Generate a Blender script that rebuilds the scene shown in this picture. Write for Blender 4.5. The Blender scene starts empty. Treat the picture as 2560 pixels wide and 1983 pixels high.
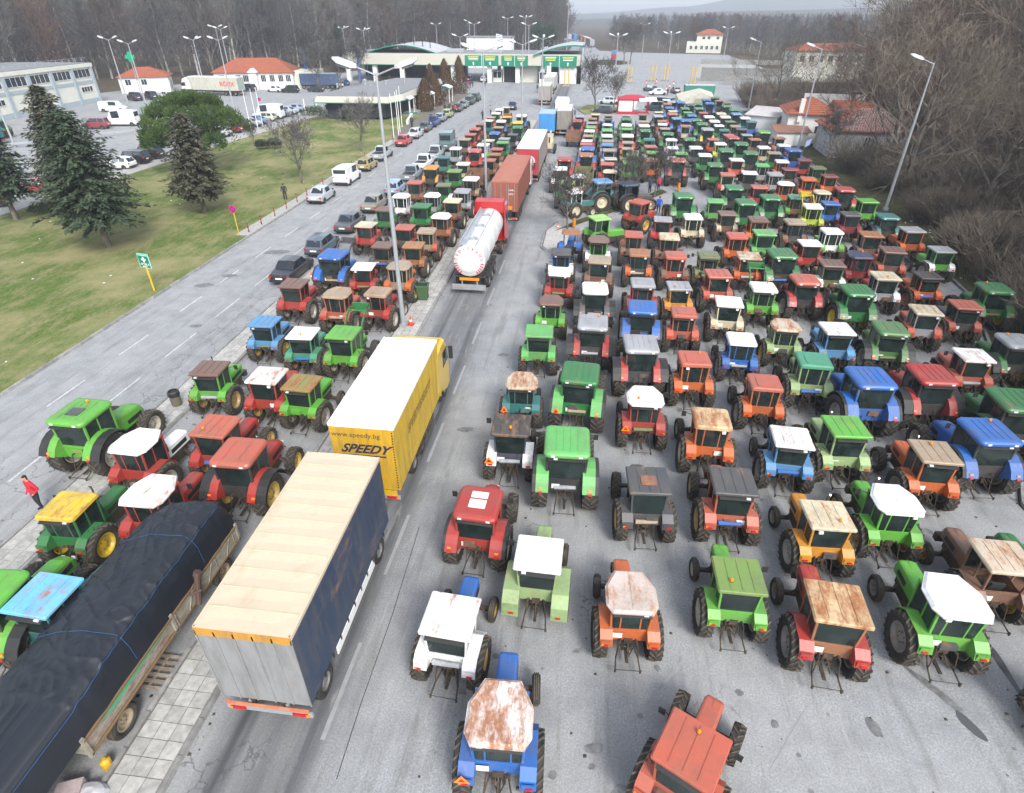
import bpy, math, random
from mathutils import Vector, Matrix, noise as mnoise
R = random.Random(7)
rad = math.radians
scene = bpy.context.scene

# ------------------------------------------------------------ camera
cd = bpy.data.cameras.new('camera')
cam = bpy.data.objects.new('camera', cd)
scene.collection.objects.link(cam)
cam.location = (0, 0, 17)
cam.rotation_euler = (rad(90 - 32.08), 0, rad(7.04))
cd.sensor_width = 36
cd.lens = 20.80
cd.shift_y = -0.0128
cd.clip_start = 0.3
cd.clip_end = 9000
scene.camera = cam

# ------------------------------------------------------------ sky, sun, exposure
SUN_EL, SUN_ROT = rad(42), rad(150)
world = bpy.data.worlds.new('World')
scene.world = world
world.use_nodes = True
wn = world.node_tree
wn.nodes.clear()
sky = wn.nodes.new('ShaderNodeTexSky')
sky.sky_type = 'NISHITA'
sky.sun_disc = False
sky.sun_elevation = SUN_EL
sky.sun_rotation = SUN_ROT
sky.air_density = 1.0
sky.dust_density = 2.0
sky.ozone_density = 1.0
hs = wn.nodes.new('ShaderNodeHueSaturation')
hs.inputs['Saturation'].default_value = 0.5
bg = wn.nodes.new('ShaderNodeBackground')
bg.inputs['Strength'].default_value = 0.14
wo = wn.nodes.new('ShaderNodeOutputWorld')
wn.links.new(sky.outputs[0], hs.inputs['Color'])
wn.links.new(hs.outputs[0], bg.inputs[0])
wn.links.new(bg.outputs[0], wo.inputs[0])
sd = bpy.data.lights.new('sun', 'SUN')
sd.energy = 1.4
sd.angle = rad(18)
sd.color = (1.0, 0.985, 0.96)
sun = bpy.data.objects.new('sun', sd)
# same direction as the sky's sun: rotation measured from +Y towards +X
dv = Vector((math.sin(SUN_ROT) * math.cos(SUN_EL), math.cos(SUN_ROT) * math.cos(SUN_EL), math.sin(SUN_EL)))
sun.rotation_euler = (-dv).to_track_quat('-Z', 'Y').to_euler()
sun.location = (0, 0, 60)
scene.collection.objects.link(sun)
scene.view_settings.view_transform = 'Standard'
scene.view_settings.look = 'None'
scene.view_settings.gamma = 1
scene.view_settings.use_curve_mapping = False
scene.view_settings.exposure = 1.42
scene.render.film_transparent = False
scene.cycles.max_bounces = 6
scene.cycles.diffuse_bounces = 2
scene.cycles.glossy_bounces = 2
scene.cycles.transparent_max_bounces = 8
scene.cycles.volume_bounces = 0

# ------------------------------------------------------------ mesh helper
class MB:
    def __init__(s):
        s.v = []; s.f = []; s.m = []
    def add(s, vs, fs, m=0):
        o = len(s.v); s.v += [tuple(p) for p in vs]
        for f in fs:
            s.f.append(tuple(i + o for i in f)); s.m.append(m)
        return s
    def box(s, x0, x1, y0, y1, z0, z1, m=0):
        return s.hull([(x0, y0, z0), (x1, y0, z0), (x1, y1, z0), (x0, y1, z0), (x0, y0, z1), (x1, y0, z1), (x1, y1, z1), (x0, y1, z1)], m)
    def hull(s, p, m=0):
        return s.add(p, [(0, 3, 2, 1), (4, 5, 6, 7), (0, 1, 5, 4), (1, 2, 6, 5), (2, 3, 7, 6), (3, 0, 4, 7)], m)
    def quad(s, a, b, c, d, m=0):
        return s.add([a, b, c, d], [(0, 1, 2, 3)], m)
    def tube(s, p0, p1, r, r1=None, n=6, m=0, cap=True):
        p0 = Vector(p0); p1 = Vector(p1); r1 = r if r1 is None else r1
        d = (p1 - p0)
        if d.length < 1e-6: return s
        d.normalize()
        a = d.orthogonal().normalized(); b = d.cross(a)
        vs = []
        for p, q in ((p0, r), (p1, r1)):
            for i in range(n):
                t = 2 * math.pi * i / n
                vs.append(p + a * (q * math.cos(t)) + b * (q * math.sin(t)))
        fs = [(i, (i + 1) % n, n + (i + 1) % n, n + i) for i in range(n)]
        if cap: fs += [tuple(range(n))[::-1], tuple(range(n, 2 * n))]
        return s.add(vs, fs, m)
    def path(s, pts, r, n=6, m=0):
        for a, b in zip(pts, pts[1:]): s.tube(a, b, r, n=n, m=m)
        return s
    def lathe_x(s, prof, n=24, m=0, c=(0, 0, 0), ms=None):
        # prof: (x, radius) rings about the X axis
        o = len(s.v)
        for x, r in prof:
            for i in range(n):
                t = 2 * math.pi * i / n
                s.v.append((c[0] + x, c[1] + r * math.cos(t), c[2] + r * math.sin(t)))
        for j in range(len(prof) - 1):
            mm = ms[j] if ms else m
            for i in range(n):
                k = (i + 1) % n
                s.f.append((o + j * n + i, o + (j + 1) * n + i, o + (j + 1) * n + k, o + j * n + k)); s.m.append(mm)
        return s
    def lathe_z(s, prof, n=12, m=0, c=(0, 0, 0)):
        o = len(s.v)
        for r, z in prof:
            for i in range(n):
                t = 2 * math.pi * i / n
                s.v.append((c[0] + r * math.cos(t), c[1] + r * math.sin(t), c[2] + z))
        for j in range(len(prof) - 1):
            for i in range(n):
                k = (i + 1) % n
                s.f.append((o + j * n + i, o + j * n + k, o + (j + 1) * n + k, o + (j + 1) * n + i)); s.m.append(m)
        return s
    def prism(s, out, z0, z1, m=0, top=None):
        # out: xy outline; top: optional outline of the upper face
        n = len(out); top = top or out
        vs = [(x, y, z0) for x, y in out] + [(x, y, z1) for x, y in top]
        fs = [tuple(range(n))[::-1], tuple(range(n, 2 * n))] + [(i, (i + 1) % n, n + (i + 1) % n, n + i) for i in range(n)]
        return s.add(vs, fs, m)
    def rings(s, rs, m=0, cap=True):
        n = len(rs[0]); vs = [p for r in rs for p in r]
        fs = []
        for j in range(len(rs) - 1):
            for i in range(n):
                k = (i + 1) % n
                fs.append((j * n + i, j * n + k, (j + 1) * n + k, (j + 1) * n + i))
        if cap: fs += [tuple(range(n))[::-1], tuple(range((len(rs) - 1) * n, len(rs) * n))]
        return s.add(vs, fs, m)
    def mesh(s, name, mats, smooth=False):
        me = bpy.data.meshes.new(name)
        me.from_pydata(s.v, [], s.f)
        for m in (mats if isinstance(mats, (list, tuple)) else [mats]): me.materials.append(m)
        me.polygons.foreach_set('material_index', s.m)
        if smooth: me.polygons.foreach_set('use_smooth', [True] * len(s.f))
        me.update()
        return me

COL = scene.collection.objects
def ob(name, data, parent=None, color=None, loc=None, rot=None, scale=None):
    o = bpy.data.objects.new(name, data)
    COL.link(o)
    if parent is not None: o.parent = parent
    if color is not None: o.color = color
    if loc is not None: o.location = loc
    if rot is not None: o.rotation_euler = rot
    if scale is not None: o.scale = (scale,) * 3 if isinstance(scale, (int, float)) else scale
    return o
def tag(o, label=None, cat=None, group=None, kind=None):
    if label: o['label'] = label
    if cat: o['category'] = cat
    if group: o['group'] = group
    if kind: o['kind'] = kind
    return o
def thing(name, label, cat, loc=(0, 0, 0), h=0, group=None):
    o = ob(name, None, loc=loc, rot=(0, 0, rad(h)))
    o.empty_display_size = 0.3
    return tag(o, label, cat, group)
CACHE = {}
def cached(key, fn):
    if key not in CACHE: CACHE[key] = fn()
    return CACHE[key]

# ------------------------------------------------------------ materials
def newmat(name):
    m = bpy.data.materials.new(name); m.use_nodes = True
    nt = m.node_tree; nt.nodes.clear()
    out = nt.nodes.new('ShaderNodeOutputMaterial')
    b = nt.nodes.new('ShaderNodeBsdfPrincipled')
    nt.links.new(b.outputs[0], out.inputs[0])
    return m, nt, b, out
def N(nt, t, **kw):
    n = nt.nodes.new(t)
    for k, v in kw.items():
        if k.startswith('i_'): n.inputs[int(k[2:])].default_value = v
        else: setattr(n, k, v)
    return n
def noisef(nt, scale, detail=4, rough=0.55, w=None, vec=None, dim='4D'):
    n = N(nt, 'ShaderNodeTexNoise', noise_dimensions=dim)
    n.inputs['Scale'].default_value = scale; n.inputs['Detail'].default_value = detail; n.inputs['Roughness'].default_value = rough
    if vec is not None: nt.links.new(vec, n.inputs['Vector'])
    if w is not None: nt.links.new(w, n.inputs['W'])
    return n.outputs['Fac']
def ramp(nt, fac, stops):
    r = N(nt, 'ShaderNodeValToRGB')
    el = r.color_ramp.elements
    while len(el) > 1: el.remove(el[-1])
    el[0].position = stops[0][0]; el[0].color = (*stops[0][1], 1) if isinstance(stops[0][1], tuple) else (stops[0][1],) * 3 + (1,)
    for p, c in stops[1:]:
        e = el.new(p); e.color = (*c, 1) if isinstance(c, tuple) else (c,) * 3 + (1,)
    nt.links.new(fac, r.inputs[0])
    return r.outputs[0]
def mixc(nt, fac, a, b):
    n = N(nt, 'ShaderNodeMix', data_type='RGBA')
    for sock, v in ((n.inputs[0], fac), (n.inputs[6], a), (n.inputs[7], b)):
        if isinstance(v, (int, float)): sock.default_value = v
        elif isinstance(v, tuple): sock.default_value = (*v, 1)
        else: nt.links.new(v, sock)
    return n.outputs[2]
def mth(nt, op, a, b=None, clamp=False):
    n = N(nt, 'ShaderNodeMath', operation=op, use_clamp=clamp)
    for sock, v in ((n.inputs[0], a), (n.inputs[1], b)):
        if v is None: continue
        if isinstance(v, (int, float)): sock.default_value = v
        else: nt.links.new(v, sock)
    return n.outputs[0]
def bump(nt, b, h, strength=0.3, dist=0.02):
    n = N(nt, 'ShaderNodeBump'); n.inputs['Strength'].default_value = strength; n.inputs['Distance'].default_value = dist
    nt.links.new(h, n.inputs['Height']); nt.links.new(n.outputs[0], b.inputs['Normal'])
def plain(name, col, rough=0.6, metal=0.0, dirt=0.0, dscale=2.0, dcol=(0.09, 0.075, 0.055), spec=0.4, bmp=0):
    m, nt, b, o = newmat(name)
    b.inputs['Roughness'].default_value = rough; b.inputs['Metallic'].default_value = metal
    b.inputs['Specular IOR Level'].default_value = spec
    if dirt:
        tc = N(nt, 'ShaderNodeTexCoord'); oi = N(nt, 'ShaderNodeObjectInfo')
        w = mth(nt, 'MULTIPLY', oi.outputs['Random'], 57.0)
        f = noisef(nt, dscale, 6, 0.65, w, tc.outputs['Object'])
        f = ramp(nt, f, [(0.35, 0.0), (0.72, dirt)])
        nt.links.new(mixc(nt, f, col, dcol), b.inputs['Base Color'])
        if bmp: bump(nt, b, noisef(nt, dscale * 8, 4, 0.6, w, tc.outputs['Object']), bmp, 0.01)
    else: b.inputs['Base Color'].default_value = (*col, 1)
    return m
def paintmat(name, rough=0.42, rustscale=2.4, dust=0.28, metal=0.0, coat=0.0, folds=False):
    # painted sheet metal: the colour is the object's own, rust grows with the object's alpha
    m, nt, b, o = newmat(name)
    tc = N(nt, 'ShaderNodeTexCoord'); oi = N(nt, 'ShaderNodeObjectInfo')
    w = mth(nt, 'MULTIPLY', oi.outputs['Random'], 83.0)
    big = noisef(nt, 1.1, 3, 0.5, w, tc.outputs['Object'])
    fine = noisef(nt, 9.0, 5, 0.7, w, tc.outputs['Object'])
    d = ramp(nt, mth(nt, 'MULTIPLY', big, mth(nt, 'ADD', fine, 0.35)), [(0.28, 0.05), (0.6, dust)])
    hsv = N(nt, 'ShaderNodeHueSaturation'); nt.links.new(oi.outputs['Color'], hsv.inputs['Color'])
    nt.links.new(mth(nt, 'ADD', mth(nt, 'MULTIPLY', big, 0.5), 0.75), hsv.inputs['Value'])
    c = mixc(nt, d, hsv.outputs[0], (0.1, 0.083, 0.06))
    mp = N(nt, 'ShaderNodeMapping'); mp.inputs['Scale'].default_value = (1.5, .55, 1.2); nt.links.new(tc.outputs['Object'], mp.inputs[0])
    rn = noisef(nt, rustscale, 10, 0.68, w, mp.outputs[0])
    rn = mth(nt, 'ADD', mth(nt, 'MULTIPLY', rn, .8), mth(nt, 'MULTIPLY', noisef(nt, rustscale * 4, 4, .7, w, tc.outputs['Object']), .2))
    thr = mth(nt, 'SUBTRACT', 0.655, mth(nt, 'MULTIPLY', oi.outputs['Alpha'], 0.25))
    rd = mth(nt, 'SUBTRACT', rn, thr)
    bleed = mth(nt, 'MULTIPLY', mth(nt, 'ADD', rd, .07), 7.0, True)
    c = mixc(nt, mth(nt, 'MULTIPLY', bleed, .42), c, (0.4, 0.2, 0.085))
    rm = mth(nt, 'MULTIPLY', rd, 9.0, True)
    rcol = ramp(nt, fine, [(0.3, (0.12, 0.04, 0.015)), (0.5, (0.26, 0.09, 0.03)), (0.7, (0.4, 0.18, 0.07))])
    c = mixc(nt, mth(nt, 'MULTIPLY', rm, .88), c, rcol)
    nt.links.new(c, b.inputs['Base Color'])
    b.inputs['Metallic'].default_value = metal
    nt.links.new(mth(nt, 'ADD', mth(nt, 'MULTIPLY', rm, 0.4), rough), b.inputs['Roughness'])
    if coat: b.inputs['Coat Weight'].default_value = coat
    if folds:
        # hanging cloth: upright folds, sagging cross folds and rain-washed grime
        mf = N(nt, 'ShaderNodeMapping'); mf.inputs['Scale'].default_value = (2.4, 2.4, .35); nt.links.new(tc.outputs['Object'], mf.inputs[0])
        st = noisef(nt, 1.6, 6, 0.65, w, mf.outputs[0])
        c2 = mixc(nt, ramp(nt, st, [(0.46, 0.0), (0.68, 0.5)]), c, (0.1, 0.088, 0.07))
        nt.links.new(c2, b.inputs['Base Color'])
        bump(nt, b, mth(nt, 'ADD', st, mth(nt, 'MULTIPLY', big, .8)), 0.55, 0.06)
    else: bump(nt, b, mth(nt, 'ADD', fine, mth(nt, 'MULTIPLY', rm, 0.3)), 0.12, 0.01)
    return m
def glassmat(name, tint=(0.03, 0.05, 0.045), op=0.6):
    m, nt, b, o = newmat(name)
    nt.nodes.remove(b)
    g = N(nt, 'ShaderNodeBsdfGlossy'); g.inputs['Roughness'].default_value = 0.04
    t = N(nt, 'ShaderNodeBsdfTransparent'); t.inputs[0].default_value = (0.36, 0.44, 0.42, 1)
    d = N(nt, 'ShaderNodeBsdfDiffuse'); d.inputs[0].default_value = (*tint, 1)
    tc = N(nt, 'ShaderNodeTexCoord'); oi = N(nt, 'ShaderNodeObjectInfo')
    w = mth(nt, 'MULTIPLY', oi.outputs['Random'], 31.0)
    f = noisef(nt, 1.8, 4, 0.6, w, tc.outputs['Object'])
    opf = ramp(nt, f, [(0.35, max(0, op - 0.15)), (0.7, min(1, op + 0.2))])
    m1 = N(nt, 'ShaderNodeMixShader'); nt.links.new(opf, m1.inputs[0]); nt.links.new(t.outputs[0], m1.inputs[1]); nt.links.new(d.outputs[0], m1.inputs[2])
    fr = N(nt, 'ShaderNodeFresnel'); fr.inputs[0].default_value = 1.5
    m2 = N(nt, 'ShaderNodeMixShader'); nt.links.new(fr.outputs[0], m2.inputs[0]); nt.links.new(m1.outputs[0], m2.inputs[1]); nt.links.new(g.outputs[0], m2.inputs[2])
    nt.links.new(m2.outputs[0], o.inputs[0])
    return m
M = {}
M['paint'] = paintmat('machine_paint', dust=.55)
M['sheetroof'] = paintmat('lorry_roof', 0.6, 1.2, 0.2)
M['carpaint'] = paintmat('car_paint', 0.28, 3.0, 0.1, 0.0, 0.4)
M['canvas'] = paintmat('canvas_paint', 0.55, 1.2, 0.22, folds=True)
M['rubber'] = plain('rubber', (0.022, 0.021, 0.02), 0.85, dirt=0.5, dscale=3.5, dcol=(0.07, 0.057, 0.04), bmp=0.3)
M['tread'] = plain('tread_mud', (0.034, 0.031, 0.027), 0.9, dirt=0.85, dscale=4, dcol=(0.15, 0.12, 0.08))
M['cartyre'] = plain('car_tyre', (0.018, 0.018, 0.018), 0.8, dirt=0.3, dscale=4)
M['iron'] = plain('greasy_iron', (0.03, 0.027, 0.024), 0.6, 0.2, dirt=0.9, dscale=5, dcol=(0.13, 0.09, 0.055), bmp=0.4)
M['dark'] = plain('dark_plastic', (0.018, 0.019, 0.02), 0.5, dirt=0.25)
M['glass'] = glassmat('cab_glass', (0.05, 0.075, 0.07), 0.34)
M['wglass'] = glassmat('window_glass', (0.025, 0.035, 0.045), 0.8)
M['clear'] = glassmat('milky_glass', (0.2, 0.22, 0.22), 0.55)
M['redlens'] = plain('red_lens', (0.45, 0.01, 0.012), 0.25)
M['amberlens'] = plain('amber_lens', (0.85, 0.22, 0.01), 0.3)
M['whitelens'] = plain('white_lens', (0.65, 0.66, 0.68), 0.2)
M['chrome'] = plain('chrome', (0.55, 0.55, 0.55), 0.25, 0.9)
M['galv'] = plain('galvanised_steel', (0.34, 0.36, 0.38), 0.55, 0.25, dirt=0.3, dscale=1.2, dcol=(0.2, 0.19, 0.17))
M['alu'] = plain('aluminium', (0.5, 0.51, 0.52), 0.4, 0.6, dirt=0.4, dscale=2)
M['white'] = plain('white_paint', (0.72, 0.72, 0.7), 0.55, dirt=0.25, dscale=0.8, dcol=(0.35, 0.32, 0.27))
M['seat'] = plain('black_seat', (0.03, 0.03, 0.03), 0.7)

# palette: real albedo of the paints
PAL = dict(white=(.86, .86, .85), cream=(.62, .55, .38), tan=(.36, .27, .18), gray=(.33, .34, .36), dkgray=(.055, .06, .068), black=(.025, .025, .027),
    rust=(.3, .115, .05), rustwhite=(.56, .47, .36), rustcream=(.6, .45, .25), rustpink=(.42, .2, .14), pinkwhite=(.55, .47, .42), pinkred=(.5, .08, .09),
    brown=(.16, .08, .055), coral=(.46, .095, .055), red=(.38, .024, .02), crimson=(.2, .012, .022), orange=(.55, .11, .02), amber=(.6, .24, .012),
    yellow=(.66, .46, .02), yellowgreen=(.42, .5, .05), lime=(.1, .38, .04), palelime=(.3, .55, .15), ltgreen=(.11, .4, .1), palegreen=(.28, .4, .17),
    green=(.01, .17, .04), dullgreen=(.06, .19, .05), mossgreen=(.16, .26, .06), mossrust=(.2, .2, .04), olive=(.13, .16, .06), tealgreen=(.04, .28, .16),
    teal=(.02, .16, .16), blue=(.012, .12, .42), ltblue=(.08, .26, .48), skyblue=(.14, .5, .78), dkblue=(.015, .04, .09), navy=(.02, .03, .075),
    amberrust=(.36, .17, .05))
WORDS = dict(rustwhite='rust-mottled white', rustcream='rust-streaked cream', rustpink='faded rust-pink', pinkwhite='pinkish white', pinkred='pinkish red', rust='rusty',
    ltgreen='light green', palelime='pale lime', palegreen='pale green', mossgreen='mossy green', mossrust='mossy rust-streaked', dkgray='dark grey', gray='grey',
    dkblue='dark blue', ltblue='light blue', skyblue='peeling sky-blue', tealgreen='teal-green', dullgreen='dull green', yellowgreen='yellow-green', amberrust='rusty amber', coral='coral red')
def rgba(c, a=0.0):
    return (*(PAL[c] if isinstance(c, str) else c), a)
def textmesh(txt, size, mat, extrude=0.004, shear=0.0, align='CENTER', bold=0.0):
    c = bpy.data.curves.new('text', 'FONT'); c.body = txt; c.size = size; c.extrude = extrude; c.align_x = align; c.align_y = 'CENTER'; c.shear = shear; c.offset = bold
    c.resolution_u = 3
    o = bpy.data.objects.new('t', c)
    COL.link(o)
    me = bpy.data.meshes.new_from_object(o.evaluated_get(bpy.context.evaluated_depsgraph_get()))
    bpy.data.objects.remove(o)
    me.materials.clear(); me.materials.append(mat)
    return me

# ============================================================ GROUND
def sheet(name, poly, z, mat, skirt=0.0):
    mb = MB()
    n = len(poly)
    mb.add([(x, y, z) for x, y in poly], [tuple(range(n))])
    if skirt:
        mb.add([(x, y, z) for x, y in poly] + [(x, y, z - skirt) for x, y in poly], [(i, n + i, n + (i + 1) % n, (i + 1) % n) for i in range(n)])
    o = ob(name, mb.mesh(name, mat))
    return tag(o, kind='structure')
def asphaltmat():
    m, nt, b, o = newmat('worn_asphalt')
    g = N(nt, 'ShaderNodeNewGeometry'); P = g.outputs['Position']
    sx = N(nt, 'ShaderNodeSeparateXYZ'); nt.links.new(P, sx.inputs[0])
    grain = noisef(nt, 17, 4, 0.85, None, P, '3D')
    mid = noisef(nt, 0.9, 6, 0.62, None, P, '3D')
    big = noisef(nt, 0.11, 4, 0.55, None, P, '3D')
    mp = N(nt, 'ShaderNodeMapping'); mp.inputs['Scale'].default_value = (3.2, 0.07, 1); nt.links.new(P, mp.inputs[0])
    streak = noisef(nt, 1.0, 5, 0.6, None, mp.outputs[0], '3D')
    c = ramp(nt, grain, [(0.32, (0.14, 0.145, 0.147)), (0.5, (0.262, 0.27, 0.272)), (0.68, (0.41, 0.418, 0.42))])
    c = mixc(nt, ramp(nt, mid, [(0.36, 0.5), (0.6, 0.0)]), c, (0.15, 0.154, 0.16))
    c = mixc(nt, ramp(nt, big, [(0.42, 0.0), (0.66, 0.4)]), c, (0.33, 0.32, 0.305))
    # wheel tracks of the truck lane, dark with soot and oil (x -11 .. -3)
    def band(x0, w):
        d = mth(nt, 'ABSOLUTE', mth(nt, 'SUBTRACT', sx.outputs[0], x0))
        return mth(nt, 'SUBTRACT', 1.0, mth(nt, 'DIVIDE', d, w), True)
    t = mth(nt, 'MAXIMUM', mth(nt, 'MAXIMUM', band(-8.6, 1.1), band(-6.6, 0.9)), mth(nt, 'MULTIPLY', band(-7.6, 2.6), 0.75))
    t = mth(nt, 'MULTIPLY', t, mth(nt, 'ADD', streak, 0.25))
    c = mixc(nt, mth(nt, 'MULTIPLY', t, 1.15, True), c, (0.05, 0.052, 0.056))
    t2 = mth(nt, 'MULTIPLY', band(-22.2, 2.6), ramp(nt, streak, [(0.4, 0.0), (0.7, 0.5)]))
    c = mixc(nt, t2, c, (0.11, 0.112, 0.115))
    # tyre scuffs and mud dragged over the lot
    mp2 = N(nt, 'ShaderNodeMapping'); mp2.inputs['Scale'].default_value = (1.6, 0.16, 1); mp2.inputs['Rotation'].default_value = (0, 0, 0.12); nt.links.new(P, mp2.inputs[0])
    sc_ = noisef(nt, 1.0, 7, 0.68, None, mp2.outputs[0], '3D')
    c = mixc(nt, ramp(nt, sc_, [(0.52, 0.0), (0.66, 0.5)]), c, (0.12, 0.115, 0.105))
    c = mixc(nt, ramp(nt, noisef(nt, 2.7, 7, 0.7, None, mp2.outputs[0], '3D'), [(0.56, 0.0), (0.68, 0.45)]), c, (0.36, 0.345, 0.32))
    # hairline cracks
    vo = N(nt, 'ShaderNodeTexVoronoi', feature='DISTANCE_TO_EDGE'); vo.inputs['Scale'].default_value = 0.75
    wp = N(nt, 'ShaderNodeVectorMath', operation='ADD'); nt.links.new(P, wp.inputs[0])
    nn = N(nt, 'ShaderNodeTexNoise'); nn.inputs['Scale'].default_value = 1.6; nn.inputs['Detail'].default_value = 5; nt.links.new(P, nn.inputs['Vector']); nt.links.new(nn.outputs['Color'], wp.inputs[1])
    nt.links.new(wp.outputs[0], vo.inputs['Vector'])
    cr = mth(nt, 'LESS_THAN', vo.outputs[0], 0.012)
    lane = mth(nt, 'MAXIMUM', band(-22.3, 2.4), mth(nt, 'MULTIPLY', ramp(nt, big, [(0.55, 0.0), (0.6, 1.0)]), 0.7))
    cr = mth(nt, 'MULTIPLY', cr, mth(nt, 'MULTIPLY', lane, 1.3), True)
    c = mixc(nt, mth(nt, 'MULTIPLY', cr, 0.6), c, (0.05, 0.05, 0.05))
    # dark spots of dripped oil
    v2 = N(nt, 'ShaderNodeTexVoronoi', feature='F1'); v2.inputs['Scale'].default_value = 0.62; nt.links.new(wp.outputs[0], v2.inputs['Vector'])
    spot = ramp(nt, v2.outputs['Distance'], [(0.06, 0.65), (0.13, 0.0)])
    rndc = N(nt, 'ShaderNodeSeparateColor'); nt.links.new(v2.outputs['Color'], rndc.inputs[0])
    spot = mth(nt, 'MULTIPLY', spot, mth(nt, 'GREATER_THAN', rndc.outputs[0], 0.45))
    right = mth(nt, 'GREATER_THAN', sx.outputs[0], -5.0)
    c = mixc(nt, mth(nt, 'MULTIPLY', spot, right), c, (0.06, 0.06, 0.058))
    nt.links.new(c, b.inputs['Base Color'])
    b.inputs['Roughness'].default_value = 0.85
    bump(nt, b, grain, 0.35, 0.01)
    return m
def grassmat():
    m, nt, b, o = newmat('winter_grass')
    g = N(nt, 'ShaderNodeNewGeometry'); P = g.outputs['Position']
    mp = N(nt, 'ShaderNodeMapping'); mp.inputs['Scale'].default_value = (1.0, 0.35, 1); mp.inputs['Rotation'].default_value = (0, 0, 0.9); nt.links.new(P, mp.inputs[0])
    a = noisef(nt, 0.16, 5, 0.6, None, P, '3D'); bb = noisef(nt, 1.3, 6, 0.7, None, mp.outputs[0], '3D'); f = noisef(nt, 9, 4, 0.8, None, mp.outputs[0], '3D')
    c = ramp(nt, f, [(0.3, (0.042, 0.06, 0.014)), (0.5, (0.08, 0.125, 0.028)), (0.72, (0.16, 0.195, 0.06))])
    c = mixc(nt, ramp(nt, bb, [(0.46, 0.0), (0.66, 0.75)]), c, ramp(nt, f, [(0.3, (0.16, 0.135, 0.065)), (0.7, (0.3, 0.26, 0.145))]))
    c = mixc(nt, ramp(nt, a, [(0.43, 0.0), (0.64, 0.72)]), c, (0.28, 0.245, 0.125))
    nt.links.new(c, b.inputs['Base Color']); b.inputs['Roughness'].default_value = 0.95; b.inputs['Specular IOR Level'].default_value = 0.1
    bump(nt, b, f, 0.8, 0.05)
    return m
def dirtmat(name, c0, c1, c2, s=1.5):
    m, nt, b, o = newmat(name)
    g = N(nt, 'ShaderNodeNewGeometry'); P = g.outputs['Position']
    a = noisef(nt, s, 8, 0.7, None, P, '3D'); bb = noisef(nt, s * 0.12, 4, 0.6, None, P, '3D')
    c = ramp(nt, a, [(0.3, c0), (0.5, c1), (0.72, c2)])
    c = mixc(nt, ramp(nt, bb, [(0.4, 0.0), (0.7, 0.5)]), c, c0)
    nt.links.new(c, b.inputs['Base Color']); b.inputs['Roughness'].default_value = 0.95; b.inputs['Specular IOR Level'].default_value = 0.1
    bump(nt, b, a, 0.7, 0.08)
    return m
def concmat(name, c0, c1, s=3.0, rnd=0.35):
    m, nt, b, o = newmat(name)
    tc = N(nt, 'ShaderNodeTexCoord'); oi = N(nt, 'ShaderNodeObjectInfo'); g = N(nt, 'ShaderNodeNewGeometry')
    a = noisef(nt, s, 6, 0.65, None, g.outputs['Position'], '3D')
    c = ramp(nt, a, [(0.3, c0), (0.68, c1)])
    h = N(nt, 'ShaderNodeHueSaturation'); nt.links.new(c, h.inputs['Color'])
    nt.links.new(mth(nt, 'ADD', mth(nt, 'MULTIPLY', oi.outputs['Random'], rnd), 1 - rnd * 0.6), h.inputs['Value'])
    nt.links.new(h.outputs[0], b.inputs['Base Color']); b.inputs['Roughness'].default_value = 0.9
    bump(nt, b, a, 0.3, 0.01)
    return m
M['asphalt'] = asphaltmat(); M['grass'] = grassmat()
M['soil'] = dirtmat('leaf_litter', (0.035, 0.028, 0.018), (0.085, 0.066, 0.042), (0.15, 0.12, 0.08), 0.9)
M['verge'] = dirtmat('verge_grass', (0.035, 0.03, 0.018), (0.065, 0.065, 0.028), (0.12, 0.11, 0.06), 1.2)
M['conc'] = concmat('kerb_concrete', (0.16, 0.158, 0.15), (0.30, 0.295, 0.28))
M['tile'] = concmat('paving_tile', (0.25, 0.245, 0.225), (0.42, 0.41, 0.38), 5.0, 0.28)
M['joint'] = concmat('paving_bed', (0.09, 0.082, 0.065), (0.17, 0.155, 0.13), 2.0, 0.0)
M['line'] = plain('road_paint', (0.52, 0.52, 0.51), 0.7, dirt=1.0, dscale=5.0, dcol=(0.27, 0.27, 0.27))
M['oldline'] = plain('worn_road_paint', (0.29, 0.29, 0.288), 0.8, dirt=1.0, dscale=4.0, dcol=(0.22, 0.22, 0.22))

sheet('ground', [(-3000, -400), (3000, -400), (3000, 5000), (-3000, 5000)], -0.05, M['soil'])
RK = [(18.6, -30), (18.6, 16), (18.3, 20.2), (21.5, 26.5), (27.2, 42), (28.6, 60), (29.4, 100), (29.6, 135), (44, 150), (60, 210), (62, 330), (20, 345), (2, 360), (-1, 400), (-8, 470), (-14, 506), (-60, 508), (-60, 500), (-22, 496), (-18, 470), (-14, 400), (-14, 330), (-40, 260), (-70, 235), (-96, 205), (-112, 180), (-122, 150), (-122, 40), (-90, 20), (-90, -30)]
sheet('parking_lot_asphalt', RK, 0.0, M['asphalt'])
LAWN = [(-29.78, -30), (-29.78, 96), (-32.4, 100), (-32.4, 122), (-52, 118), (-55.3, 85), (-56.3, 60), (-57.6, 40), (-62, -30)]
sheet('lawn', LAWN, 0.13, M['grass'], 0.2)
sheet('footpath', [(-32.35, 99.6), (-30.1, 96.6), (-29.8, 160), (-34, 160), (-34, 122), (-32.35, 122)], 0.134, M['joint'], 0.2)
sheet('parking_footpath', [(-62.2, -30), (-57.75, 40), (-56.4, 60), (-55.4, 85), (-52.2, 119), (-54.6, 121), (-58, 84), (-59, 60), (-60.5, 40), (-65, -30)], 0.137, M['tile'], 0.2)
sheet('verge', [(18.9, -30), (18.9, 16), (18.6, 20.2), (21.8, 26.5), (27.5, 42), (28.9, 60), (29.7, 100), (29.9, 135), (300, 135), (300, -30)], 0.06, M['verge'], 0.2)
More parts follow.
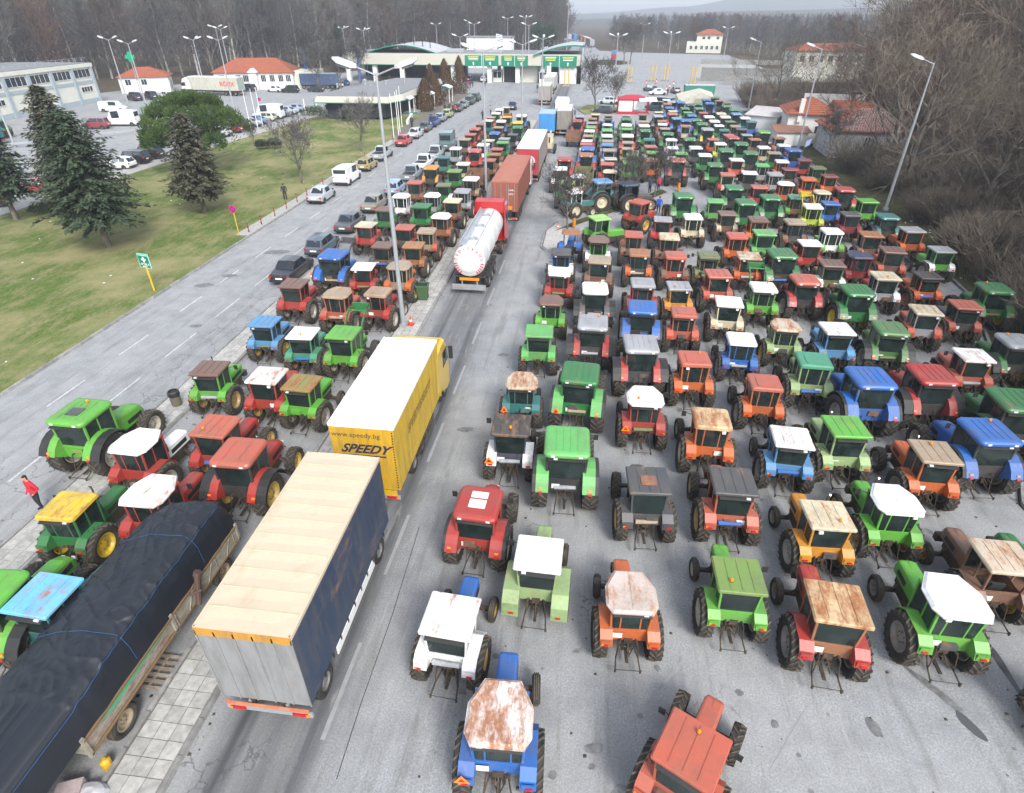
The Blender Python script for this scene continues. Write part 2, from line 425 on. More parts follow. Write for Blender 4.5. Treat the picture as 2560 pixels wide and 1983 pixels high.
sheet('traffic_island_grass', [(-2.6, 53.2), (8.9, 68.4), (8.4, 69.6), (-0.9, 56.4)], 0.16, M['verge'], 0.2)
sheet('far_island_grass', [(-1.2, 127), (4.5, 131), (6, 136), (3, 142), (-1, 141), (-3, 134)], 0.16, M['grass'], 0.2)
sheet('roundabout_grass', [(5.5 + 7.5 * math.cos(t / 20 * 6.283), 272 + 14 * math.sin(t / 20 * 6.283)) for t in range(20)], 0.16, M['verge'], 0.2)
sheet('slope_pavement', [(31, 210), (60, 212), (60, 262), (40, 266)], 0.1, M['tile'], 0.1)
if True:
    sheet('distant_road', [(-22, 500), (-14, 506), (-60, 620), (-75, 612)], 0.004, M['asphalt'])

# kerbs: single stones where they can be told apart, one long kerb beyond
def kerb_line(pts, name, w=0.16, top=0.15, ynear=60):
    root = ob(name, None, loc=(0, 0, 0)); tag(root, kind='structure')
    km = cached('kerbstone%.2f' % w, lambda: MB().hull([(-w/2, 0.006, -0.1), (w/2, 0.006, -0.1), (w/2, 0.994, -0.1), (-w/2, 0.994, -0.1), (-w/2+.012, 0.012, 1), (w/2-.03, 0.012, 1), (w/2-.03, 0.988, 1), (-w/2+.012, 0.988, 1)]).mesh('kerb_stone', M['conc']))
    far = MB()
    for (x0, y0), (x1, y1) in zip(pts, pts[1:]):
        L = math.hypot(x1 - x0, y1 - y0); a = math.atan2(-(x1 - x0), y1 - y0); n = max(1, round(L / 1.0)); sc = L / n
        for i in range(n):
            x = x0 + (x1 - x0) * i / n; y = y0 + (y1 - y0) * i / n
            if 3 < y < ynear:
                o = ob('kerb_stone', km, root, loc=(x + R.uniform(-.006, .006), y, 0), rot=(0, R.uniform(-.01, .01), a + R.uniform(-.004, .004)), scale=(1, sc, top + R.uniform(-.008, .008)))
            else:
                c, s_ = math.cos(a), math.sin(a)
                q = lambda u, v, z: (x + u * c - v * s_, y + u * s_ + v * c, z)
                far.hull([q(-w/2, 0, -.1), q(w/2, 0, -.1), q(w/2, sc, -.1), q(-w/2, sc, -.1), q(-w/2, 0, top), q(w/2, 0, top), q(w/2, sc, top), q(-w/2, sc, top)])
    if far.f:
        o = ob('kerb_run', far.mesh('kerb_run', M['conc']), root); o['kind'] = 'stuff'
    return root
kerb_line([(-29.68, -8), (-29.68, 96), (-32.3, 99.8)], 'lawn_kerb', ynear=46)
kerb_line([(-20.85, -6), (-20.85, 42)], 'island_kerb', ynear=36)
kerb_line([(-19.2, -6), (-19.2, 42)], 'island_kerb', ynear=24)
kerb_line([(-11.42, -2), (-11.42, 118)], 'median_kerb', ynear=52)
kerb_line([(-9.82, -2), (-9.82, 118)], 'median_kerb', ynear=52)
kerb_line([(18.75, -20), (18.75, 16), (18.45, 20.2), (21.65, 26.5), (27.35, 42), (28.75, 60), (29.55, 100), (29.75, 135)], 'verge_kerb', ynear=24)
kerb_line([(-2.7, 56.0), (-3.5, 53.4), (-3.55, 48.9), (-3.1, 48.1), (-1.3, 48.6), (-1.1, 53.0), (8.95, 68.3)], 'traffic_island_kerb', ynear=58)
kerb_line([(-2.6, 56.1), (8.3, 69.7), (8.95, 68.4)], 'traffic_island_kerb', ynear=40)
kerb_line([(-1.2, 127), (4.5, 131), (6, 136), (3, 142), (-1, 141), (-3, 134), (-1.2, 127)], 'far_island_kerb', ynear=0)
kerb_line([(-30.0, 96.2), (-29.7, 160)], 'footpath_kerb', ynear=0)

# tiled pavements: single tiles up to about 300 on each strip, the rest joined
def pave(name, x0, ncol, y0, y1, tw, nsingle, skip=None):
    root = ob(name, MB().box(x0 - .03, x0 + ncol * tw + .03, y0, y1, -0.05, 0.118).mesh(name, M['joint'])); tag(root, kind='structure')
    tm = cached('tile%.2f' % tw, lambda: MB().hull([(.008, .008, 0), (tw - .008, .008, 0), (tw - .008, tw - .008, 0), (.008, tw - .008, 0), (.014, .014, .03), (tw - .014, .014, .03), (tw - .014, tw - .014, .03), (.014, tw - .014, .03)]).mesh('paving_tile', M['tile']))
    far = MB(); n = 0
    for j in range(int((y1 - y0) / tw)):
        for i in range(ncol):
            x = x0 + i * tw; y = y0 + j * tw
            if y < 4.5: 
                far.box(x + .01, x + tw - .01, y + .01, y + tw - .01, .118, .142)
            elif n < nsingle:
                ob('paving_tile', tm, root, loc=(x, y, 0.115 + R.uniform(-.004, .006)), rot=(R.uniform(-.008, .008), R.uniform(-.008, .008), 0)); n += 1
            else: far.box(x + .01, x + tw - .01, y + .01, y + tw - .01, .118, .14 + R.uniform(0, .006))
    if far.f:
        o = ob('paving_tile_run', far.mesh('paving_tile_run', M['tile']), root); o['kind'] = 'stuff'
    return root
pave('median_pavement', -11.3, 3, -2, 118, 0.465, 297)
pave('island_pavement', -20.74, 3, -6, 42, 0.485, 210)
pave('lawn_edge_pavement', -30.95, 3, 48.5, 96, 0.4, 0)
pave('corner_pavement', 18.9, 3, 10, 21, 0.5, 66)
ti = ob('traffic_island_pavement', MB().prism([(-3.4, 49.0), (-3.0, 48.3), (-1.45, 48.7), (-1.25, 53.2), (-2.6, 55.6), (-3.35, 53.3)], -.05, .13).mesh('traffic_island_pavement', M['tile'])); tag(ti, kind='structure')

# painted markings
def mark(name, pts, w, mat, z=0.006):
    (x0, y0), (x1, y1) = pts
    L = math.hypot(x1 - x0, y1 - y0); nx, ny = (y1 - y0) / L * w / 2, -(x1 - x0) / L * w / 2
    n = max(1, int(L / 0.6)); mb = MB()
    vs = []
    for i in range(n + 1):
        t = i / n; j = R.uniform(.8, 1.0)
        vs += [(x0 + (x1 - x0) * t - nx * j, y0 + (y1 - y0) * t - ny * j, z), (x0 + (x1 - x0) * t + nx * j, y0 + (y1 - y0) * t + ny * j, z)]
    mb.add(vs, [(2 * i, 2 * i + 1, 2 * i + 3, 2 * i + 2) for i in range(n)])
    return tag(ob(name, mb.mesh(name, mat)), kind='structure')
for y in (21.8, 27.2, 33.2, 38.2, 43.6, 49, 54.4, 60, 66, 72, 78, 84, 90, 96, 102): mark('lane_dash', ((-26.55, y), (-26.5, y + 2.6)), .13, M['line'])
for y in (16.4, 21.9, 27.3, 32.6, 38, 43.4, 49): mark('lane_dash', ((-23.72, y), (-23.68, y + 3.1)), .11, M['line'])
for y in (7.9, 13.6, 19.9, 25.5, 31.1, 36.8, 42.5): mark('lane_dash', ((-6.25, y), (-6.2, y + 3.0)), .14, M['oldline'])
mark('parking_line', ((2.2, 9.4), (4.3, 12.0)), .1, M['oldline']); mark('parking_line', ((4.6, 12.4), (8.3, 27.5)), .06, M['oldline'])
mark('parking_line', ((5.85, 8.6), (7.4, 10.6)), .09, M['oldline']); mark('edge_line', ((-23.3, 12), (-22.3, 40)), .07, M['oldline'])

# wet streak, puddle and oil stains
M['wet'] = plain('wet_asphalt', (0.075, 0.077, 0.08), 0.1)
M['oil'] = plain('oil_stain', (0.09, 0.09, 0.088), 0.55, dirt=1.0, dscale=5, dcol=(0.22, 0.22, 0.22))
def blot(name, cx, cy, rx, ry, a, mat, z=0.007, n=22, j=.28, label=None):
    ph = R.uniform(0, 9)
    pts = []
    for i in range(n):
        t = 6.2832 * i / n; k = 1 + j * (mnoise.noise((math.cos(t) * 1.4 + ph, math.sin(t) * 1.4, ph)))
        u, v = rx * k * math.cos(t), ry * k * math.sin(t)
        pts.append((cx + u * math.cos(a) - v * math.sin(a), cy + u * math.sin(a) + v * math.cos(a), z))
    o = ob(name, MB().add(pts, [tuple(range(n))]).mesh(name, mat)); tag(o, kind='structure')
blot('puddle', 11.7, 10.5, .17, .42, 0.5, M['wet']); blot('wet_streak', 13.6, 12.7, .12, 1.0, 0.05, M['wet'], j=.6)
blot('oil_stain', 11.2, 11.5, .18, .7, .7, M['oil'], j=.7); blot('oil_stain', 9.0, 10.1, .16, .28, .3, M['oil'], .0085)
for i in range(60):
    x = R.uniform(-4, 16); y = R.uniform(7.5, 30); s = R.uniform(.03, .13)
    blot('oil_stain', x, y, s, s * R.uniform(.6, 1.1), R.uniform(0, 3), M['oil'], .0055 + i * .00012)
for x, y, s in ((-27.5, 37.6, .7), (-26.6, 39.6, .6), (-25.4, 45, 1.0), (-24.2, 31.3, .4), (-7.9, 36.5, .4), (-4.2, 30, .35), (-5.0, 22.5, .4), (1.2, 8.6, .28), (2.0, 7.6, .4)):
    blot('oil_stain', x, y, s, s * .5, .2, M['oil'], .0095)
mc = MB()
for i in range(700):
    x, y = R.choice(((R.uniform(-3.5, 17), R.uniform(7, 45)), (R.uniform(-19, -12), R.uniform(8, 45)), (R.choice((-11.6, -19.0, -9.6, 18.2)) + R.uniform(-.15, .15), R.uniform(5, 40)))); s = R.uniform(.015, .05)
    mc.hull([(x - s, y - s, 0), (x + s, y - s * .7, 0), (x + s * .8, y + s, 0), (x - s, y + s * .8, 0), (x - s * .5, y - s * .4, s * .8), (x + s * .5, y - s * .4, s), (x + s * .4, y + s * .4, s * .8), (x - s * .5, y + s * .5, s * .6)])
tag(ob('mud_clods', mc.mesh('mud_clods', M['soil'])), 'dried mud clods dropped from tyres and swept along the kerbs', None, None, 'stuff')
tag(ob('asphalt_crack', MB().path([(-5.49, 7.0, .001), (-5.53, 9, .001), (-5.5, 12, .001), (-5.62, 16, .001)], .012, 4).mesh('asphalt_crack', M['dark'])), kind='structure')

# tractors in world metres: group, x, y, cab type, roof, body, rust on the roof, extras
TR = []
for r_ in [
('lot',-1.25,7.60,'o','white','blue',2,{'tri':1}),
('lot',-3.07,10.27,'f','white','white',1,{'hood':'blue'}),
('lot',-3.03,14.70,'m','red','red',0,{'hatch':1,'mir':1}),
('lot',-2.44,19.40,'f','black','dkblue',1,{'fend':'white','tri':1}),
('lot',-2.41,23.22,'o','rustwhite','teal',0,{'tri':1}),
('lot',-2.02,28.24,'f','ltgreen','ltgreen',0,{}),
('lot',-1.67,32.54,'o','brown','lime',0,{}),
('lot',-1.39,37.07,'r','white','red',0,{}),
('lot',-1.50,41.01,'r','dkgray','blue',0,{'fend':'white'}),
('lot',-1.00,45.87,'c','rust','blue',0,{}),
('lot',1.01,49.31,'F','palelime','lime',0,{'h':62.0,'exh':1}),
('lot',-0.75,12.84,'f','white','palegreen',0,{'bigfend':1}),
('lot',-0.10,18.09,'M','ltgreen','green',0,{'fend':'ltgreen'}),
('lot',0.25,23.39,'M','green','green',0,{'fend':'ltgreen','tri':1}),
('lot',0.81,29.13,'M','gray','dkgray',0,{'fend':'red','beacon':1}),
('lot',0.93,34.14,'m','white','dkgray',0,{}),
('lot',1.21,39.28,'f','tan','brown',0,{}),
('lot',1.15,43.76,'o','brown','lime',0,{}),
('lot',2.10,11.74,'o','pinkwhite','orange',1,{'hood':'orange'}),
('lot',2.93,16.63,'F','dkgray','dkgray',0,{'hatch2':1}),
('lot',3.18,22.32,'o','white','red',0,{'beacon':1,'tri':1}),
('lot',3.25,26.72,'M','gray','dkgray',0,{'fend':'red'}),
('lot',3.62,31.50,'M','blue','blue',0,{}),
('lot',3.91,35.55,'r','gray','red',0,{}),
('lot',4.03,41.30,'r','rust','dkgray',0,{'fend':'orange'}),
('lot',3.85,45.54,'r','coral','brown',0,{}),
('lot',5.40,12.80,'f','mossgreen','lime',0,{'beacon':1}),
('lot',5.96,16.91,'F','dkgray','coral',0,{}),
('lot',5.82,20.87,'r','rustcream','orange',0,{}),
('lot',5.82,26.04,'r','coral','orange',0,{}),
('lot',6.00,31.74,'r','coral','coral',0,{}),
('lot',6.19,35.71,'f','gray','amber',0,{'fend':'amber'}),
('lot',6.53,41.03,'r','coral','coral',0,{}),
('lot',6.46,44.95,'r','cream','brown',1,{}),
('lot',6.45,49.85,'f','gray','red',0,{}),
('lot',4.65,54.23,'F','coral','red',0,{'h':38.0,'beacon':1}),
('lot',7.94,11.94,'f','rustcream','red',2,{'mir':1,'cab':'rust'}),
('lot',8.90,15.77,'f','cream','amber',1,{'exh':1}),
('lot',8.87,20.15,'f','white','ltblue',1,{}),
('lot',8.80,24.37,'r','coral','orange',0,{}),
('lot',8.61,28.74,'r','white','blue',0,{}),
('lot',8.77,33.31,'f','white','cream',0,{}),
('lot',8.89,37.63,'f','coral','coral',0,{}),
('lot',8.88,41.51,'r','olive','olive',0,{}),
('lot',8.97,50.55,'r','white','cream',0,{}),
('lot',8.82,56.07,'M','green','green',0,{}),
('lot',11.40,12.57,'o','white','lime',0,{}),
('lot',11.51,16.81,'o','white','lime',0,{'exh':1}),
('lot',11.22,20.93,'F','lime','palegreen',0,{'exh':1}),
('lot',11.54,26.47,'r','tealgreen','palegreen',0,{}),
('lot',11.32,30.66,'o','rustwhite','palegreen',0,{}),
('lot',11.30,35.78,'r','white','lime',0,{'loader':1}),
('lot',11.59,41.40,'f','rustwhite','orange',0,{}),
('lot',11.68,46.05,'r','coral','orange',0,{}),
('lot',12.13,52.48,'f','brown','cream',0,{}),
('lot',11.72,56.19,'f','ltgreen','green',0,{}),
('lot',13.81,14.50,'f','rustwhite','brown',1,{'open':1}),
('lot',14.11,19.74,'F','tan','orange',0,{'exh':1,'beacon':1}),
('lot',13.48,24.61,'M','blue','blue',0,{}),
('lot',13.92,30.37,'f','white','ltblue',1,{'tri':1}),
('lot',14.18,37.16,'m','coral','red',0,{}),
('lot',13.71,41.11,'M','green','green',0,{}),
('lot',13.87,46.81,'f','ltgreen','ltgreen',0,{}),
('lot',14.20,50.39,'r','brown','orange',0,{}),
('lot',14.11,54.81,'M','green','green',0,{}),
('lot',16.71,21.03,'M','blue','blue',0,{}),
('lot',16.51,25.44,'M','red','red',0,{}),
('lot',16.73,30.60,'m','dullgreen','dullgreen',0,{}),
('lot',16.74,35.52,'M','green','green',0,{}),
('lot',16.92,40.68,'f','brown','olive',0,{}),
('lot',16.77,45.06,'f','white','red',0,{}),
('lot',17.01,50.09,'r','tan','brown',0,{}),
('lot',16.76,57.05,'M','green','green',0,{}),
('lot',18.94,23.34,'M','green','green',0,{'rim':'yellow'}),
('lot',19.85,28.39,'f','white','coral',1,{}),
('lot',19.90,33.70,'f','cream','coral',1,{}),
('lot',19.60,38.71,'f','cream','red',0,{}),
('lot',19.37,42.53,'o','navy','crimson',0,{}),
('lot',19.35,48.28,'r','white','lime',0,{}),
('lot',19.88,55.17,'r','white','yellowgreen',0,{'loader':1}),
('lot',19.46,58.44,'r','tealgreen','lime',0,{}),
('lot',22.77,30.04,'m','gray','green',0,{}),
('lot',22.59,34.81,'f','coral','dkgray',0,{'fend':'coral'}),
('lot',22.57,39.49,'f','black','orange',0,{'beacon':1}),
('lot',22.15,44.07,'f','brown','coral',0,{}),
('lot',21.95,47.46,'f','rust','brown',0,{}),
('lot',22.55,53.76,'f','dkgray','crimson',0,{}),
('lot',22.01,56.52,'f','blue','blue',0,{}),
('lot',22.45,60.86,'o','cream','orange',0,{}),
('lot',25.29,37.01,'m','green','green',0,{'rim':'yellow'}),
('lot',25.93,44.94,'f','gray','lime',0,{}),
('lot',25.64,49.20,'f','gray','orange',0,{}),
('lot',25.19,52.60,'m','teal','teal',0,{}),
('lot',25.34,57.55,'f','lime','lime',0,{}),
('lot',24.66,61.30,'m','red','dkgray',0,{'fend':'red'}),
('lot',15.52,14.54,'f','green','green',0,{'rim':'yellow'}),
('lot',13.97,10.35,'f','cream','palegreen',0,{'h':75.0}),
('lot',3.18,7.41,'F','coral','coral',0,{'h':28.0,'mir':1}),
('lot',-1.89,106.39,'m','gray','red',0,{}),
('lot',-2.14,100.92,'m','red','red',0,{}),
('lot',-2.45,94.76,'w','brown','brown',0,{}),
('lot',0.67,109.04,'f','cream','brown',0,{}),
('lot',0.16,104.32,'f','rustpink','red',0,{}),
('lot',0.24,99.97,'f','gray','red',0,{}),
('lot',0.04,93.34,'m','ltgreen','green',0,{}),
('lot',-0.15,90.65,'r','white','green',0,{}),
('lot',-0.22,87.37,'f','tan','red',0,{}),
('lot',-0.38,85.88,'f','white','red',0,{}),
('lot',-0.44,82.75,'f','coral','brown',0,{}),
('lot',-0.19,76.54,'M','blue','blue',0,{}),
('lot',-0.31,73.38,'M','rust','dkgray',0,{'fend':'red'}),
('lot',-0.40,70.43,'w','gray','olive',0,{}),
('lot',-2.70,70.91,'M','red','red',0,{}),
('lot',-2.99,67.24,'r','white','blue',0,{'fend':'white'}),
('lot',-0.99,64.30,'o','white','brown',0,{}),
('lot',-2.05,61.07,'o','mossgreen','green',0,{}),
('lot',2.82,108.48,'f','tan','blue',0,{}),
('lot',2.72,104.99,'f','dkgray','blue',0,{}),
('lot',2.47,98.61,'o','white','gray',0,{}),
('lot',2.38,92.43,'m','ltgreen','green',0,{}),
('lot',2.31,87.24,'m','white','dkgray',0,{}),
('lot',2.36,84.59,'f','tan','gray',0,{}),
('lot',2.28,81.06,'r','ltblue','blue',0,{}),
('lot',2.43,78.96,'f','tan','gray',0,{}),
('lot',2.57,73.67,'f','pinkwhite','dkgray',0,{}),
('lot',2.14,70.03,'f','coral','red',0,{}),
('lot',2.37,66.97,'o','cream','brown',0,{}),
('lot',5.78,108.85,'f','gray','brown',0,{}),
('lot',5.50,102.62,'M','green','green',0,{}),
('lot',5.35,97.25,'m','white','green',0,{}),
('lot',5.30,94.67,'f','lime','green',0,{}),
('lot',5.09,87.15,'m','white','red',0,{}),
('lot',5.00,84.52,'f','tan','orange',0,{}),
('lot',4.79,80.33,'f','tan','olive',0,{}),
('lot',5.24,76.24,'f','lime','lime',0,{}),
('lot',4.68,71.65,'f','lime','lime',0,{}),
('lot',8.50,109.00,'f','olive','gray',0,{}),
('lot',8.17,101.77,'f','tan','crimson',0,{}),
('lot',7.94,97.06,'m','white','dkgray',0,{}),
('lot',7.83,92.86,'m','green','green',0,{}),
('lot',7.88,85.83,'r','teal','green',0,{}),
('lot',7.74,81.42,'f','coral','brown',0,{}),
('lot',7.67,77.71,'f','lime','green',0,{}),
('lot',7.32,73.11,'r','rustpink','orange',0,{}),
('lot',1.22,61.21,'M','ltblue','teal',0,{'h':70.0,'hood':'teal','rim':'cream'}),
('lot',3.86,60.72,'M','dkblue','dkgray',0,{'h':65.0,'rim':'cream'}),
('lot',-1.37,58.33,'o','white','teal',0,{'h':58.0,'rim':'cream'}),
('lot',14.43,129.87,'f','white','gray',0,{}),
('lot',13.90,124.86,'r','rustpink','green',0,{}),
('lot',14.99,125.30,'m','gray','dkgray',0,{}),
('lot',16.23,126.43,'m','teal','green',0,{}),
('lot',16.53,122.86,'m','blue','blue',0,{}),
('lot',17.79,122.62,'m','navy','gray',0,{}),
('lot',19.30,122.81,'m','green','green',0,{}),
('lot',21.83,129.47,'m','blue','blue',0,{}),
('lot',21.56,123.59,'M','blue','blue',0,{}),
('lot',24.26,133.01,'m','green','green',0,{}),
('lot',24.49,129.83,'f','coral','dkgray',0,{}),
('lot',25.42,128.11,'f','olive','brown',0,{}),
('lot',24.19,120.98,'m','green','green',0,{}),
('lot',24.58,116.14,'m','green','green',0,{}),
('lot',24.04,110.15,'m','ltblue','blue',0,{}),
('lot',24.67,108.26,'m','white','teal',0,{}),
('lot',24.82,103.33,'f','teal','blue',0,{}),
('lot',16.38,118.68,'m','green','green',0,{}),
('lot',13.83,117.28,'m','blue','blue',0,{}),
('lot',18.76,117.17,'m','green','green',0,{}),
('lot',16.42,113.79,'f','lime','green',0,{}),
('lot',14.04,115.89,'f','cream','brown',0,{}),
('lot',11.54,113.87,'f','cream','brown',0,{}),
('lot',19.04,113.79,'r','coral','red',0,{}),
('lot',21.53,111.30,'m','cream','green',0,{}),
('lot',10.83,106.67,'m','gray','dkgray',0,{}),
('lot',13.37,108.33,'m','coral','red',0,{}),
('lot',16.45,108.90,'m','blue','blue',0,{}),
('lot',18.96,107.07,'m','white','brown',0,{}),
('lot',21.54,106.49,'m','white','dkgray',0,{}),
('lot',11.17,103.88,'f','rustpink','red',0,{}),
('lot',13.64,102.81,'m','ltblue','blue',0,{}),
('lot',14.59,101.15,'M','blue','blue',0,{}),
('lot',16.38,103.15,'m','green','green',0,{}),
('lot',19.22,103.61,'m','white','red',0,{}),
('lot',21.73,104.62,'f','olive','green',0,{}),
('lot',21.64,99.46,'r','tan','brown',0,{}),
('lot',10.92,100.13,'r','white','dkgray',0,{}),
('lot',16.64,98.72,'M','green','green',0,{}),
('lot',14.14,100.13,'f','rustpink','navy',0,{}),
('lot',19.34,99.95,'r','white','green',0,{}),
('lot',10.91,96.00,'f','tan','brown',0,{}),
('lot',16.68,93.93,'M','gray','green',0,{'fend':'yellow'}),
('lot',19.35,95.35,'r','teal','green',0,{}),
('lot',21.86,95.89,'f','dkgray','brown',0,{}),
('lot',10.77,90.29,'m','green','green',0,{}),
('lot',19.36,92.15,'f','coral','brown',0,{}),
('lot',21.90,92.47,'f','gray','brown',0,{}),
('lot',19.19,88.31,'m','red','dkgray',0,{}),
('lot',22.19,88.63,'f','rustpink','brown',0,{}),
('lot',13.20,86.04,'m','green','green',0,{}),
('lot',16.61,87.69,'f','coral','red',0,{}),
('lot',10.90,86.88,'o','white','gray',0,{}),
('lot',16.95,85.00,'r','white','yellowgreen',0,{}),
('lot',19.24,83.04,'M','green','green',0,{}),
('lot',24.40,92.74,'m','lime','dkgray',0,{}),
('lot',10.50,81.00,'f','white','gray',0,{}),
('lot',13.32,80.99,'r','white','dkgray',0,{}),
('lot',16.46,77.38,'M','green','green',0,{}),
('lot',11.21,78.28,'f','ltgreen','green',0,{}),
('lot',19.24,77.39,'M','green','green',0,{}),
('lot',21.95,82.53,'r','white','orange',0,{}),
('lot',13.75,76.38,'r','white','green',0,{}),
('lot',10.09,71.86,'M','coral','dkgray',0,{'fend':'red'}),
('lot',13.97,70.31,'M','green','green',0,{'rim':'yellow'}),
('lot',17.06,74.87,'f','white','coral',0,{}),
('lot',19.46,72.22,'r','ltgreen','green',0,{}),
('lot',14.70,67.04,'f','coral','red',0,{}),
('lot',17.07,67.58,'f','white','dkgray',0,{}),
('lot',25.60,90.22,'f','rust','orange',0,{}),
('lot',24.81,84.29,'r','white','blue',0,{}),
('lot',24.71,79.17,'M','blue','blue',0,{}),
('lot',22.33,78.92,'f','tan','green',0,{}),
('lot',25.08,76.26,'f','crimson','red',0,{}),
('lot',22.16,74.55,'r','white','orange',0,{}),
('lot',25.15,70.96,'r','olive','green',0,{}),
('lot',21.96,70.51,'f','crimson','brown',0,{}),
('lot',25.26,67.91,'f','crimson','orange',0,{}),
('lot',19.64,67.40,'r','gray','brown',0,{}),
('lot',22.57,65.79,'r','orange','orange',0,{}),
('lot',16.87,61.96,'f','coral','red',0,{}),
('lot',19.66,63.28,'o','white','orange',0,{}),
('lot',14.11,60.34,'M','green','green',0,{}),
('lane',-15.08,9.45,'f','skyblue','teal',1,{}),
('lane',-16.67,9.18,'m','lime','lime',0,{}),
('lane',-17.29,13.00,'r','yellow','green',1,{'rim':'yellow','exh':1}),
('lane',-14.73,13.91,'o','white','red',1,{}),
('lane',-17.13,16.52,'o','white','red',0,{'hood':'white'}),
('lane',-20.48,17.66,'M','lime','lime',0,{'hatch2':1,'beacon':1}),
('lane',-12.61,16.17,'m','coral','red',0,{'exh':1}),
('lane',-14.52,17.82,'F','coral','red',1,{}),
('lane',-12.56,21.74,'f','mossrust','lime',0,{}),
('lane',-14.38,22.02,'f','white','red',1,{'hood':'red'}),
('lane',-17.51,22.46,'f','brown','lime',0,{'exh':1}),
('lane',-12.32,26.52,'F','lime','lime',0,{'loader':1}),
('lane',-14.64,26.62,'f','white','tealgreen',0,{'beacon':1}),
('lane',-17.35,27.73,'f','ltblue','ltblue',0,{}),
('lane',-17.89,32.74,'f','brown','red',0,{}),
('lane',-14.59,31.58,'o','tan','coral',1,{}),
('lane',-12.33,32.34,'r','tan','red',1,{}),
('lane',-17.10,37.30,'M','blue','blue',0,{'loader':1}),
('lane',-14.69,36.60,'f','white','red',0,{}),
('lane',-12.18,36.62,'o','tan','orange',0,{}),
('lane',-14.69,40.85,'f','brown','green',0,{}),
('lane',-12.43,41.45,'f','amberrust','rust',0,{}),
('lane',-17.51,45.34,'f','cream','red',0,{}),
('lane',-14.29,45.24,'f','coral','red',0,{}),
('lane',-12.31,44.25,'r','tan','coral',0,{}),
('lane',-11.92,47.97,'o','white','rust',0,{}),
('lane',-17.44,50.13,'f','brown','green',0,{}),
('lane',-17.11,54.25,'o','white','gray',0,{}),
('lane',-14.33,50.96,'f','green','green',0,{}),
('lane',-14.36,55.10,'o','white','green',0,{}),
('lane',-11.99,53.26,'f','cream','rust',0,{}),
('lane',-11.77,56.12,'r','gray','gray',0,{}),
('lane',-17.11,59.15,'f','coral','brown',0,{}),
('lane',-14.21,59.31,'f','olive','green',0,{}),
('lane',-11.80,61.20,'r','white','tan',0,{}),
('lane',-17.11,65.90,'m','amber','dkgray',0,{'fend':'amber'}),
('lane',-17.05,71.82,'f','teal','green',0,{}),
('lane',-16.81,77.72,'r','white','gray',0,{}),
('lane',-14.09,68.85,'f','white','cream',0,{}),
('lane',-14.29,64.94,'f','mossgreen','green',0,{}),
('lane',-12.25,68.63,'w','brown','brown',0,{}),
('lane',-13.95,75.55,'m','pinkred','red',0,{}),
('lane',-13.65,79.97,'r','white','lime',0,{}),
('lane',-16.73,83.39,'f','tan','gray',0,{}),
('lane',-13.53,83.78,'f','cream','gray',0,{}),
('lane',-16.61,86.80,'f','coral','red',0,{}),
('lane',-16.82,91.67,'m','coral','red',0,{}),
('lane',-16.94,97.22,'f','rustpink','red',0,{}),
('lane',-11.29,75.14,'f','rust','tan',0,{}),
('lane',-11.54,78.80,'f','coral','brown',0,{}),
('lane',-11.33,80.31,'f','lime','green',0,{}),
('lane',-11.45,69.76,'f','coral','brown',0,{}),
('lane',-11.57,83.41,'f','gray','teal',0,{}),
('lane',-10.86,87.51,'f','dkgray','teal',0,{}),
('lane',-13.39,88.32,'m','blue','blue',0,{}),
('lane',-13.68,94.23,'f','tan','brown',0,{}),
('lane',-14.02,99.64,'m','white','blue',0,{}),
('lane',-10.70,93.41,'m','green','green',0,{}),
('lane',-11.14,97.25,'m','yellow','green',0,{}),
('lane',-13.79,104.91,'f','yellow','olive',0,{}),
('lane',-11.36,104.69,'m','white','blue',0,{}),
('lane',-16.16,108.28,'r','white','green',0,{}),
('lane',-16.35,103.98,'f','tan','orange',0,{}),
('lane',-16.18,100.07,'f','white','teal',0,{}),
('lane',-16.19,112.83,'r','white','red',0,{}),
('lane',-15.48,116.74,'f','cream','rust',0,{})]:
    TR.append(dict(zip(("g", "x", "y", "t", "roof", "body", "rust"), r_[:7]), **r_[7]))

# ============================================================ TRACTORS
def tyre_mesh(Rr, w, lug=True, n=28):
    def f():
        mb = MB(); h = w / 2; ri = Rr * (.56 if Rr > .6 else .58)
        mb.lathe_x([(-h * .62, ri), (-h * .98, ri + (Rr - ri) * .35), (-h, ri + (Rr - ri) * .62), (-h * .84, Rr - .05), (0, Rr - .025), (h * .84, Rr - .05), (h, ri + (Rr - ri) * .62), (h * .98, ri + (Rr - ri) * .35), (h * .62, ri)], n, 0)
        if lug:
            nl = 20 if Rr > .6 else 16
            for side in (-1, 1):
                for i in range(nl):
                    t = 2 * math.pi * (i + (.5 if side > 0 else 0)) / nl; dt = .30
                    a0, a1 = t, t + dt; lw = .042 * (1 if Rr > .6 else .7) / Rr * 1.25
                    def P(x, r, a): return (side * x, r * math.cos(a), r * math.sin(a))
                    r0 = Rr - .06; r1 = Rr + .004; r2 = Rr - .022
                    mb.hull([P(0, r0, a1), P(h * .96, r0 - .04, a0), P(h * .96, r0 - .04, a0 + lw * 1.3), P(0, r0, a1 + lw * 1.5), P(0.004, r1, a1), P(h * .97, r2, a0), P(h * .97, r2, a0 + lw * 1.3), P(0.004, r1, a1 + lw * 1.5)], 1)
        else:
            for x in (-h * .45, 0, h * .45):
                mb.lathe_x([(x - .02, Rr - .035), (x - .014, Rr), (x + .014, Rr), (x + .02, Rr - .035)], n, 1)
        return mb.mesh('tyre', [M['rubber'], M['tread']])
    return cached(('tyre', Rr, w, lug, n), f)
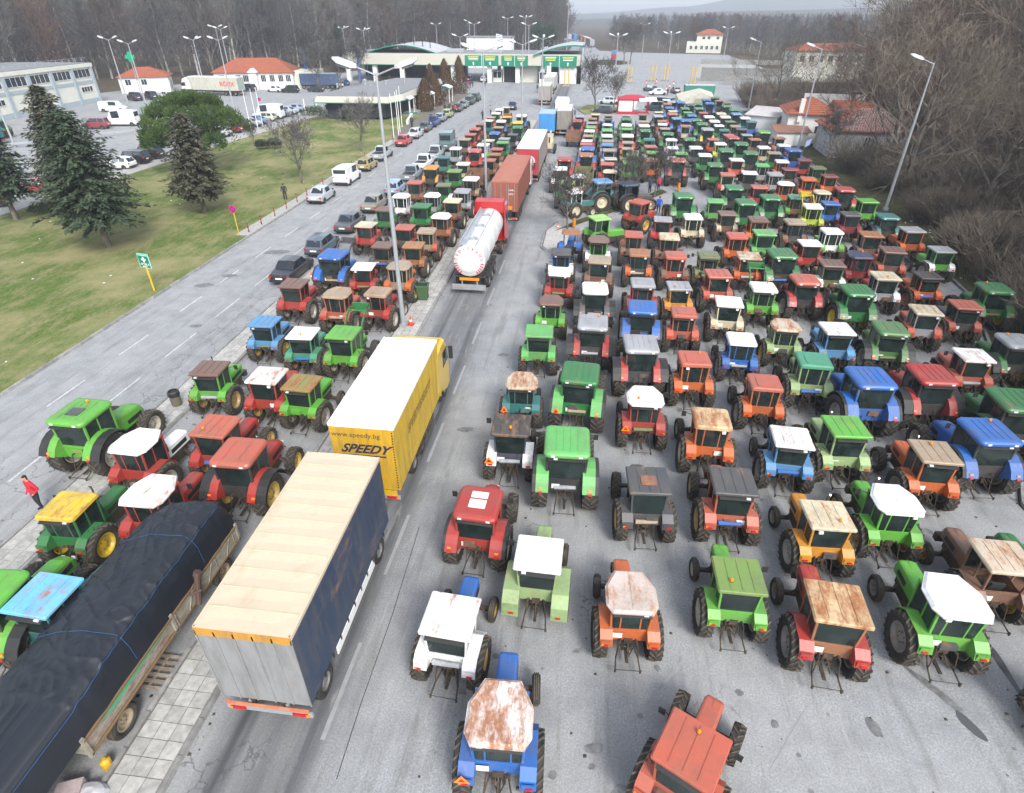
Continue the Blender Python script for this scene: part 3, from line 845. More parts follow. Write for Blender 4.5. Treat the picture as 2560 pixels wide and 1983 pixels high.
def rim_mesh(Rr, w):
    def f():
        ri = Rr * (.56 if Rr > .6 else .58); h = w * .36
        mb = MB()
        mb.lathe_x([(h * .95, ri + .012), (h, ri - .01), (h * .8, ri - .05), (h * .25, ri * .8), (h * .12, ri * .55), (h * .3, ri * .45), (h * .45, ri * .3), (h * .5, 0.001)], 20)
        mb.lathe_x([(-h * .95, ri + .012), (-h, ri - .01), (-h * .8, ri - .05), (h * .05, ri * .8), (h * .05, 0.001)][::-1], 20)
        for i in range(6):
            t = i * math.pi / 3; q = ri * .37
            mb.tube((h * .3, q * math.cos(t), q * math.sin(t)), (h * .58, q * math.cos(t), q * math.sin(t)), .018, n=5, m=1)
        return mb.mesh('rim', [M['paint'], M['iron']])
    return cached(('rim', Rr, w), f)
def wheel_far(Rr, w):
    def f():
        mb = MB(); h = w / 2; ri = Rr * .56
        mb.lathe_x([(-h * .7, ri), (-h, ri + (Rr - ri) * .5), (-h * .8, Rr - .02), (h * .8, Rr - .02), (h, ri + (Rr - ri) * .5), (h * .7, ri)], 14, 0)
        mb.lathe_x([(h * .7, ri), (h * .2, ri * .7), (h * .4, .001)], 14, 1)
        mb.lathe_x([(-h * .4, .001), (-h * .2, ri * .7), (-h * .7, ri)], 14, 1)
        return mb.mesh('wheel', [M['rubber'], M['paint']])
    return cached(('wfar', Rr, w), f)

SPEC = {  # wheel radius, width, front radius, width, track, wheelbase, cab half width, cab y0, y1, roof z
    'f': (.77, .44, .42, .23, .84, 2.1, .61, -.42, .78, 2.4), 'F': (.8, .46, .56, .35, .86, 2.15, .62, -.42, .84, 2.5),
    'o': (.77, .44, .42, .23, .84, 2.05, .62, -.4, .82, 2.4), 'O': (.8, .46, .56, .36, .86, 2.15, .63, -.42, .9, 2.5),
    'r': (.8, .46, .48, .3, .86, 2.15, .63, -.4, .82, 2.42), 'c': (.72, .38, .4, .2, .8, 2.0, .58, -.45, .7, 2.25),
    'm': (.86, .54, .6, .4, .9, 2.3, .69, -.42, .92, 2.5), 'M': (.94, .6, .68, .48, .95, 2.5, .74, -.46, 1.04, 2.66)}
def bev_rect(x, y0, y1, c):
    return [(-x + c, y0), (x - c, y0), (x, y0 + c), (x, y1 - c), (x - c, y1), (-x + c, y1), (-x, y1 - c), (-x, y0 + c)]
def roundrect(x, y0, y1, c, n=3):
    pts = []
    for cx, cy, a0 in ((x - c, y0 + c, -90), (x - c, y1 - c, 0), (-x + c, y1 - c, 90), (-x + c, y0 + c, 180)):
        for i in range(n + 1):
            a = rad(a0 + 90 * i / n); pts.append((cx + c * math.cos(a), cy + c * math.sin(a)))
    return pts
def shrink(out, k, cy):
    return [(x * k, cy + (y - cy) * k) for x, y in out]
def roof_mesh(t):
    def f():
        W_, y0, y1, z = SPEC[t][6], SPEC[t][7], SPEC[t][8], SPEC[t][9]
        mb = MB(); cy = (y0 + y1) / 2
        if t in 'fF':
            o = bev_rect(W_ + .13, y0 - .1, y1 + .12, .03); mb.prism(o, z, z + .07); mb.prism(shrink(o, .985, cy), z + .07, z + .105, 0, shrink(o, .955, cy))
            for x in (-.36, 0, .36): mb.box(x - .012, x + .012, y0 + .02, y1, z + .1, z + .122)
        elif t in 'oO':
            a, b_ = y0 - .16, y1 + .2
            o = [(-.60, a), (.60, a), (W_ + .15, a + .28), (W_ + .15, a + .95), (.44, b_), (-.44, b_), (-W_ - .15, a + .95), (-W_ - .15, a + .28)]
            mb.prism(o, z, z + .05); mb.prism(shrink(o, .985, cy), z + .05, z + .12, 0, shrink(o, .9, cy))
            mb.box(-.01, .01, a + .1, b_ - .1, z + .115, z + .132)
        elif t == 'r':
            o = roundrect(W_ + .1, y0 - .1, y1 + .1, .12); mb.prism(o, z - .02, z + .09, 0, shrink(o, .98, cy)); mb.prism(shrink(o, .98, cy), z + .09, z + .14, 0, shrink(o, .9, cy))
            mb.prism(roundrect(.42, y0 + .15, y1 - .3, .06), z + .135, z + .165)
        elif t == 'c':
            o = bev_rect(W_ + .12, y0 - .05, y1 + .1, .15); mb.prism(o, z, z + .04); mb.prism(shrink(o, .98, cy), z + .04, z + .09, 0, shrink(o, .8, cy))
        else:
            o = roundrect(W_ + .1, y0 - .14, y1 + .16, .2, 4)
            mb.prism(shrink(o, .95, cy), z - .05, z + .02, 0, o); mb.prism(o, z + .02, z + .1, 0, o); mb.prism(o, z + .1, z + .17, 0, shrink(o, .95, cy)); mb.prism(shrink(o, .95, cy), z + .17, z + .21, 0, shrink(o, .84, cy))
            for x in ((-.4, -.13, .13, .4) if t == 'M' else (-.3, .3)): mb.box(x - .01, x + .01, y0 + .12, y1 - .12, z + .2, z + .225)
            for x in (-.5, .5): mb.box(x - .07, x + .07, y0 - .155, y0 - .09, z + .03, z + .1, 1)
        return mb.mesh('roof', [M['paint'], M['whitelens']])
    return cached(('roof', t), f)
def cab_mesh(t, solid):
    def f():
        W_, y0, y1, z = SPEC[t][6], SPEC[t][7], SPEC[t][8], SPEC[t][9]
        mb = MB(); m = t in 'mM'; zb = 1.0; zw = 1.5 if not m else (1.5 if t == 'm' else 1.58); p = .03 if not m else .035
        wb = W_ * (.86 if not m else .9)
        def px(zz): return wb + (W_ - wb) * (zz - zb) / (z - zb)
        ys = [y0 + .04, (y0 + y1) / 2 - .05, y1 - .04]
        yr = y0 + (.0 if not m else -.04)
        if t == 'c':
            for x in (-.5, .5):
                mb.tube((x, y0 + .1, 1.0), (x, y0 + .05, z), .028); mb.tube((x, y1 - .1, 1.0), (x, y1 - .05, z), .022)
            return mb.mesh('cab_frame', M['paint'])
        for s in (-1, 1):
            for k, y in enumerate(ys):
                q = p if k != 1 else p * .75
                mb.hull([(s * (px(zb) - q), y - q, zb), (s * (px(zb) + q), y - q, zb), (s * (px(zb) + q), y + q, zb), (s * (px(zb) - q), y + q, zb), (s * (W_ - q), y - q, z), (s * (W_ + q), y - q, z), (s * (W_ + q), y + q, z), (s * (W_ - q), y + q, z)])
            # side rails: waist and eaves
            mb.box(s * W_ - p * .8, s * W_ + p * .8, y0 + .04, y1 - .04, z - .07, z - .002)
            xx = px(zw); mb.box(s * xx - p * .8, s * xx + p * .8, y0 + .04, (y0 + y1) / 2, zw - .05, zw)
            # lower side panel
            mb.hull([(s * wb - .015, y0 + .06, zb - .02), (s * wb + .015, y0 + .06, zb - .02), (s * wb + .015, (y0 + y1) / 2, zb - .02), (s * wb - .015, (y0 + y1) / 2, zb - .02), (s * px(zw) - .015, y0 + .06, zw - .05), (s * px(zw) + .015, y0 + .06, zw - .05), (s * px(zw) + .015, (y0 + y1) / 2, zw - .05), (s * px(zw) - .015, (y0 + y1) / 2, zw - .05)])
            mb.box(s * wb - .02, s * wb + .02, (y0 + y1) / 2, y1 - .06, .62, zb + .05)
        # rear rails
        mb.box(-W_, W_, y0 + .01, y0 + .07, z - .1, z - .002); mb.box(-px(zw), px(zw), y0 + .0, y0 + .07, zw - .09, zw)
        mb.box(-px(zb), px(zb), y0 + .02, y0 + .05, zb - .02, zw - .09)
        if not m:
            if t in 'oOr':
                for x in (-.3, .3): mb.box(x - .02, x + .02, y0 + .02, y0 + .06, zw, z - .08)
        mb.box(-W_, W_, y1 - .07, y1 - .01, z - .1, z - .002); mb.box(-px(zb), px(zb), y1 - .06, y1 - .02, zb, 1.32)
        mb.box(-wb, wb, y0 + .05, y1 - .05, zb - .08, zb - .03)
        return mb.mesh('cab_frame', M['paint'])
    return cached(('cab', t), f)
def pane_meshes(t):
    def f():
        W_, y0, y1, z = SPEC[t][6], SPEC[t][7], SPEC[t][8], SPEC[t][9]
        m = t in 'mM'; zb = 1.0; zw = 1.5 if not m else (1.5 if t == 'm' else 1.58); wb = W_ * (.86 if not m else .9)
        def px(zz): return wb + (W_ - wb) * (zz - zb) / (z - zb)
        out = {}
        def pane(name, pts):
            mb = MB(); a, b_, c, d = [Vector(p) for p in pts]; n = (b_ - a).cross(d - a).normalized() * .006
            mb.hull([tuple(v) for v in (a, b_, c, d)] + [tuple(v + n) for v in (a, b_, c, d)]); out[name] = mb.mesh(name, M['glass'])
        e = .035
        pane('rear_window', [(-px(zw) + e, y0 + .03, zw + .01), (px(zw) - e, y0 + .03, zw + .01), (W_ - e, y0 + .04, z - .1), (-W_ + e, y0 + .04, z - .1)])
        pane('windscreen', [(px(1.34) - e, y1 - .03, 1.34), (-px(1.34) + e, y1 - .03, 1.34), (-W_ + e, y1 - .04, z - .1), (W_ - e, y1 - .04, z - .1)])
        ym = (y0 + y1) / 2 - .05
        for s, nm in ((-1, 'L'), (1, 'R')):
            pane('side_window' + nm, [(s * px(zw), y0 + .08, zw + .01), (s * px(zw), ym - .03, zw + .01), (s * W_, ym - .03, z - .07), (s * W_, y0 + .08, z - .07)])
            pane('door_window' + nm, [(s * px(zb + .06), ym + .03, zb + .06), (s * px(zb + .06), y1 - .08, zb + .06), (s * W_, y1 - .08, z - .07), (s * W_, ym + .03, z - .07)])
        mb = MB()
        mb.box(-px(zw) + e, px(zw) - e, y0 + .025, y0 + .035, zw + .01, z - .1)
        for s in (-1, 1): mb.hull([(s * (wb - .01), y0 + .08, zb + .05), (s * wb, y0 + .08, zb + .05), (s * wb, y1 - .08, zb + .05), (s * (wb - .01), y1 - .08, zb + .05), (s * (W_ - .01), y0 + .08, z - .07), (s * W_, y0 + .08, z - .07), (s * W_, y1 - .08, z - .07), (s * (W_ - .01), y1 - .08, z - .07)])
        mb.box(-.5, .5, y1 - .04, y1 - .03, 1.3, z - .1)
        out['all'] = mb.mesh('windows', M['glass'])
        return out
    return cached(('panes', t), f)
def hood_mesh(t, far=False):
    def f():
        mb = MB(); wbse = SPEC[t][5]; y1 = SPEC[t][8]; L = wbse + (.5 if t in 'mM' else .42)
        if t in 'mM':
            hw = .32 if t == 'm' else .36; k = .12 if t == 'M' else 0
            secs = [(y1 - .02, hw, 1.62 + k, .9), (y1 + .5, hw, 1.58 + k, .88), (L - .35, hw * .95, 1.44 + k, .85), (L - .06, hw * .85, 1.3 + k, .85), (L + .04, hw * .72, 1.12 + k, .86)]
            c = .09
        else:
            hw = .27 if t != 'c' else .24
            secs = [(y1 - .02, hw + .02, 1.46, .95), (y1 + .02 + .35, hw + .01, 1.45, .93), (L - .08, hw, 1.38, .9), (L + .02, hw - .03, 1.33, .9)]
            c = .05
        rs = []
        for y, w, zt, zb in secs:
            rs.append([(-w, y, zb), (w, y, zb), (w, y, zt - c * 1.5), (w - c * .5, y, zt - c * .5), (w - c * 1.6, y, zt), (-w + c * 1.6, y, zt), (-w + c * .5, y, zt - c * .5), (-w, y, zt - c * 1.5)])
        mb.rings(rs)
        y, w, zt, zb = secs[-1]
        mb.box(-w + .04, w - .04, y - .01, y + .012, zb + .04, zt - .1, 1)
        if not far:
            for s in (-1, 1):
                ya, yb = secs[1][0] + .1, secs[-2][0] - .15
                mb.box(s * (secs[2][1] + (.0 if s > 0 else .0)) - .006, s * secs[2][1] + .006 + (.006 if s > 0 else 0), ya, yb, 1.0, 1.2, 1)
            mb.box(-.012, .012, secs[0][0] + .05, secs[2][0], secs[2][2] - .02, secs[2][2] + .02 if t not in 'mM' else secs[2][2] + .005)
        return mb.mesh('hood', [M['paint'], M['dark']])
    return cached(('hood', t, far), f)
def chassis_mesh(t, far=False):
    def f():
        rr, rw, fr, fw, tr, wb = SPEC[t][:6]
        mb = MB()
        mb.box(-.2, .2, -.3, .7, rr - .22, rr + .22); mb.box(-.17, .17, .7, wb + .28, .55, .93); mb.box(-.26, .26, .1, .6, .45, .6); mb.box(-.5, .5, .1, SPEC[t][8] - .1, .62, .96); mb.box(-.24, .24, .7, wb + .1, .42, .9)
        mb.tube((-tr + .1, 0, rr), (tr - .1, 0, rr), .1, n=8)
        mb.box(-tr + fw * .3, tr - fw * .3, wb - .06, wb + .06, fr - .06, fr + .07)
        if not far:
            mb.box(-.3, -.2, .2, .9, .55, .85); mb.box(.2, .34, .35, .95, .5, .82); mb.tube((0, -.3, rr - .02), (0, -.46, rr - .02), .05)
            mb.box(-.13, .13, -.42, -.28, rr + .05, rr + .3); mb.tube((-.28, wb - .1, .75), (-.5, wb - .1, fr + .02), .03); mb.tube((.28, wb - .1, .75), (.5, wb - .1, fr + .02), .03)
            for s in (-1, 1):
                mb.tube((s * .17, -.3, rr + .15), (s * .26, -.42, rr + .22), .045); mb.box(s * .13 - .04, s * .13 + .04, -.4, -.2, rr - .3, rr - .1)
                mb.box(s * .47 - .13, s * .47 + .13, .62, .95, .48, .52); mb.box(s * .52 - .05, s * .52 + .05, .7, .95, .78, .82)
        return mb.mesh('chassis', M['iron'])
    return cached(('chassis', t, far), f)
def linkage_mesh(t):
    def f():
        rr = SPEC[t][0]; mb = MB()
        for s in (-1, 1):
            mb.path([(s * .22, -.22, rr - .25), (s * .34, -.62, .42), (s * .38, -1.0, .33)], .024)
            mb.path([(s * .2, -.25, rr + .28), (s * .28, -.55, rr + .24)], .03); mb.tube((s * .28, -.55, rr + .24), (s * .34, -.66, .42), .018)
            mb.tube((s * .38, -1.0, .27), (s * .38, -1.0, .39), .035)
        mb.tube((0, -.34, rr + .12), (.02, -.8, rr - .05), .022); mb.tube((-.05, -.42, .3), (.05, -.42, .3), .03); mb.box(-.05, .05, -.72, -.2, .3, .335); mb.tube((-.38, -.98, .33), (.38, -.98, .33), .014)
        return mb.mesh('lift_linkage', M['iron'])
    return cached(('link', t), f)
def fender_mesh(t, side, big=False, skin='paint'):
    def f():
        rr, rw, fr, fw, tr, wb, W_ = SPEC[t][:7]
        mb = MB(); m = t in 'mM' 
        x0, x1 = W_ * .84, (tr + rw / 2 - .03 if m else tr + .06) + (.14 if big else 0)
        r = rr + .09
        angs = [22, 40, 58, 76, 94, 112, 130, 148, 164] if m else ([20, 52, 100, 135, 172] if not big else [10, 40, 90, 138, 178])
        pts = [(r * (1 if m else 1.06) * math.cos(rad(180 - a)), rr + r * (1 if m else 1.06) * math.sin(rad(180 - a))) for a in angs]
        # a=small angle is the rear end (negative y)
        pts = [(y, z) for y, z in pts]
        if not m: pts = [(-(rr - .03), 1.12), (-(rr - .1), 1.36), (-.44, 1.47 + (rr - .72)), (.36, 1.46 + (rr - .72)), (.66, 1.24), (.76, 1.05)] if not big else [(-(rr + .16), .78), (-(rr + .12), 1.3), (-.55, 1.52), (.5, 1.52), (.86, 1.2), (.95, .95)]
        def seg(xa, xb, th, mm):
            vs = []
            for y, z in pts:
                d = Vector((y, z - rr)).normalized() * th
                vs += [(side * xa, y, z), (side * xb, y, z), (side * xb, y + d.x, z + d.y), (side * xa, y + d.x, z + d.y)]
            fs = []
            for i in range(len(pts) - 1):
                a = 4 * i; b_ = a + 4
                for k in range(4): fs.append((a + k, a + (k + 1) % 4, b_ + (k + 1) % 4, b_ + k))
            n = 4 * (len(pts) - 1); fs += [(0, 1, 2, 3), (n + 3, n + 2, n + 1, n)]
            mb.add(vs, fs, mm)
        if m:
            k_ = x0 + (x1 - x0) * (.45 if big else .78)
            seg(x0, k_, .05, 0); seg(k_ + .002, x1, .035, 1)
        else: seg(x0, x1, .03, 0)
        # inner wall between fender top and cab floor
        k = len(pts); vs = [(side * (x0 + .01), y, z) for y, z in pts] + [(side * (x0 + .01), y * .5, .98) for y, z in pts]
        mb.add(vs, [(i, i + 1, k + i + 1, k + i) for i in range(k - 1)], 0)
        y, z = pts[0]
        if not m:
            mb.box(min(side * (x0 + .04), side * (x1 - .03)), max(side * (x0 + .04), side * (x1 - .03)), y - .03, y - .004, z + .02, z + .24, 0)
        return mb.mesh('fender', [M['paint'], M['dark']])
    return cached(('fender', t, side, big), f)
def light_mesh(mat, w=.14, h=.07): return cached(('light', mat, w, h), lambda: MB().box(-w / 2, w / 2, -.03, .0, -h / 2, h / 2).mesh('light', M[mat]))
def beacon_mesh(): return cached('beacon', lambda: MB().lathe_z([(.05, 0), (.05, .03)], 8, 1).lathe_z([(.045, .03), (.05, .1), (.03, .14), (.001, .15)], 8).mesh('beacon', [M['amberlens'], M['dark']]))
def seat_mesh(): return cached('seat', lambda: MB().box(-.24, .24, -.05, .35, 1.05, 1.2).hull([(-.23, -.1, 1.2), (.23, -.1, 1.2), (.23, .0, 1.2), (-.23, .0, 1.2), (-.2, -.2, 1.62), (.2, -.2, 1.62), (.2, -.1, 1.62), (-.2, -.1, 1.62)]).mesh('seat', M['seat']))
def swheel_mesh():
    def f():
        mb = MB(); pts = [(.19 * math.cos(i * math.pi / 6), .66 + .15 * math.sin(i * math.pi / 6), 1.5 + .11 * math.sin(i * math.pi / 6)) for i in range(13)]
        mb.path(pts, .015, 5); mb.tube((0, .85, 1.1), (0, .66, 1.5), .025); mb.tube((-.19, .66, 1.5), (.19, .66, 1.5), .01); mb.hull([(-.3, .72, 1.1), (.3, .72, 1.1), (.3, .9, 1.1), (-.3, .9, 1.1), (-.25, .74, 1.4), (.25, .74, 1.4), (.25, .86, 1.38), (-.25, .86, 1.38)])
        return mb.mesh('steering_wheel', M['dark'])
    return cached('sw', f)
def exhaust_mesh(tall): return cached(('exh', tall), lambda: MB().tube((0, 0, 0), (0, 0, .35), .05, n=8).tube((0, 0, .35), (0, 0, .75 + tall), .028, n=8).tube((0, 0, .75 + tall), (0, -.1, .85 + tall), .03, n=8, m=1).mesh('exhaust_pipe', [M['iron'], M['chrome']]))
def mirror_mesh(s): return cached(('mir', s), lambda: MB().path([(0, 0, 0), (s * .32, .05, .06)], .012, 5).box(s * .34 - .09, s * .34 + .09, .03, .06, -.12, .12).mesh('mirror', M['dark']))
def tri_mesh():
    def f():
        mb = MB(); a = .19
        mb.add([(-a, 0, 0), (a, 0, 0), (0, 0, a * 1.7), (-a, -.012, 0), (a, -.012, 0), (0, -.012, a * 1.7)], [(0, 2, 1), (3, 4, 5), (0, 1, 4, 3), (1, 2, 5, 4), (2, 0, 3, 5)], 0)
        mb.add([(-a * .5, -.015, .06), (a * .5, -.015, .06), (0, -.015, a * 1.1)], [(0, 1, 2)], 1)
        return mb.mesh('warning_triangle', [M['amberlens'], M['redlens']])
    return cached('tri', f)
def loader_mesh(t):
    def f():
        mb = MB(); wb = SPEC[t][5]
        for s in (-1, 1):
            x = s * .48
            mb.box(x - .05, x + .05, 1.0, 1.2, .6, 1.5); mb.box(min(x, s * .2), max(x, s * .2), 1.02, 1.18, .6, .72)
            pts = [(x, 1.05, 1.5), (x, 1.5, 2.35), (x, 2.3, 2.9), (x, 2.9, 2.75)]
            for p, q in zip(pts, pts[1:]):
                p = Vector(p); q = Vector(q); d = (q - p).normalized(); n = Vector((0, -d.z, d.y)) * .06
                mb.hull([p - n + Vector((-.035, 0, 0)), p - n + Vector((.035, 0, 0)), q - n + Vector((.035, 0, 0)), q - n + Vector((-.035, 0, 0)), p + n + Vector((-.035, 0, 0)), p + n + Vector((.035, 0, 0)), q + n + Vector((.035, 0, 0)), q + n + Vector((-.035, 0, 0))])
            mb.tube((x, 1.15, 1.1), (x, 1.75, 2.4), .035, m=1); mb.tube((x, 1.9, 2.7), (x, 2.8, 3.0), .03, m=1)
        mb.tube((-.48, 2.3, 2.85), (.48, 2.3, 2.85), .045); mb.box(-.5, .5, 2.86, 2.94, 2.6, 3.05)
        return mb.mesh('loader_arms', [M['paint'], M['iron']])
    return cached(('loader', t), f)

ORD = 'first second third fourth fifth sixth seventh eighth ninth tenth eleventh twelfth thirteenth fourteenth fifteenth sixteenth seventeenth eighteenth nineteenth twentieth twenty-first twenty-second twenty-third twenty-fourth twenty-fifth twenty-sixth twenty-seventh twenty-eighth twenty-ninth thirtieth thirty-first thirty-second thirty-third thirty-fourth thirty-fifth thirty-sixth thirty-seventh thirty-eighth'.split()
def wd(c): return WORDS.get(c, c)
RIMC = [(.45, .42, .34), (.5, .33, .06), (.34, .32, .28), (.3, .09, .05), (.42, .3, .1), (.25, .24, .22)]

def bits(root, d, t, rnd):
    """the odd things that make one tractor differ from the next"""
    W_, y0, y1, z = SPEC[t][6:10]; rr, tr = SPEC[t][0], SPEC[t][4]
    def toolbox():
        return MB().box(-.22, .22, -.1, .1, 0, .2).mesh('toolbox', M['paint'])
    if rnd.random() < .4: ob('toolbox', cached('toolbox', toolbox), root, rgba(rnd.choice(('dkgray', 'brown', d['body'])), .4), (rnd.choice((-.2, .2, 0)), -.42, rr + .32))
    if rnd.random() < .55: ob('number_plate', cached('tplate', lambda: MB().box(-.15, .15, -.01, .01, -.1, .1).mesh('plate', M['white'])), root, None, (rnd.choice((-1, 1)) * .36, y0 - .03, 1.24))
    if rnd.random() < .5: ob('work_light', cached('wlight', lambda: MB().box(-.07, .07, -.05, .04, -.05, .05).mesh('work_light', M['whitelens'])), root, None, (rnd.choice((-1, 1)) * .4, y0 - .07, z - .1))
    if rnd.random() < .5: ob('visor', cached(('visor', t), lambda: MB().hull([(-W_ + .05, y0 - .16, z - .14), (W_ - .05, y0 - .16, z - .14), (W_ - .05, y0 + .02, z - .06), (-W_ + .05, y0 + .02, z - .06), (-W_ + .05, y0 - .16, z - .12), (W_ - .05, y0 - .16, z - .12), (W_ - .05, y0 + .02, z - .04), (-W_ + .05, y0 + .02, z - .04)]).mesh('visor', M['dark'])), root)
    if rnd.random() < .45: ob('fuel_tank', cached('ftank', lambda: MB().tube((0, 0, 0), (0, .6, 0), .16, n=10).mesh('fuel_tank', M['paint'])), root, rgba(rnd.choice(('dkgray', 'brown', 'gray')), .4), (rnd.choice((-1, 1)) * .42, .75, .72))
    if rnd.random() < .35: ob('ballast_weight', cached('bw', lambda: MB().box(-.28, .28, 0, .22, .55, .85).mesh('ballast', M['iron'])), root, None, (0, SPEC[t][5] + .5, 0))
    if rnd.random() < .5: ob('hydraulic_hose', cached('hose', lambda: MB().path([(.12, -.3, 1.0), (.16, -.55, .85), (.05, -.66, .62), (-.08, -.52, .7)], .018, 5).mesh('hose', M['dark'])), root)
    if rnd.random() < .3: ob('rolled_sheet', cached('cover', lambda: MB().tube((-.4, 0, 0), (.4, 0, .02), .09, .07, n=8).mesh('rolled_sheet', M['canvas'])), root, rgba(rnd.choice(('gray', 'tan', 'olive', 'blue')), 0), (0, -.5, 1.2))
def make_tractor(d, label, lod):
    t = d['t']; rr, rw, fr, fw, tr, wb, W_, y0, y1, z = SPEC[t]
    rnd = random.Random(hash((round(d['x'] * 10), round(d['y'] * 10))) & 0xffff)
    h = d.get('h', 0)
    root = thing('tractor', label, 'tractor', (d['x'], d['y'], 0), -h + (rnd.uniform(-4, 4) if not h else 0), 'tractors of the blockade')
    s = 1.02 + rnd.uniform(-.05, .04); root.scale = (s, s, s)
    body = rgba(d['body'], .18 + (.25 if d['body'] in ('brown', 'rust', 'olive', 'cream') else 0))
    roofc = rgba(d['roof'], [.12, .5, .85][d['rust']] if d['rust'] else (.72 if d['roof'] in ('rustwhite', 'rustcream', 'rust', 'rustpink', 'mossrust', 'amberrust') else .12))
    fc = rgba(d['fend'], .1) if 'fend' in d else body
    hc = rgba(d['hood'], .15) if 'hood' in d else body
    modern = t in 'mM'
    if 'rim' in d: rim = rgba(d['rim'], .2)
    elif d['body'] == 'green' and modern: rim = rgba('yellow', .1)
    elif modern: rim = (*rnd.choice(RIMC[:3]), .2)
    else: rim = (*rnd.choice(RIMC), .35)
    near = lod == 0
    q = rnd.random(); cabc = body; blk = rnd.random() < .5
    if modern and q < .45: cabc = (.03, .03, .035, 0)
    elif not modern and q < .22 and d['y'] > 31: cabc = (*roofc[:3], .3)
    elif not modern and q < .36 and d['y'] > 31: cabc = rgba(rnd.choice(('gray', 'dkgray', 'cream', 'brown')), .35)
    if 'cab' in d: cabc = rgba(d['cab'], .2)
    if 'fend' not in d and not modern and rnd.random() < .16 and d['y'] > 31: fc = rgba(rnd.choice(('white', 'dkgray', 'brown', 'gray')), .3)
    ob('hood', hood_mesh(t, not near), root, hc)
    ob('chassis', chassis_mesh(t, lod == 2), root)
    ob('cab_frame', cab_mesh(t, 0), root, cabc)
    ob('roof', roof_mesh(t), root, roofc)
    for sd in (-1, 1):
        if t != 'c' or True: ob('fender', fender_mesh(t, sd, 'bigfend' in d or (modern and blk)), root, fc)
    if t != 'c':
        P = pane_meshes(t)
        if lod < 2:
            for k, nm in (('rear_window', 'rear_window'), ('windscreen', 'windscreen'), ('side_windowL', 'side_window'), ('side_windowR', 'side_window'), ('door_windowL', 'door_window'), ('door_windowR', 'door_window')):
                if lod == 1 and nm == 'door_window': continue
                if 'open' in d and nm != 'windscreen': continue
                ob(nm, P[k], root)
        else: ob('glazing', P['all'], root)
    xr = tr; n = 28 if near else 20
    for sd in (-1, 1):
        for nm, r_, w_, y, x in (('rear_wheel', rr, rw, 0, xr), ('front_wheel', fr, fw, wb, tr * (.93 if not modern else .96))):
            steer = rnd.uniform(-.06, .06) if nm == 'front_wheel' else 0
            if lod == 2:
                ob(nm, wheel_far(r_, w_), root, rim, (sd * x, y, r_))
            else:
                w = ob(nm, tyre_mesh(r_, w_, not (nm == 'front_wheel' and w_ < .3), n if r_ > .5 else 20), root, None, (sd * x, y, r_), (rnd.uniform(0, 6), 0, (0 if sd > 0 else math.pi) + steer))
                ob('rim', rim_mesh(r_, w_), w, rim)
    if near or lod == 1:
        ob('lift_linkage', linkage_mesh(t), root)
        ya = -(rr + .1) - .038 if not modern else -(rr + .0)
        for sd in (-1, 1):
            if modern: ob('tail_light', light_mesh('redlens'), root, None, (sd * (tr - .05), -(rr * .93 + .14), rr + .42), (-.5, 0, 0))
            else: ob('tail_light', light_mesh('redlens', .16, .06), root, None, (sd * (tr - .1), (-(rr - .03) if 'bigfend' not in d else -(rr + .16)) - .035, 1.22 if 'bigfend' not in d else .95))
    if near:
        for sd in (-1, 1):
            if modern: ob('indicator', light_mesh('amberlens', .12, .06), root, None, (sd * (tr - .05), -(rr * .93 + .06), rr + .54), (-.6, 0, 0))
            elif rnd.random() < .6: ob('indicator', light_mesh('amberlens', .07, .05), root, None, (sd * (tr - .02), -(rr - .03) - .035, 1.24))
            ob('headlight', light_mesh('whitelens', .12, .1), root, None, (sd * .17, wb + (.42 if not modern else .5) + .05, 1.12), (0, 0, math.pi))
        bits(root, d, t, rnd)
        if t != 'c' or True:
            ob('seat', seat_mesh(), root); ob('steering_wheel', swheel_mesh(), root)
        if not modern or 'mir' in d or rnd.random() < .6:
            for sd in (-1, 1):
                if rnd.random() < (.8 if modern or 'mir' in d else .3): ob('mirror', mirror_mesh(sd), root, None, (sd * (W_ + .02), y1 - .06, z - .2))
    tall = .55 if 'exh' in d else .12
    if lod < 2 or rnd.random() < .3:
        ex = -.3 if (rnd.random() < .5) else .3
        ob('exhaust_pipe', exhaust_mesh(tall), root, None, (ex * 1.02, y1 + .28, 1.3))
    if 'beacon' in d or (near and rnd.random() < .12):
        ob('beacon', beacon_mesh(), root, None, (rnd.choice((-.3, .3, 0)), y0 + .3 if rnd.random() < .3 else y1 - .2, z + (.1 if not modern else .2)))
    if 'tri' in d: ob('warning_triangle', tri_mesh(), root, None, (-tr + .06, -(rr - .03) - .06, 1.3))
    if 'hatch' in d: ob('roof_hatch', cached('hatch', lambda: MB().box(-.3, .3, -.3, .1, 0, .03).box(-.3, .3, .2, .5, 0, .03).mesh('hatch', M['white'])), root, None, (0, .2, z + .215))
    if 'hatch2' in d: ob('roof_hatch', cached('hatch2', lambda: MB().box(-.28, .28, -.25, .25, 0, .03).mesh('hatch2', M['paint'])), root, (.2, .09, .06, .4) if d['body'] == 'dkgray' else (.05, .055, .06, 0), (0, .15, z + (.11 if t in 'fF' else .21)))
    if 'loader' in d: ob('loader_arms', loader_mesh(t), root, rgba('yellow' if d['body'] == 'yellowgreen' else ('green' if d['body'] == 'lime' else 'dkgray'), .2))
    if d['roof'] == 'white' and t in 'oO' and lod == 0: pass
    return root

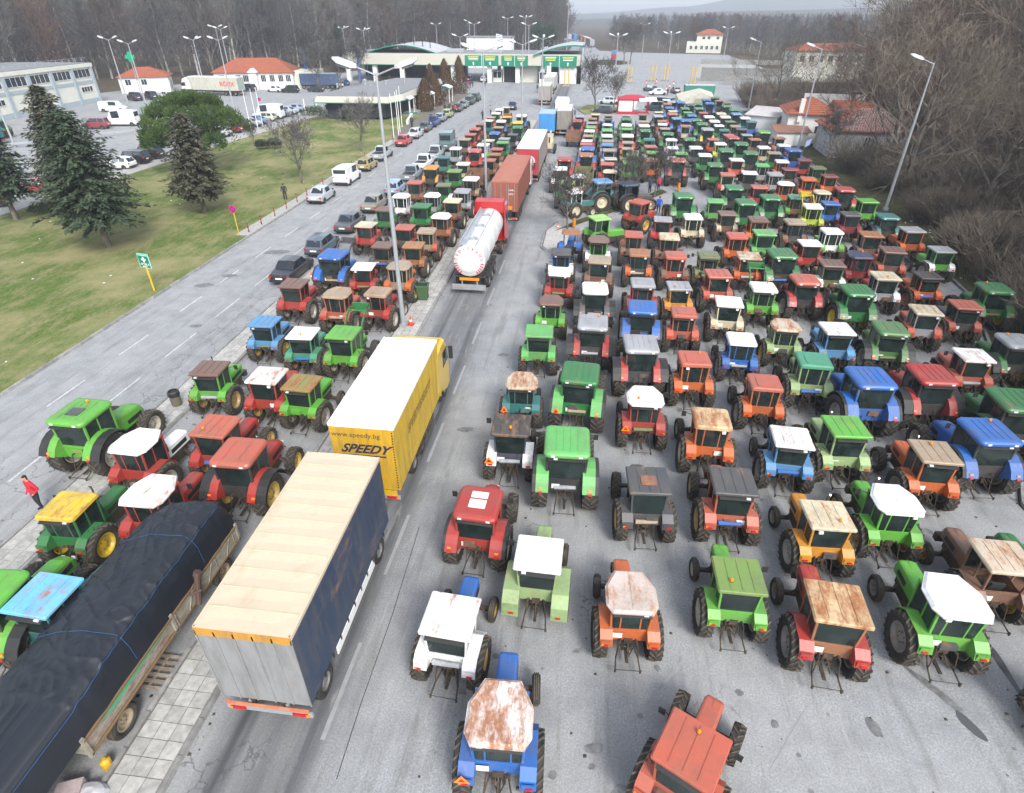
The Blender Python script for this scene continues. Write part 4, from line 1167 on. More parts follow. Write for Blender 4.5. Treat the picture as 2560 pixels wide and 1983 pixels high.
def wagon(d, label):
    root = thing('farm_wagon', label, 'trailer', (d['x'], d['y'] - 1.6, 0), 0)
    def f():
        mb = MB(); L = 3.2
        mb.box(-1, 1, 0, L, .85, .95)
        for s in (-1, 1): mb.box(s * 1 - .03, s * 1 + .03, 0, L, .95, 2.0)
        mb.box(-.97, .97, 0, .05, .95, 1.95); mb.box(-.97, .97, L - .05, L, .95, 2.0)
        for y in (0, .8, 1.6, 2.4, 3.15):
            for s in (-1, 1): mb.box(s * 1.06 - .04, s * 1.06 + .04, y, y + .06, .85, 2.0)
        for x in (-.6, 0, .6): mb.box(x - .03, x + .03, -.04, 0, .9, 1.95)
        return mb.mesh('wagon_body', M['paint'])
    ob('wagon_body', cached('wagon', f), root, rgba(d['body'], .5))
    ob('axle', cached('waxle', lambda: MB().box(-.9, .9, .9, 1.0, .5, .6).box(-.4, .4, .1, 3, .7, .84).box(-.05, .05, 3.1, 4.2, .6, .7).mesh('axle', M['iron'])), root)
    for sd in (-1, 1): ob('wheel', wheel_far(.5, .3), root, (.35, .3, .2, .4), (sd * .88, 1.0, .5))
    return root

LANE_COL = [(-16.2, 'lane by the tiled island'), (-13.2, 'middle lane between pavements'), (99, 'lane beside the median pavement')]
LOT_COL = [(-1.5, 'first'), (1.3, 'second'), (4.1, 'third'), (6.75, 'fourth'), (9.5, 'fifth'), (12.3, 'sixth'), (15.2, 'seventh'), (17.9, 'eighth'), (20.7, 'ninth'), (23.3, 'tenth'), (99, 'eleventh')]
def tractors():
    cols = {}
    for d in TR:
        tb = LANE_COL if d['g'] == 'lane' else LOT_COL
        nm = next(n for x, n in tb if d['x'] < x)
        cols.setdefault((d['g'], nm), []).append(d)
    for (g, nm), L in cols.items():
        L.sort(key=lambda d: d['y'])
        for _ in range(60):
            for a, b in zip(L, L[1:]):
                need = 3.5 if a['t'] not in 'mM' else 3.85
                if abs(a['x'] - b['x']) > 1.9: continue
                if b['y'] - a['y'] < need:
                    e = (need - (b['y'] - a['y'])) / 2; lim = .5 if a['y'] < 45 else 9
                    a['y'] -= min(e, lim) * .4; b['y'] += min(e, lim) * .6
        for i, d in enumerate(L):
            same = d['roof'] == d['body']
            what = ('%s tractor with matching roof' % wd(d['body'])) if same else '%s tractor with %s roof' % (wd(d['body']), wd(d['roof']))
            if g == 'lane': where = '%s up the %s' % (ORD[i], nm)
            else: where = '%s from the near end in %s lot row' % (ORD[i], nm)
            d['label'] = what + ', ' + where
    for d in TR:
        lod = 0 if d['y'] < 44 else (1 if d['y'] < 72 else 2)
        if d['t'] == 'w': wagon(d, d['label'].replace('tractor', 'farm wagon'))
        else: make_tractor(d, d['label'], lod)
tractors()

# ============================================================ TRUCKS
def truck_wheel(r=.5, w=.3, twin=False):
    def f():
        mb = MB(); h = w / 2
        mb.lathe_x([(-h * .8, r * .56), (-h, r * .7), (-h * .9, r - .03), (-h * .6, r), (h * .6, r), (h * .9, r - .03), (h, r * .7), (h * .8, r * .56)], 20, 0)
        mb.lathe_x([(h * .8, r * .57), (h * .2, r * .5), (h * .25, r * .36), (h * .7, r * .3), (h * .8, .001)], 20, 1); mb.lathe_x([(-h * .8, .001), (-h * .2, r * .5), (-h * .8, r * .57)], 20, 1)
        return mb.mesh('wheel', [M['cartyre'], M['rimgrey']])
    return cached(('tw', r, w), f)
M['rimgrey'] = plain('dusty_rim', (.16, .16, .155), .6, .2, dirt=.4)
def add_wheels(root, xs, ys, r=.5, w=.32):
    for y in ys:
        for s in (-1, 1): ob('wheel', truck_wheel(r, w), root, None, (s * xs, y, r), (0, 0, 0 if s > 0 else math.pi))
def box_mesh(x, y0, y1, z0, z1, mat='canvas', c=.03):
    mb = MB(); mb.prism([(-x, y0), (x, y0), (x, y1), (-x, y1)], z0, z1 - c, 0); mb.prism([(-x, y0), (x, y0), (x, y1), (-x, y1)], z1 - c, z1, 0, [(-x + c, y0 + c), (x - c, y0 + c), (x - c, y1 - c), (-x + c, y1 - c)])
    return mb
def cargo(root, L, w=1.27, z0=1.05, z1=4.0, roof=(.7, .7, .7), side=(.3, .3, .3), rear=(.3, .3, .3), front=None, curtain=True, ribs=False, panels=3, seams=10):
    """box body with its rear face at y=0; roof, two sides, rear and front are parts"""
    mb = MB()
    # roof sheet, slightly sagging between the bows
    n = seams; vs = []; fs = []
    for i in range(2 * n + 1):
        y = L * i / (2 * n); dz = 0 if i % 2 == 0 else -.018
        for x, k in ((-w, 0), (-w * .5, .02), (0, .03), (w * .5, .02), (w, 0)): vs.append((x, y, z1 + k + (dz if abs(x) < w else 0)))
    for i in range(2 * n):
        for j in range(4): a = 5 * i + j; fs.append((a, a + 1, a + 6, a + 5))
    mb.add(vs, fs)
    for s in (-1, 1): mb.box(s * w - .03, s * w + .03, 0, L, z1 - .1, z1 + .015)
    mb.box(-w, w, -.02, .05, z1 - .1, z1 + .015)
    for i in range(1, n): mb.box(-w + .05, w - .05, L * i / n - .012, L * i / n + .012, z1 + .01, z1 + .038)
    ob('roof', mb.mesh('roof', M['sheetroof']), root, (*roof, .1))
    for s in (-1, 1):
        mb = MB(); n = int(L / (.28 if ribs else .45)); vs = []; fs = []
        for i in range(n + 1):
            y = .02 + (L - .04) * i / n
            dx = (.03 if (i // 1) % 2 else 0) if ribs else (R.uniform(0, .02) if curtain else 0)
            for z in (z0, z0 + .5, (z0 + z1) / 2, z1 - .1): vs.append((s * (w - .005 + (dx if curtain or ribs else 0)), y, z))
        for i in range(n):
            for j in range(3): a = 4 * i + j; fs.append((a, a + 4, a + 5, a + 1))
        mb.add(vs, fs)
        if curtain:
            for i in range(int(L / .6)): mb.box(s * w + (.0 if s > 0 else -.035), s * w + (.035 if s > 0 else .0), .3 + i * .6, .36 + i * .6, z0 - .12, z0 + .06, 1)
        ob('side_curtain' if curtain else 'side_wall', mb.mesh('side', [M['canvas'], M['dark']]), root, (*side, .12))
    mb = MB(); mb.box(-w, w, -.005, .03, z0, z1 - .1)
    if panels:
        pw = 2 * w / panels
        for i in range(panels + 1): mb.box(-w + i * pw - .02, -w + i * pw + .02, -.03, -.005, z0, z1 - .1)
        if ribs:
            for x in (-.9, -.35, .35, .9): mb.tube((x, -.05, z0), (x, -.05, z1 - .15), .02, n=5, m=1)
    ob('rear_door' if panels else 'rear_curtain', mb.mesh('rear', [M['canvas'], M['galv']]), root, (*rear, .12))
    ob('front_wall', MB().box(-w, w, L - .04, L, z0, z1 - .1).mesh('front', M['canvas']), root, (*(front or side), .1))
def frame(root, L, z=1.0, w=1.2, bar=(.3, .05, .03), guards=True):
    mb = MB()
    for s in (-1, 1): mb.box(s * .45 - .06, s * .45 + .06, 0, L, z - .3, z)
    for i in range(int(L)): mb.box(-w, w, .3 + i, .4 + i, z - .12, z - .02)
    if guards:
        for s in (-1, 1):
            for zz in (.55, .8): mb.box(s * w - .02, s * w + .02, L * .3, L * .68, zz - .05, zz + .05)
    ob('chassis', mb.mesh('chassis', M['iron']), root)
    mb = MB(); mb.box(-w, w, -.06, .0, .5, .68); mb.box(-.08 - .5, -.5, -.02, .06, .6, z - .1); mb.box(.5, .58, -.02, .06, .6, z - .1)
    for s in (-1, 1): mb.box(s * .9 - .22, s * .9 + .22, -.09, -.06, .54, .66, 1); mb.box(s * 1.12 - .05, s * 1.12 + .05, -.092, -.06, .54, .66, 2)
    ob('rear_bumper', mb.mesh('bumper', [M['galv'], M['redlens'], M['amberlens']]), root)
def truck_cab(root, y0, col, zt=3.5, L=2.1, w=1.24, deflector=True, face=1):
    mb = MB(); y1 = y0 + L
    def ring(y, ww, za, zb, c=.12): return [(-ww, y, za), (ww, y, za), (ww, y, zb - c), (ww - c, y, zb), (-ww + c, y, zb), (-ww, y, zb - c)]
    mb.rings([ring(y0, w, .75, zt - .15), ring(y0 + .5, w, .75, zt), ring(y1 - .7, w, .45, zt), ring(y1 - .28, w, .45, 2.7), ring(y1 - .02, w * .99, .45, 1.9), ring(y1, w * .95, .45, 1.5)])
    if deflector:
        for s in (-1, 1): mb.hull([(s * w - .02, y0 - .5, 1.2), (s * w + .02, y0 - .5, 1.2), (s * w + .02, y0, 1.2), (s * w - .02, y0, 1.2), (s * w - .02, y0 - .4, zt - .4), (s * w + .02, y0 - .4, zt - .4), (s * w + .02, y0, zt - .1), (s * w - .02, y0, zt - .1)])
        mb.hull([(-w * .9, y0 + .1, zt), (w * .9, y0 + .1, zt), (w * .9, y1 - .8, zt), (-w * .9, y1 - .8, zt), (-w * .85, y0 + .1, zt + .35), (w * .85, y0 + .1, zt + .35), (w * .8, y0 + .6, zt + .3), (-w * .8, y0 + .6, zt + .3)])
    ob('cab_body', mb.mesh('cab_body', M['carpaint']), root, (*col, .02))
    ob('windscreen', MB().hull([(-w + .12, y1 - .66, zt - .28), (w - .12, y1 - .66, zt - .28), (w - .1, y1 - .05, 2.0), (-w + .1, y1 - .05, 2.0), (-w + .12, y1 - .62, zt - .22), (w - .12, y1 - .62, zt - .22), (w - .1, y1 + .0, 2.03), (-w + .1, y1 + .0, 2.03)]).mesh('windscreen', M['wglass']), root)
    for s in (-1, 1):
        ob('side_window', MB().hull([(s * w, y0 + .75, 1.95), (s * (w + .012), y0 + .75, 1.95), (s * (w + .012), y1 - .15, 1.95), (s * w, y1 - .15, 1.95), (s * w, y0 + .8, 2.75), (s * (w + .012), y0 + .8, 2.75), (s * (w + .012), y1 - .42, 2.75), (s * w, y1 - .42, 2.75)]).mesh('side_window', M['wglass']), root)
        ob('mirror', MB().box(s * (w + .2) - .1, s * (w + .2) + .1, y1 - .35, y1 - .25, 2.0, 2.7).tube((s * w, y1 - .3, 2.65), (s * (w + .2), y1 - .3, 2.65), .02).mesh('mirror', M['dark']), root)
        ob('headlight', MB().box(s * .95 - .18, s * .95 + .18, y1, y1 + .03, .8, 1.0).mesh('headlight', M['whitelens']), root)
    ob('grille', MB().box(-.8, .8, y1, y1 + .03, .7, 1.5).mesh('grille', M['dark']), root)
    ob('step_skirt', MB().box(-w, -w + .12, y0 + .05, y0 + .4, .4, .9).box(w - .12, w, y0 + .05, y0 + .4, .4, .9).mesh('skirt', M['dark']), root)
def decal(name, root, txt, size, col, loc, rot, shear=0, bold=0.0):
    m = cached(('dm', col), lambda: plain('lettering', col, .6))
    o = ob(name, textmesh(txt, size, m, .003, shear, bold=bold), root, None, loc, rot)
    return o
REARF = (math.pi / 2, 0, 0)   # readable from behind (facing -Y)
SIDER = (math.pi / 2, 0, math.pi / 2)   # facing +X
XT = -7.78
# grey-door trailer with a beige roof and blue curtains
t1 = thing('cargo_trailer', 'blue-curtained trailer with beige roof and grey rear door behind the yellow lorry', 'trailer', (XT, 8.25, 0))
cargo(t1, 7.0, 1.27, 1.0, 4.0, (.55, .46, .33), (.018, .04, .085), (.25, .26, .265), curtain=True, panels=5, seams=11)
ob('roof_band', MB().box(-1.28, 1.28, -.03, .02, 3.72, 4.01).mesh('band', M['canvas']), t1, (.52, .25, .03, .2))
frame(t1, 7.0, 1.0, 1.24); add_wheels(t1, 1.05, (1.0, 6.0), .5, .34)
[ob('side_board', MB().box(s * 1.27 - .02, s * 1.27 + .02, 1.8, 5.2, .62, .98).mesh('side_board', M['white']), t1) for s in (-1, 1)]
ob('drawbar', MB().box(-.06, .06, 7.0, 8.4, .75, .87).mesh('drawbar', M['iron']), t1)
ob('warning_board', MB().box(-1.2, 1.2, -.1, -.07, .78, .9).mesh('warning_board', plain('red_yellow_board', (.5, .1, .05), .5, dirt=.7, dscale=4, dcol=(.5, .35, .15))), t1)
# yellow parcel lorry
t2 = thing('delivery_lorry', 'yellow delivery lorry with white roof and dark lettering on its tarpaulin', 'lorry', (XT, 16.95, 0))
YL = (.56, .36, .01)
cargo(t2, 7.0, 1.25, .95, 4.0, (.78, .78, .8), YL, (.58, .33, .005), curtain=False, panels=0, seams=7)
frame(t2, 8.2, .95, 1.22); add_wheels(t2, 1.02, (2.3, 3.6), .5, .34); add_wheels(t2, 1.02, (8.35,), .5, .3)
truck_cab(t2, 7.15, YL, 3.35, 2.0, 1.24)
ob('tail_flap', MB().box(-.2, 1.1, -.04, -.01, .68, .93).mesh('flap', M['carpaint']), t2, (*YL, 0))
decal('web_address', t2, 'www.speedy.bg', .3, (.05, .05, .06), (-.25, -.012, 3.55), REARF, .1)
decal('lettering', t2, 'SPEEDY', .56, (.02, .025, .06), (.0, -.014, 2.9), REARF, .55, .016)
ob('lettering_bar', MB().box(-.95, .85, -.012, -.006, 2.55, 2.62).mesh('bar', plain('ink', (.03, .03, .06), .6)), t2)
decal('side_lettering', t2, 'SPEEDYSPEEDY', .55, (.18, .13, .03), (1.275, 3.4, 2.7), SIDER, .4)
for i in range(22):
    ob('strap_eyelet', cached('eyelet', lambda: MB().box(-.04, .0, -.03, -.005, -.025, .025).mesh('eyelet', M['dark'])), t2, None, (1.2, 0, 1.1 + i * .127))
# tanker
t3 = thing('tank_trailer', 'polished white tank trailer with red lettering round its rear end', 'tanker', (XT, 38.6, 0))
mb = MB(); n = 56
prof = [(0.001, -.12), (.7, -.1), (1.05, 0), (1.13, .12), (1.13, 2.0), (1.16, 2.02), (1.13, 2.04), (1.13, 4.2), (1.16, 4.22), (1.13, 4.24), (1.13, 6.3), (1.16, 6.32), (1.13, 6.34), (1.13, 9.3), (1.05, 9.45), (.6, 9.55), (.001, 9.57)]
rs = [[(r * math.cos(2 * math.pi * i / n) * 1.0, y, 2.35 + r * math.sin(2 * math.pi * i / n)) for i in range(n)] for r, y in prof]
mb.rings(rs, 0, False)
tank = ob('tank', mb.mesh('tank', plain('tank_white', (.55, .55, .53), .45, .0, dirt=.4, dscale=1.0, dcol=(.35, .35, .35)), False), t3)
ob('catwalk', MB().box(-.62, -.2, .3, 9.2, 3.4, 3.46).box(-.7, -.62, .3, 9.2, 3.3, 3.6).mesh('catwalk', M['alu']), t3)
ob('pipe_rail', MB().tube((.45, .3, 3.42), (.45, 9.2, 3.42), .03).mesh('rail', M['alu']), t3)
for y in (1.6, 4.6, 7.4):
    hm = cached('hatchring', lambda: MB().lathe_z([(.29, 0), (.33, .04), (.33, .12), (.27, .12), (.25, .06), (.001, .1)], 16).mesh('tank_hatch', M['galv']))
    ob('tank_hatch', hm, t3, None, (.05, y, 3.42))
rm = plain('red_print', (.5, .01, .04), .5)
for i, ch in enumerate('TEDITRANS'):
    a = rad(168 - i * 19.5)
    ob('letter', textmesh(ch, .3, rm, .003), t3, None, (.93 * math.cos(a), -.09 + .02, 2.35 + .93 * math.sin(a)), (math.pi / 2, -(a - math.pi / 2), 0)).rotation_euler = Matrix.Rotation(0, 3, 'X').to_euler()
for o in list(t3.children):
    if o.name.startswith('letter'):
        a = math.atan2(o.location.z - 2.35, o.location.x)
        o.rotation_euler = (Matrix.Rotation(-(a - math.pi / 2), 3, 'Y') @ Matrix.Rotation(math.pi / 2, 3, 'X')).to_euler()
sm = MB().box(-.11, .11, -.004, .004, -.035, .035).mesh('stripe', rm)
for s in (0, 1):
    for i in range(5):
        a = rad((-8 - i * 11) if s == 0 else (188 + i * 11))
        o = ob('warning_stripe', sm, t3, None, (.95 * math.cos(a), -.07, 2.35 + .95 * math.sin(a))); o.rotation_euler = (0, -a, 0)
frame(t3, 9.4, 1.2, 1.15, guards=False); add_wheels(t3, 1.05, (1.4, 2.7, 4.0), .52, .36)
ob('orange_marker_plate', MB().box(-.7, .7, -.1, -.07, 1.0, 1.2).mesh('plate', plain('orange_plate', (.7, .22, .01), .5)), t3)
ob('underrun_guard', MB().box(-1.2, 1.2, -.35, -.3, .4, .8).mesh('guard', M['alu']), t3)
for s in (-1, 1): ob('mudguard', MB().box(s * 1.05 - .2, s * 1.05 + .2, .7, 4.8, 1.08, 1.14).mesh('mudguard', M['dark']), t3)
t3c = thing('tractor_unit', 'red high-roofed lorry cab in front of the white tank', 'lorry', (XT, 47.2, 0))
truck_cab(t3c, 1.0, (.42, .008, .012), 3.65, 2.3, 1.25)
frame(t3c, 3.0, 1.0, 1.0, guards=False); add_wheels(t3c, 1.02, (-.2, 2.6), .52, .34)
ob('roof_fairing', MB().hull([(-1.2, .75, 3.1), (1.2, .75, 3.1), (1.2, 1.1, 3.1), (-1.2, 1.1, 3.1), (-1.15, .65, 4.0), (1.15, .65, 4.0), (1.15, 1.5, 4.1), (-1.15, 1.5, 4.1)]).mesh('fairing', M['carpaint']), t3c, (.42, .008, .012, 0))
# rust-red container on a trailer
t4 = thing('container_lorry', 'rust-red shipping container on a lorry in the queue', 'container', (-7.45, 54.9, 0))
cargo(t4, 12.0, 1.22, 1.25, 3.95, (.36, .13, .085), (.26, .065, .035), (.28, .07, .04), curtain=False, ribs=True, panels=2, seams=24)
frame(t4, 12.2, 1.2, 1.15); add_wheels(t4, 1.0, (1.5, 2.8, 4.1, 11.2), .5, .34)
truck_cab(t4, 12.6, (.7, .7, .72), 3.3, 2.0, 1.22)
for i, tx in enumerate(('CAXU', '22G1')):
    decal('container_number', t4, tx, .22, (.7, .7, .7), (.6, -.035, 3.2 - i * .35), REARF)
ob('number_plate', MB().box(.3, .7, -.04, -.02, 1.45, 1.75).mesh('np', M['amberlens']), t4)
ob('lock_bars', MB().tube((-.9, -.06, 1.3), (-.9, -.06, 3.8), .02).tube((.2, -.06, 1.3), (.2, -.06, 3.8), .02).mesh('bars', M['galv']), t4)
# red-backed trailer with ring emblem
t5 = thing('curtain_lorry', 'white-roofed lorry with crimson rear doors and pale ring emblem', 'lorry', (-6.9, 70.6, 0))
cargo(t5, 12.8, 1.26, 1.1, 4.0, (.76, .76, .78), (.3, .28, .25), (.4, .012, .03), curtain=True, panels=2, seams=14)
frame(t5, 12.8, 1.05, 1.2); add_wheels(t5, 1.05, (1.6, 2.9, 4.2, 12.2), .5, .34); truck_cab(t5, 13.1, (.6, .02, .03), 3.4)
ring = MB(); 
for i in range(24):
    a, b = 2 * math.pi * i / 24, 2 * math.pi * (i + 1) / 24
    ring.quad((.75 * math.cos(a), 0, .62 * math.sin(a)), (.75 * math.cos(b), 0, .62 * math.sin(b)), (.55 * math.cos(b), 0, .45 * math.sin(b)), (.55 * math.cos(a), 0, .45 * math.sin(a)))
ring.add([(-.3, 0, -.3), (-.05, 0, -.3), (.15, 0, .3), (-.05, 0, .3)], [(0, 1, 2, 3)])
ob('ring_emblem', ring.mesh('emblem', plain('emblem_white', (.5, .45, .44), .6)), t5, None, (.1, -.035, 2.6))
# the queue further on
def lorry(name, label, x, y, L, roof, side, rear, cabc, z1=3.9, h=0, curtain=True, cat='lorry', cab=True, w=1.25):
    t = thing(name, label, cat, (x, y, 0), h)
    cargo(t, L, w, 1.05, z1, roof, side, rear, curtain=curtain, panels=2, seams=8)
    frame(t, L, 1.0, 1.15); add_wheels(t, 1.03, (1.4, 2.6, L - .8), .5, .34)
    if cab: truck_cab(t, L + .2, cabc, 3.3)
    return t
lorry('box_lorry', 'short lorry with bright blue rear shutter in the queue', -6.9, 100.3, 4.6, (.3, .42, .5), (.02, .2, .5), (.015, .24, .6), (.02, .2, .5), 3.7)
lorry('box_lorry', 'grey lorry with pale roof squeezed beside the blue one', -4.3, 102.5, 7.5, (.55, .56, .56), (.22, .21, .19), (.24, .22, .19), (.4, .4, .4), 3.9, w=1.1)
t8 = thing('car_transporter', 'white lorry cab with an empty low bed in the queue', 'lorry', (-5.4, 112.5, 0))
truck_cab(t8, 6.4, (.75, .75, .76), 3.7); frame(t8, 6.3, 1.1, 1.2); add_wheels(t8, 1.03, (1.2, 2.4, 7.6), .5, .34)
ob('flat_bed', MB().box(-1.25, 1.25, 0, 6.2, 1.1, 1.2).box(-1.25, 1.25, 6.1, 6.2, 1.2, 2.2).mesh('bed', M['galv']), t8)
lorry('box_lorry', 'cream-roofed box lorry near the toll canopy', -10.3, 139.5, 7.6, (.62, .55, .44), (.3, .28, .26), (.3, .28, .26), (.5, .5, .5))
lorry('box_lorry', 'white box lorry driving in under the canopy', -10.7, 160, 12, (.76, .76, .78), (.45, .45, .45), (.4, .4, .4), (.6, .6, .6))
bk = thing('backhoe', 'cream wheeled digger standing behind the white-roofed lorry', 'digger', (-5.7, 88.5, 0))
ob('digger_body', MB().box(-.5, .5, 0, 2.6, .7, 1.5).hull([(-.6, .2, 1.5), (.6, .2, 1.5), (.6, 1.5, 1.5), (-.6, 1.5, 1.5), (-.55, .3, 2.5), (.55, .3, 2.5), (.55, 1.3, 2.5), (-.55, 1.3, 2.5)]).mesh('dig', M['paint']), bk, rgba('cream', .2))
ob('boom', MB().path([(0, 2.3, 1.3), (0, 3.4, 2.5), (0, 4.6, 1.6)], .12, 6).mesh('boom', M['paint']), bk, rgba('cream', .2)); add_wheels(bk, .8, (.3, 2.3), .5, .35)
# lorries far up the road
for i, (x, y, c, rc, nm) in enumerate(((-2.2, 391, (.3, .32, .34), (.3, .3, .3), 'grey-backed'), (-4, 413, (.35, .12, .06), (.75, .75, .75), 'brown and white'), (-6.3, 436, (.5, .3, .2), (.75, .75, .75), 'cream-sided'), (-9.4, 462, (.25, .08, .07), (.4, .2, .15), 'dark red'), (-15, 488, (.02, .16, .4), (.1, .3, .5), 'blue'), (-19, 489, (.35, .4, .45), (.5, .55, .6), 'pale grey'), (-24, 489, (.1, .25, .2), (.4, .5, .5), 'sea-green'), (-29, 489, (.3, .45, .42), (.45, .5, .5), 'faded green'))):
    t = thing('far_lorry', '%s lorry in the queue on the far road, %s from the canopy' % (nm, ORD[i]), 'lorry', (x, y, 0), 8, 'lorries on the far road')
    ob('cargo_box', box_mesh(1.25, 0, 11, 1.0, 4.0).mesh('cargo_box', M['canvas']), t, (*c, .1)); ob('cargo_roof', MB().box(-1.2, 1.2, .1, 10.9, 4.0, 4.06).mesh('r', M['canvas']), t, (*rc, .1))
    add_wheels(t, 1.0, (1.5, 9.8), .5, .34)
lorry('box_lorry', 'pale trailer parked beyond the arched canopy end', -21.5, 300, 8, (.7, .7, .72), (.35, .4, .42), (.35, .4, .45), (.5, .5, .5))
# left yard lorries
rx = thing('advert_trailer', 'long grey-white trailer with red lettering parked beside the villas', 'trailer', (-79.5, 147.3, 0), -68)
ta = rx
cargo(rx, 13.4, 1.25, 1.15, 4.0, (.72, .72, .72), (.5, .5, .42), (.3, .36, .33), curtain=True, panels=2, seams=10); frame(rx, 13.4, 1.1, 1.2); add_wheels(rx, 1.05, (1.2, 2.5, 3.8), .5, .34)
truck_cab(rx, 13.6, (.72, .72, .74), 3.5)
rx.rotation_euler = (0, 0, rad(84))
rx.location = (-83.6, 148.6, 0)
decal('lettering', rx, 'RÖFIX', 1.35, (.6, .05, .02), (-1.28, 2.9, 2.5), (math.pi / 2, 0, -math.pi / 2), 0, .03)
yl = thing('parked_lorry', 'yellow-cabbed lorry with white body parked beside the red-roofed villa', 'lorry', (-76.2, 170.5, 0)); yl.rotation_euler = (0, 0, rad(122))
cargo(yl, 8.0, 1.25, 1.1, 3.9, (.72, .72, .72), (.68, .68, .7), (.4, .4, .42), curtain=False, panels=2); frame(yl, 8, 1.05, 1.2); add_wheels(yl, 1.05, (1.2, 2.5, 9.5), .5, .34); truck_cab(yl, 8.3, (.7, .46, .01), 3.6)
lorry('parked_trailer', 'navy curtain trailer parked in front of the white lorry body', -66.5, 166.5, 9.5, (.3, .34, .36), (.015, .05, .13), (.1, .16, .25), (.1, .1, .1), 3.7, cat='trailer', cab=False).rotation_euler = (0, 0, rad(100))
gt = lorry('green_trailer', 'green box trailer with white script beside the right verge', 26.5, 149.8, 6.4, (.5, .5, .48), (.01, .22, .16), (.01, .22, .16), (.3, .3, .3), 3.5, cat='trailer', cab=False); gt.rotation_euler = (0, 0, rad(90))
decal('script_lettering', gt, 'Haribo', .9, (.55, .5, .4), (-1.3, 3.2, 2.4), (math.pi / 2, 0, -math.pi / 2), .4)
bt = thing('bus', 'small red and blue lorry crossing by the roundabout', 'lorry', (7.8, 283, 0)); ob('body', box_mesh(1.2, 0, 6, .5, 2.4).mesh('b', M['canvas']), bt, (.4, .02, .04, 0)); ob('load', box_mesh(1.1, .3, 5.8, 2.4, 3.5).mesh('b', M['canvas']), bt, (.08, .2, .4, 0)); add_wheels(bt, 1.0, (1, 5), .45, .3)

# ============================================================ TARPAULIN TRAILER in the near corner
ft = thing('flatbed_trailer', 'old wooden-sided farm trailer piled high under black tarpaulin', 'trailer', (-12.72, 6.35, 0))
M['wood'] = plain('weathered_board', (.3, .28, .235), .85, dirt=1.0, dscale=3.0, dcol=(.15, .07, .035), bmp=.6)
M['oldpaint'] = plain('flaking_board', (.34, .33, .27), .8, dirt=.9, dscale=2.2, dcol=(.14, .11, .07), bmp=.5)
ob('bed', MB().box(-1.15, 1.12, 0, 7.4, 1.0, 1.1).mesh('bed', M['iron']), ft)
for k in range(5):
    pm = cached('plank', lambda: MB().box(0, .03, 0, 3.55, 0, .105).mesh('plank', M['wood']))
    o = ob('side_plank', pm, ft, None, (1.14 + R.uniform(-.008, .008), 0.02, 1.08 + k * .112), (0, R.uniform(-.03, .03), 0))
for k in range(3):
    pm = cached('plank2', lambda: MB().box(0, .035, 0, 3.7, 0, .19).mesh('plank', M['oldpaint']))
    ob('side_panel', pm, ft, None, (1.15, 3.68, 1.06 + k * .2), (0, R.uniform(-.02, .02), 0))
for i in range(7):
    a = i * .55
    ob('side_brace', MB().tube((1.21, 3.75 + a, 1.08), (1.21, 3.75 + a + (.4 if i % 2 else -.0), 1.65), .02, n=4).mesh('brace', M['wood']), ft)
[ob('corner_post', MB().box(1.12, 1.22, y, y + .1, .95, 1.75).mesh('post', M['oldpaint']), ft) for y in (-.04, 3.56, 7.3)]
ob('tailboard', MB().hull([(-1.1, -.02, 1.05), (1.12, -.02, 1.05), (1.12, .02, 1.05), (-1.1, .02, 1.05), (-1.1, -.1, 1.65), (1.12, -.1, 1.65), (1.12, -.06, 1.65), (-1.1, -.06, 1.65)]).mesh('tailboard', M['oldpaint']), ft)
ob('side_rail', MB().box(1.17, 1.23, 0, 3.6, 1.6, 1.66).box(1.17, 1.22, 0, 7.4, 1.0, 1.06).box(1.18, 1.235, 3.7, 7.3, 1.64, 1.69).mesh('rail', plain('ochre_rust', (.2, .12, .05), .8, dirt=.5)), ft)
ob('green_paint_stripe', MB().add([(1.178, .55, 1.5), (1.178, 1.0, 1.36), (1.178, 3.4, 1.5), (1.178, 3.45, 1.58)], [(0, 1, 2, 3)]).mesh('stripe', plain('green_flash', (.06, .34, .18), .7, dirt=.3)), ft)
ob('winch_post', MB().tube((1.3, 4.6, 1.0), (1.34, 4.9, 2.0), .09, n=8).tube((1.34, 4.9, 2.0), (1.38, 4.95, 2.12), .13, n=8).tube((1.15, 4.5, 1.5), (1.5, 4.7, 1.6), .04).mesh('winch', plain('rusty_pipe', (.09, .05, .04), .7, dirt=.4)), ft)
for y in (1.15, 6.3):
    for s in (-1, 1):
        w = ob('wheel', tyre_mesh(.5, .28, False, 24), ft, None, (s * .98, y, .5), (0, 0, 0 if s > 0 else math.pi)); ob('rim', rim_mesh(.5, .28), w, (.3, .25, .17, .3))
ob('axle', MB().tube((-.98, 1.15, .5), (.98, 1.15, .5), .06).tube((-.98, 6.3, .5), (.98, 6.3, .5), .06).box(-.6, .6, .6, 6.9, .8, 1.0).mesh('axle', M['iron']), ft)
ob('hitch', MB().tube((-.3, 7.4, .8), (0, 8.8, .6), .05).tube((.3, 7.4, .8), (0, 8.8, .6), .05).mesh('hitch', M['iron']), ft)
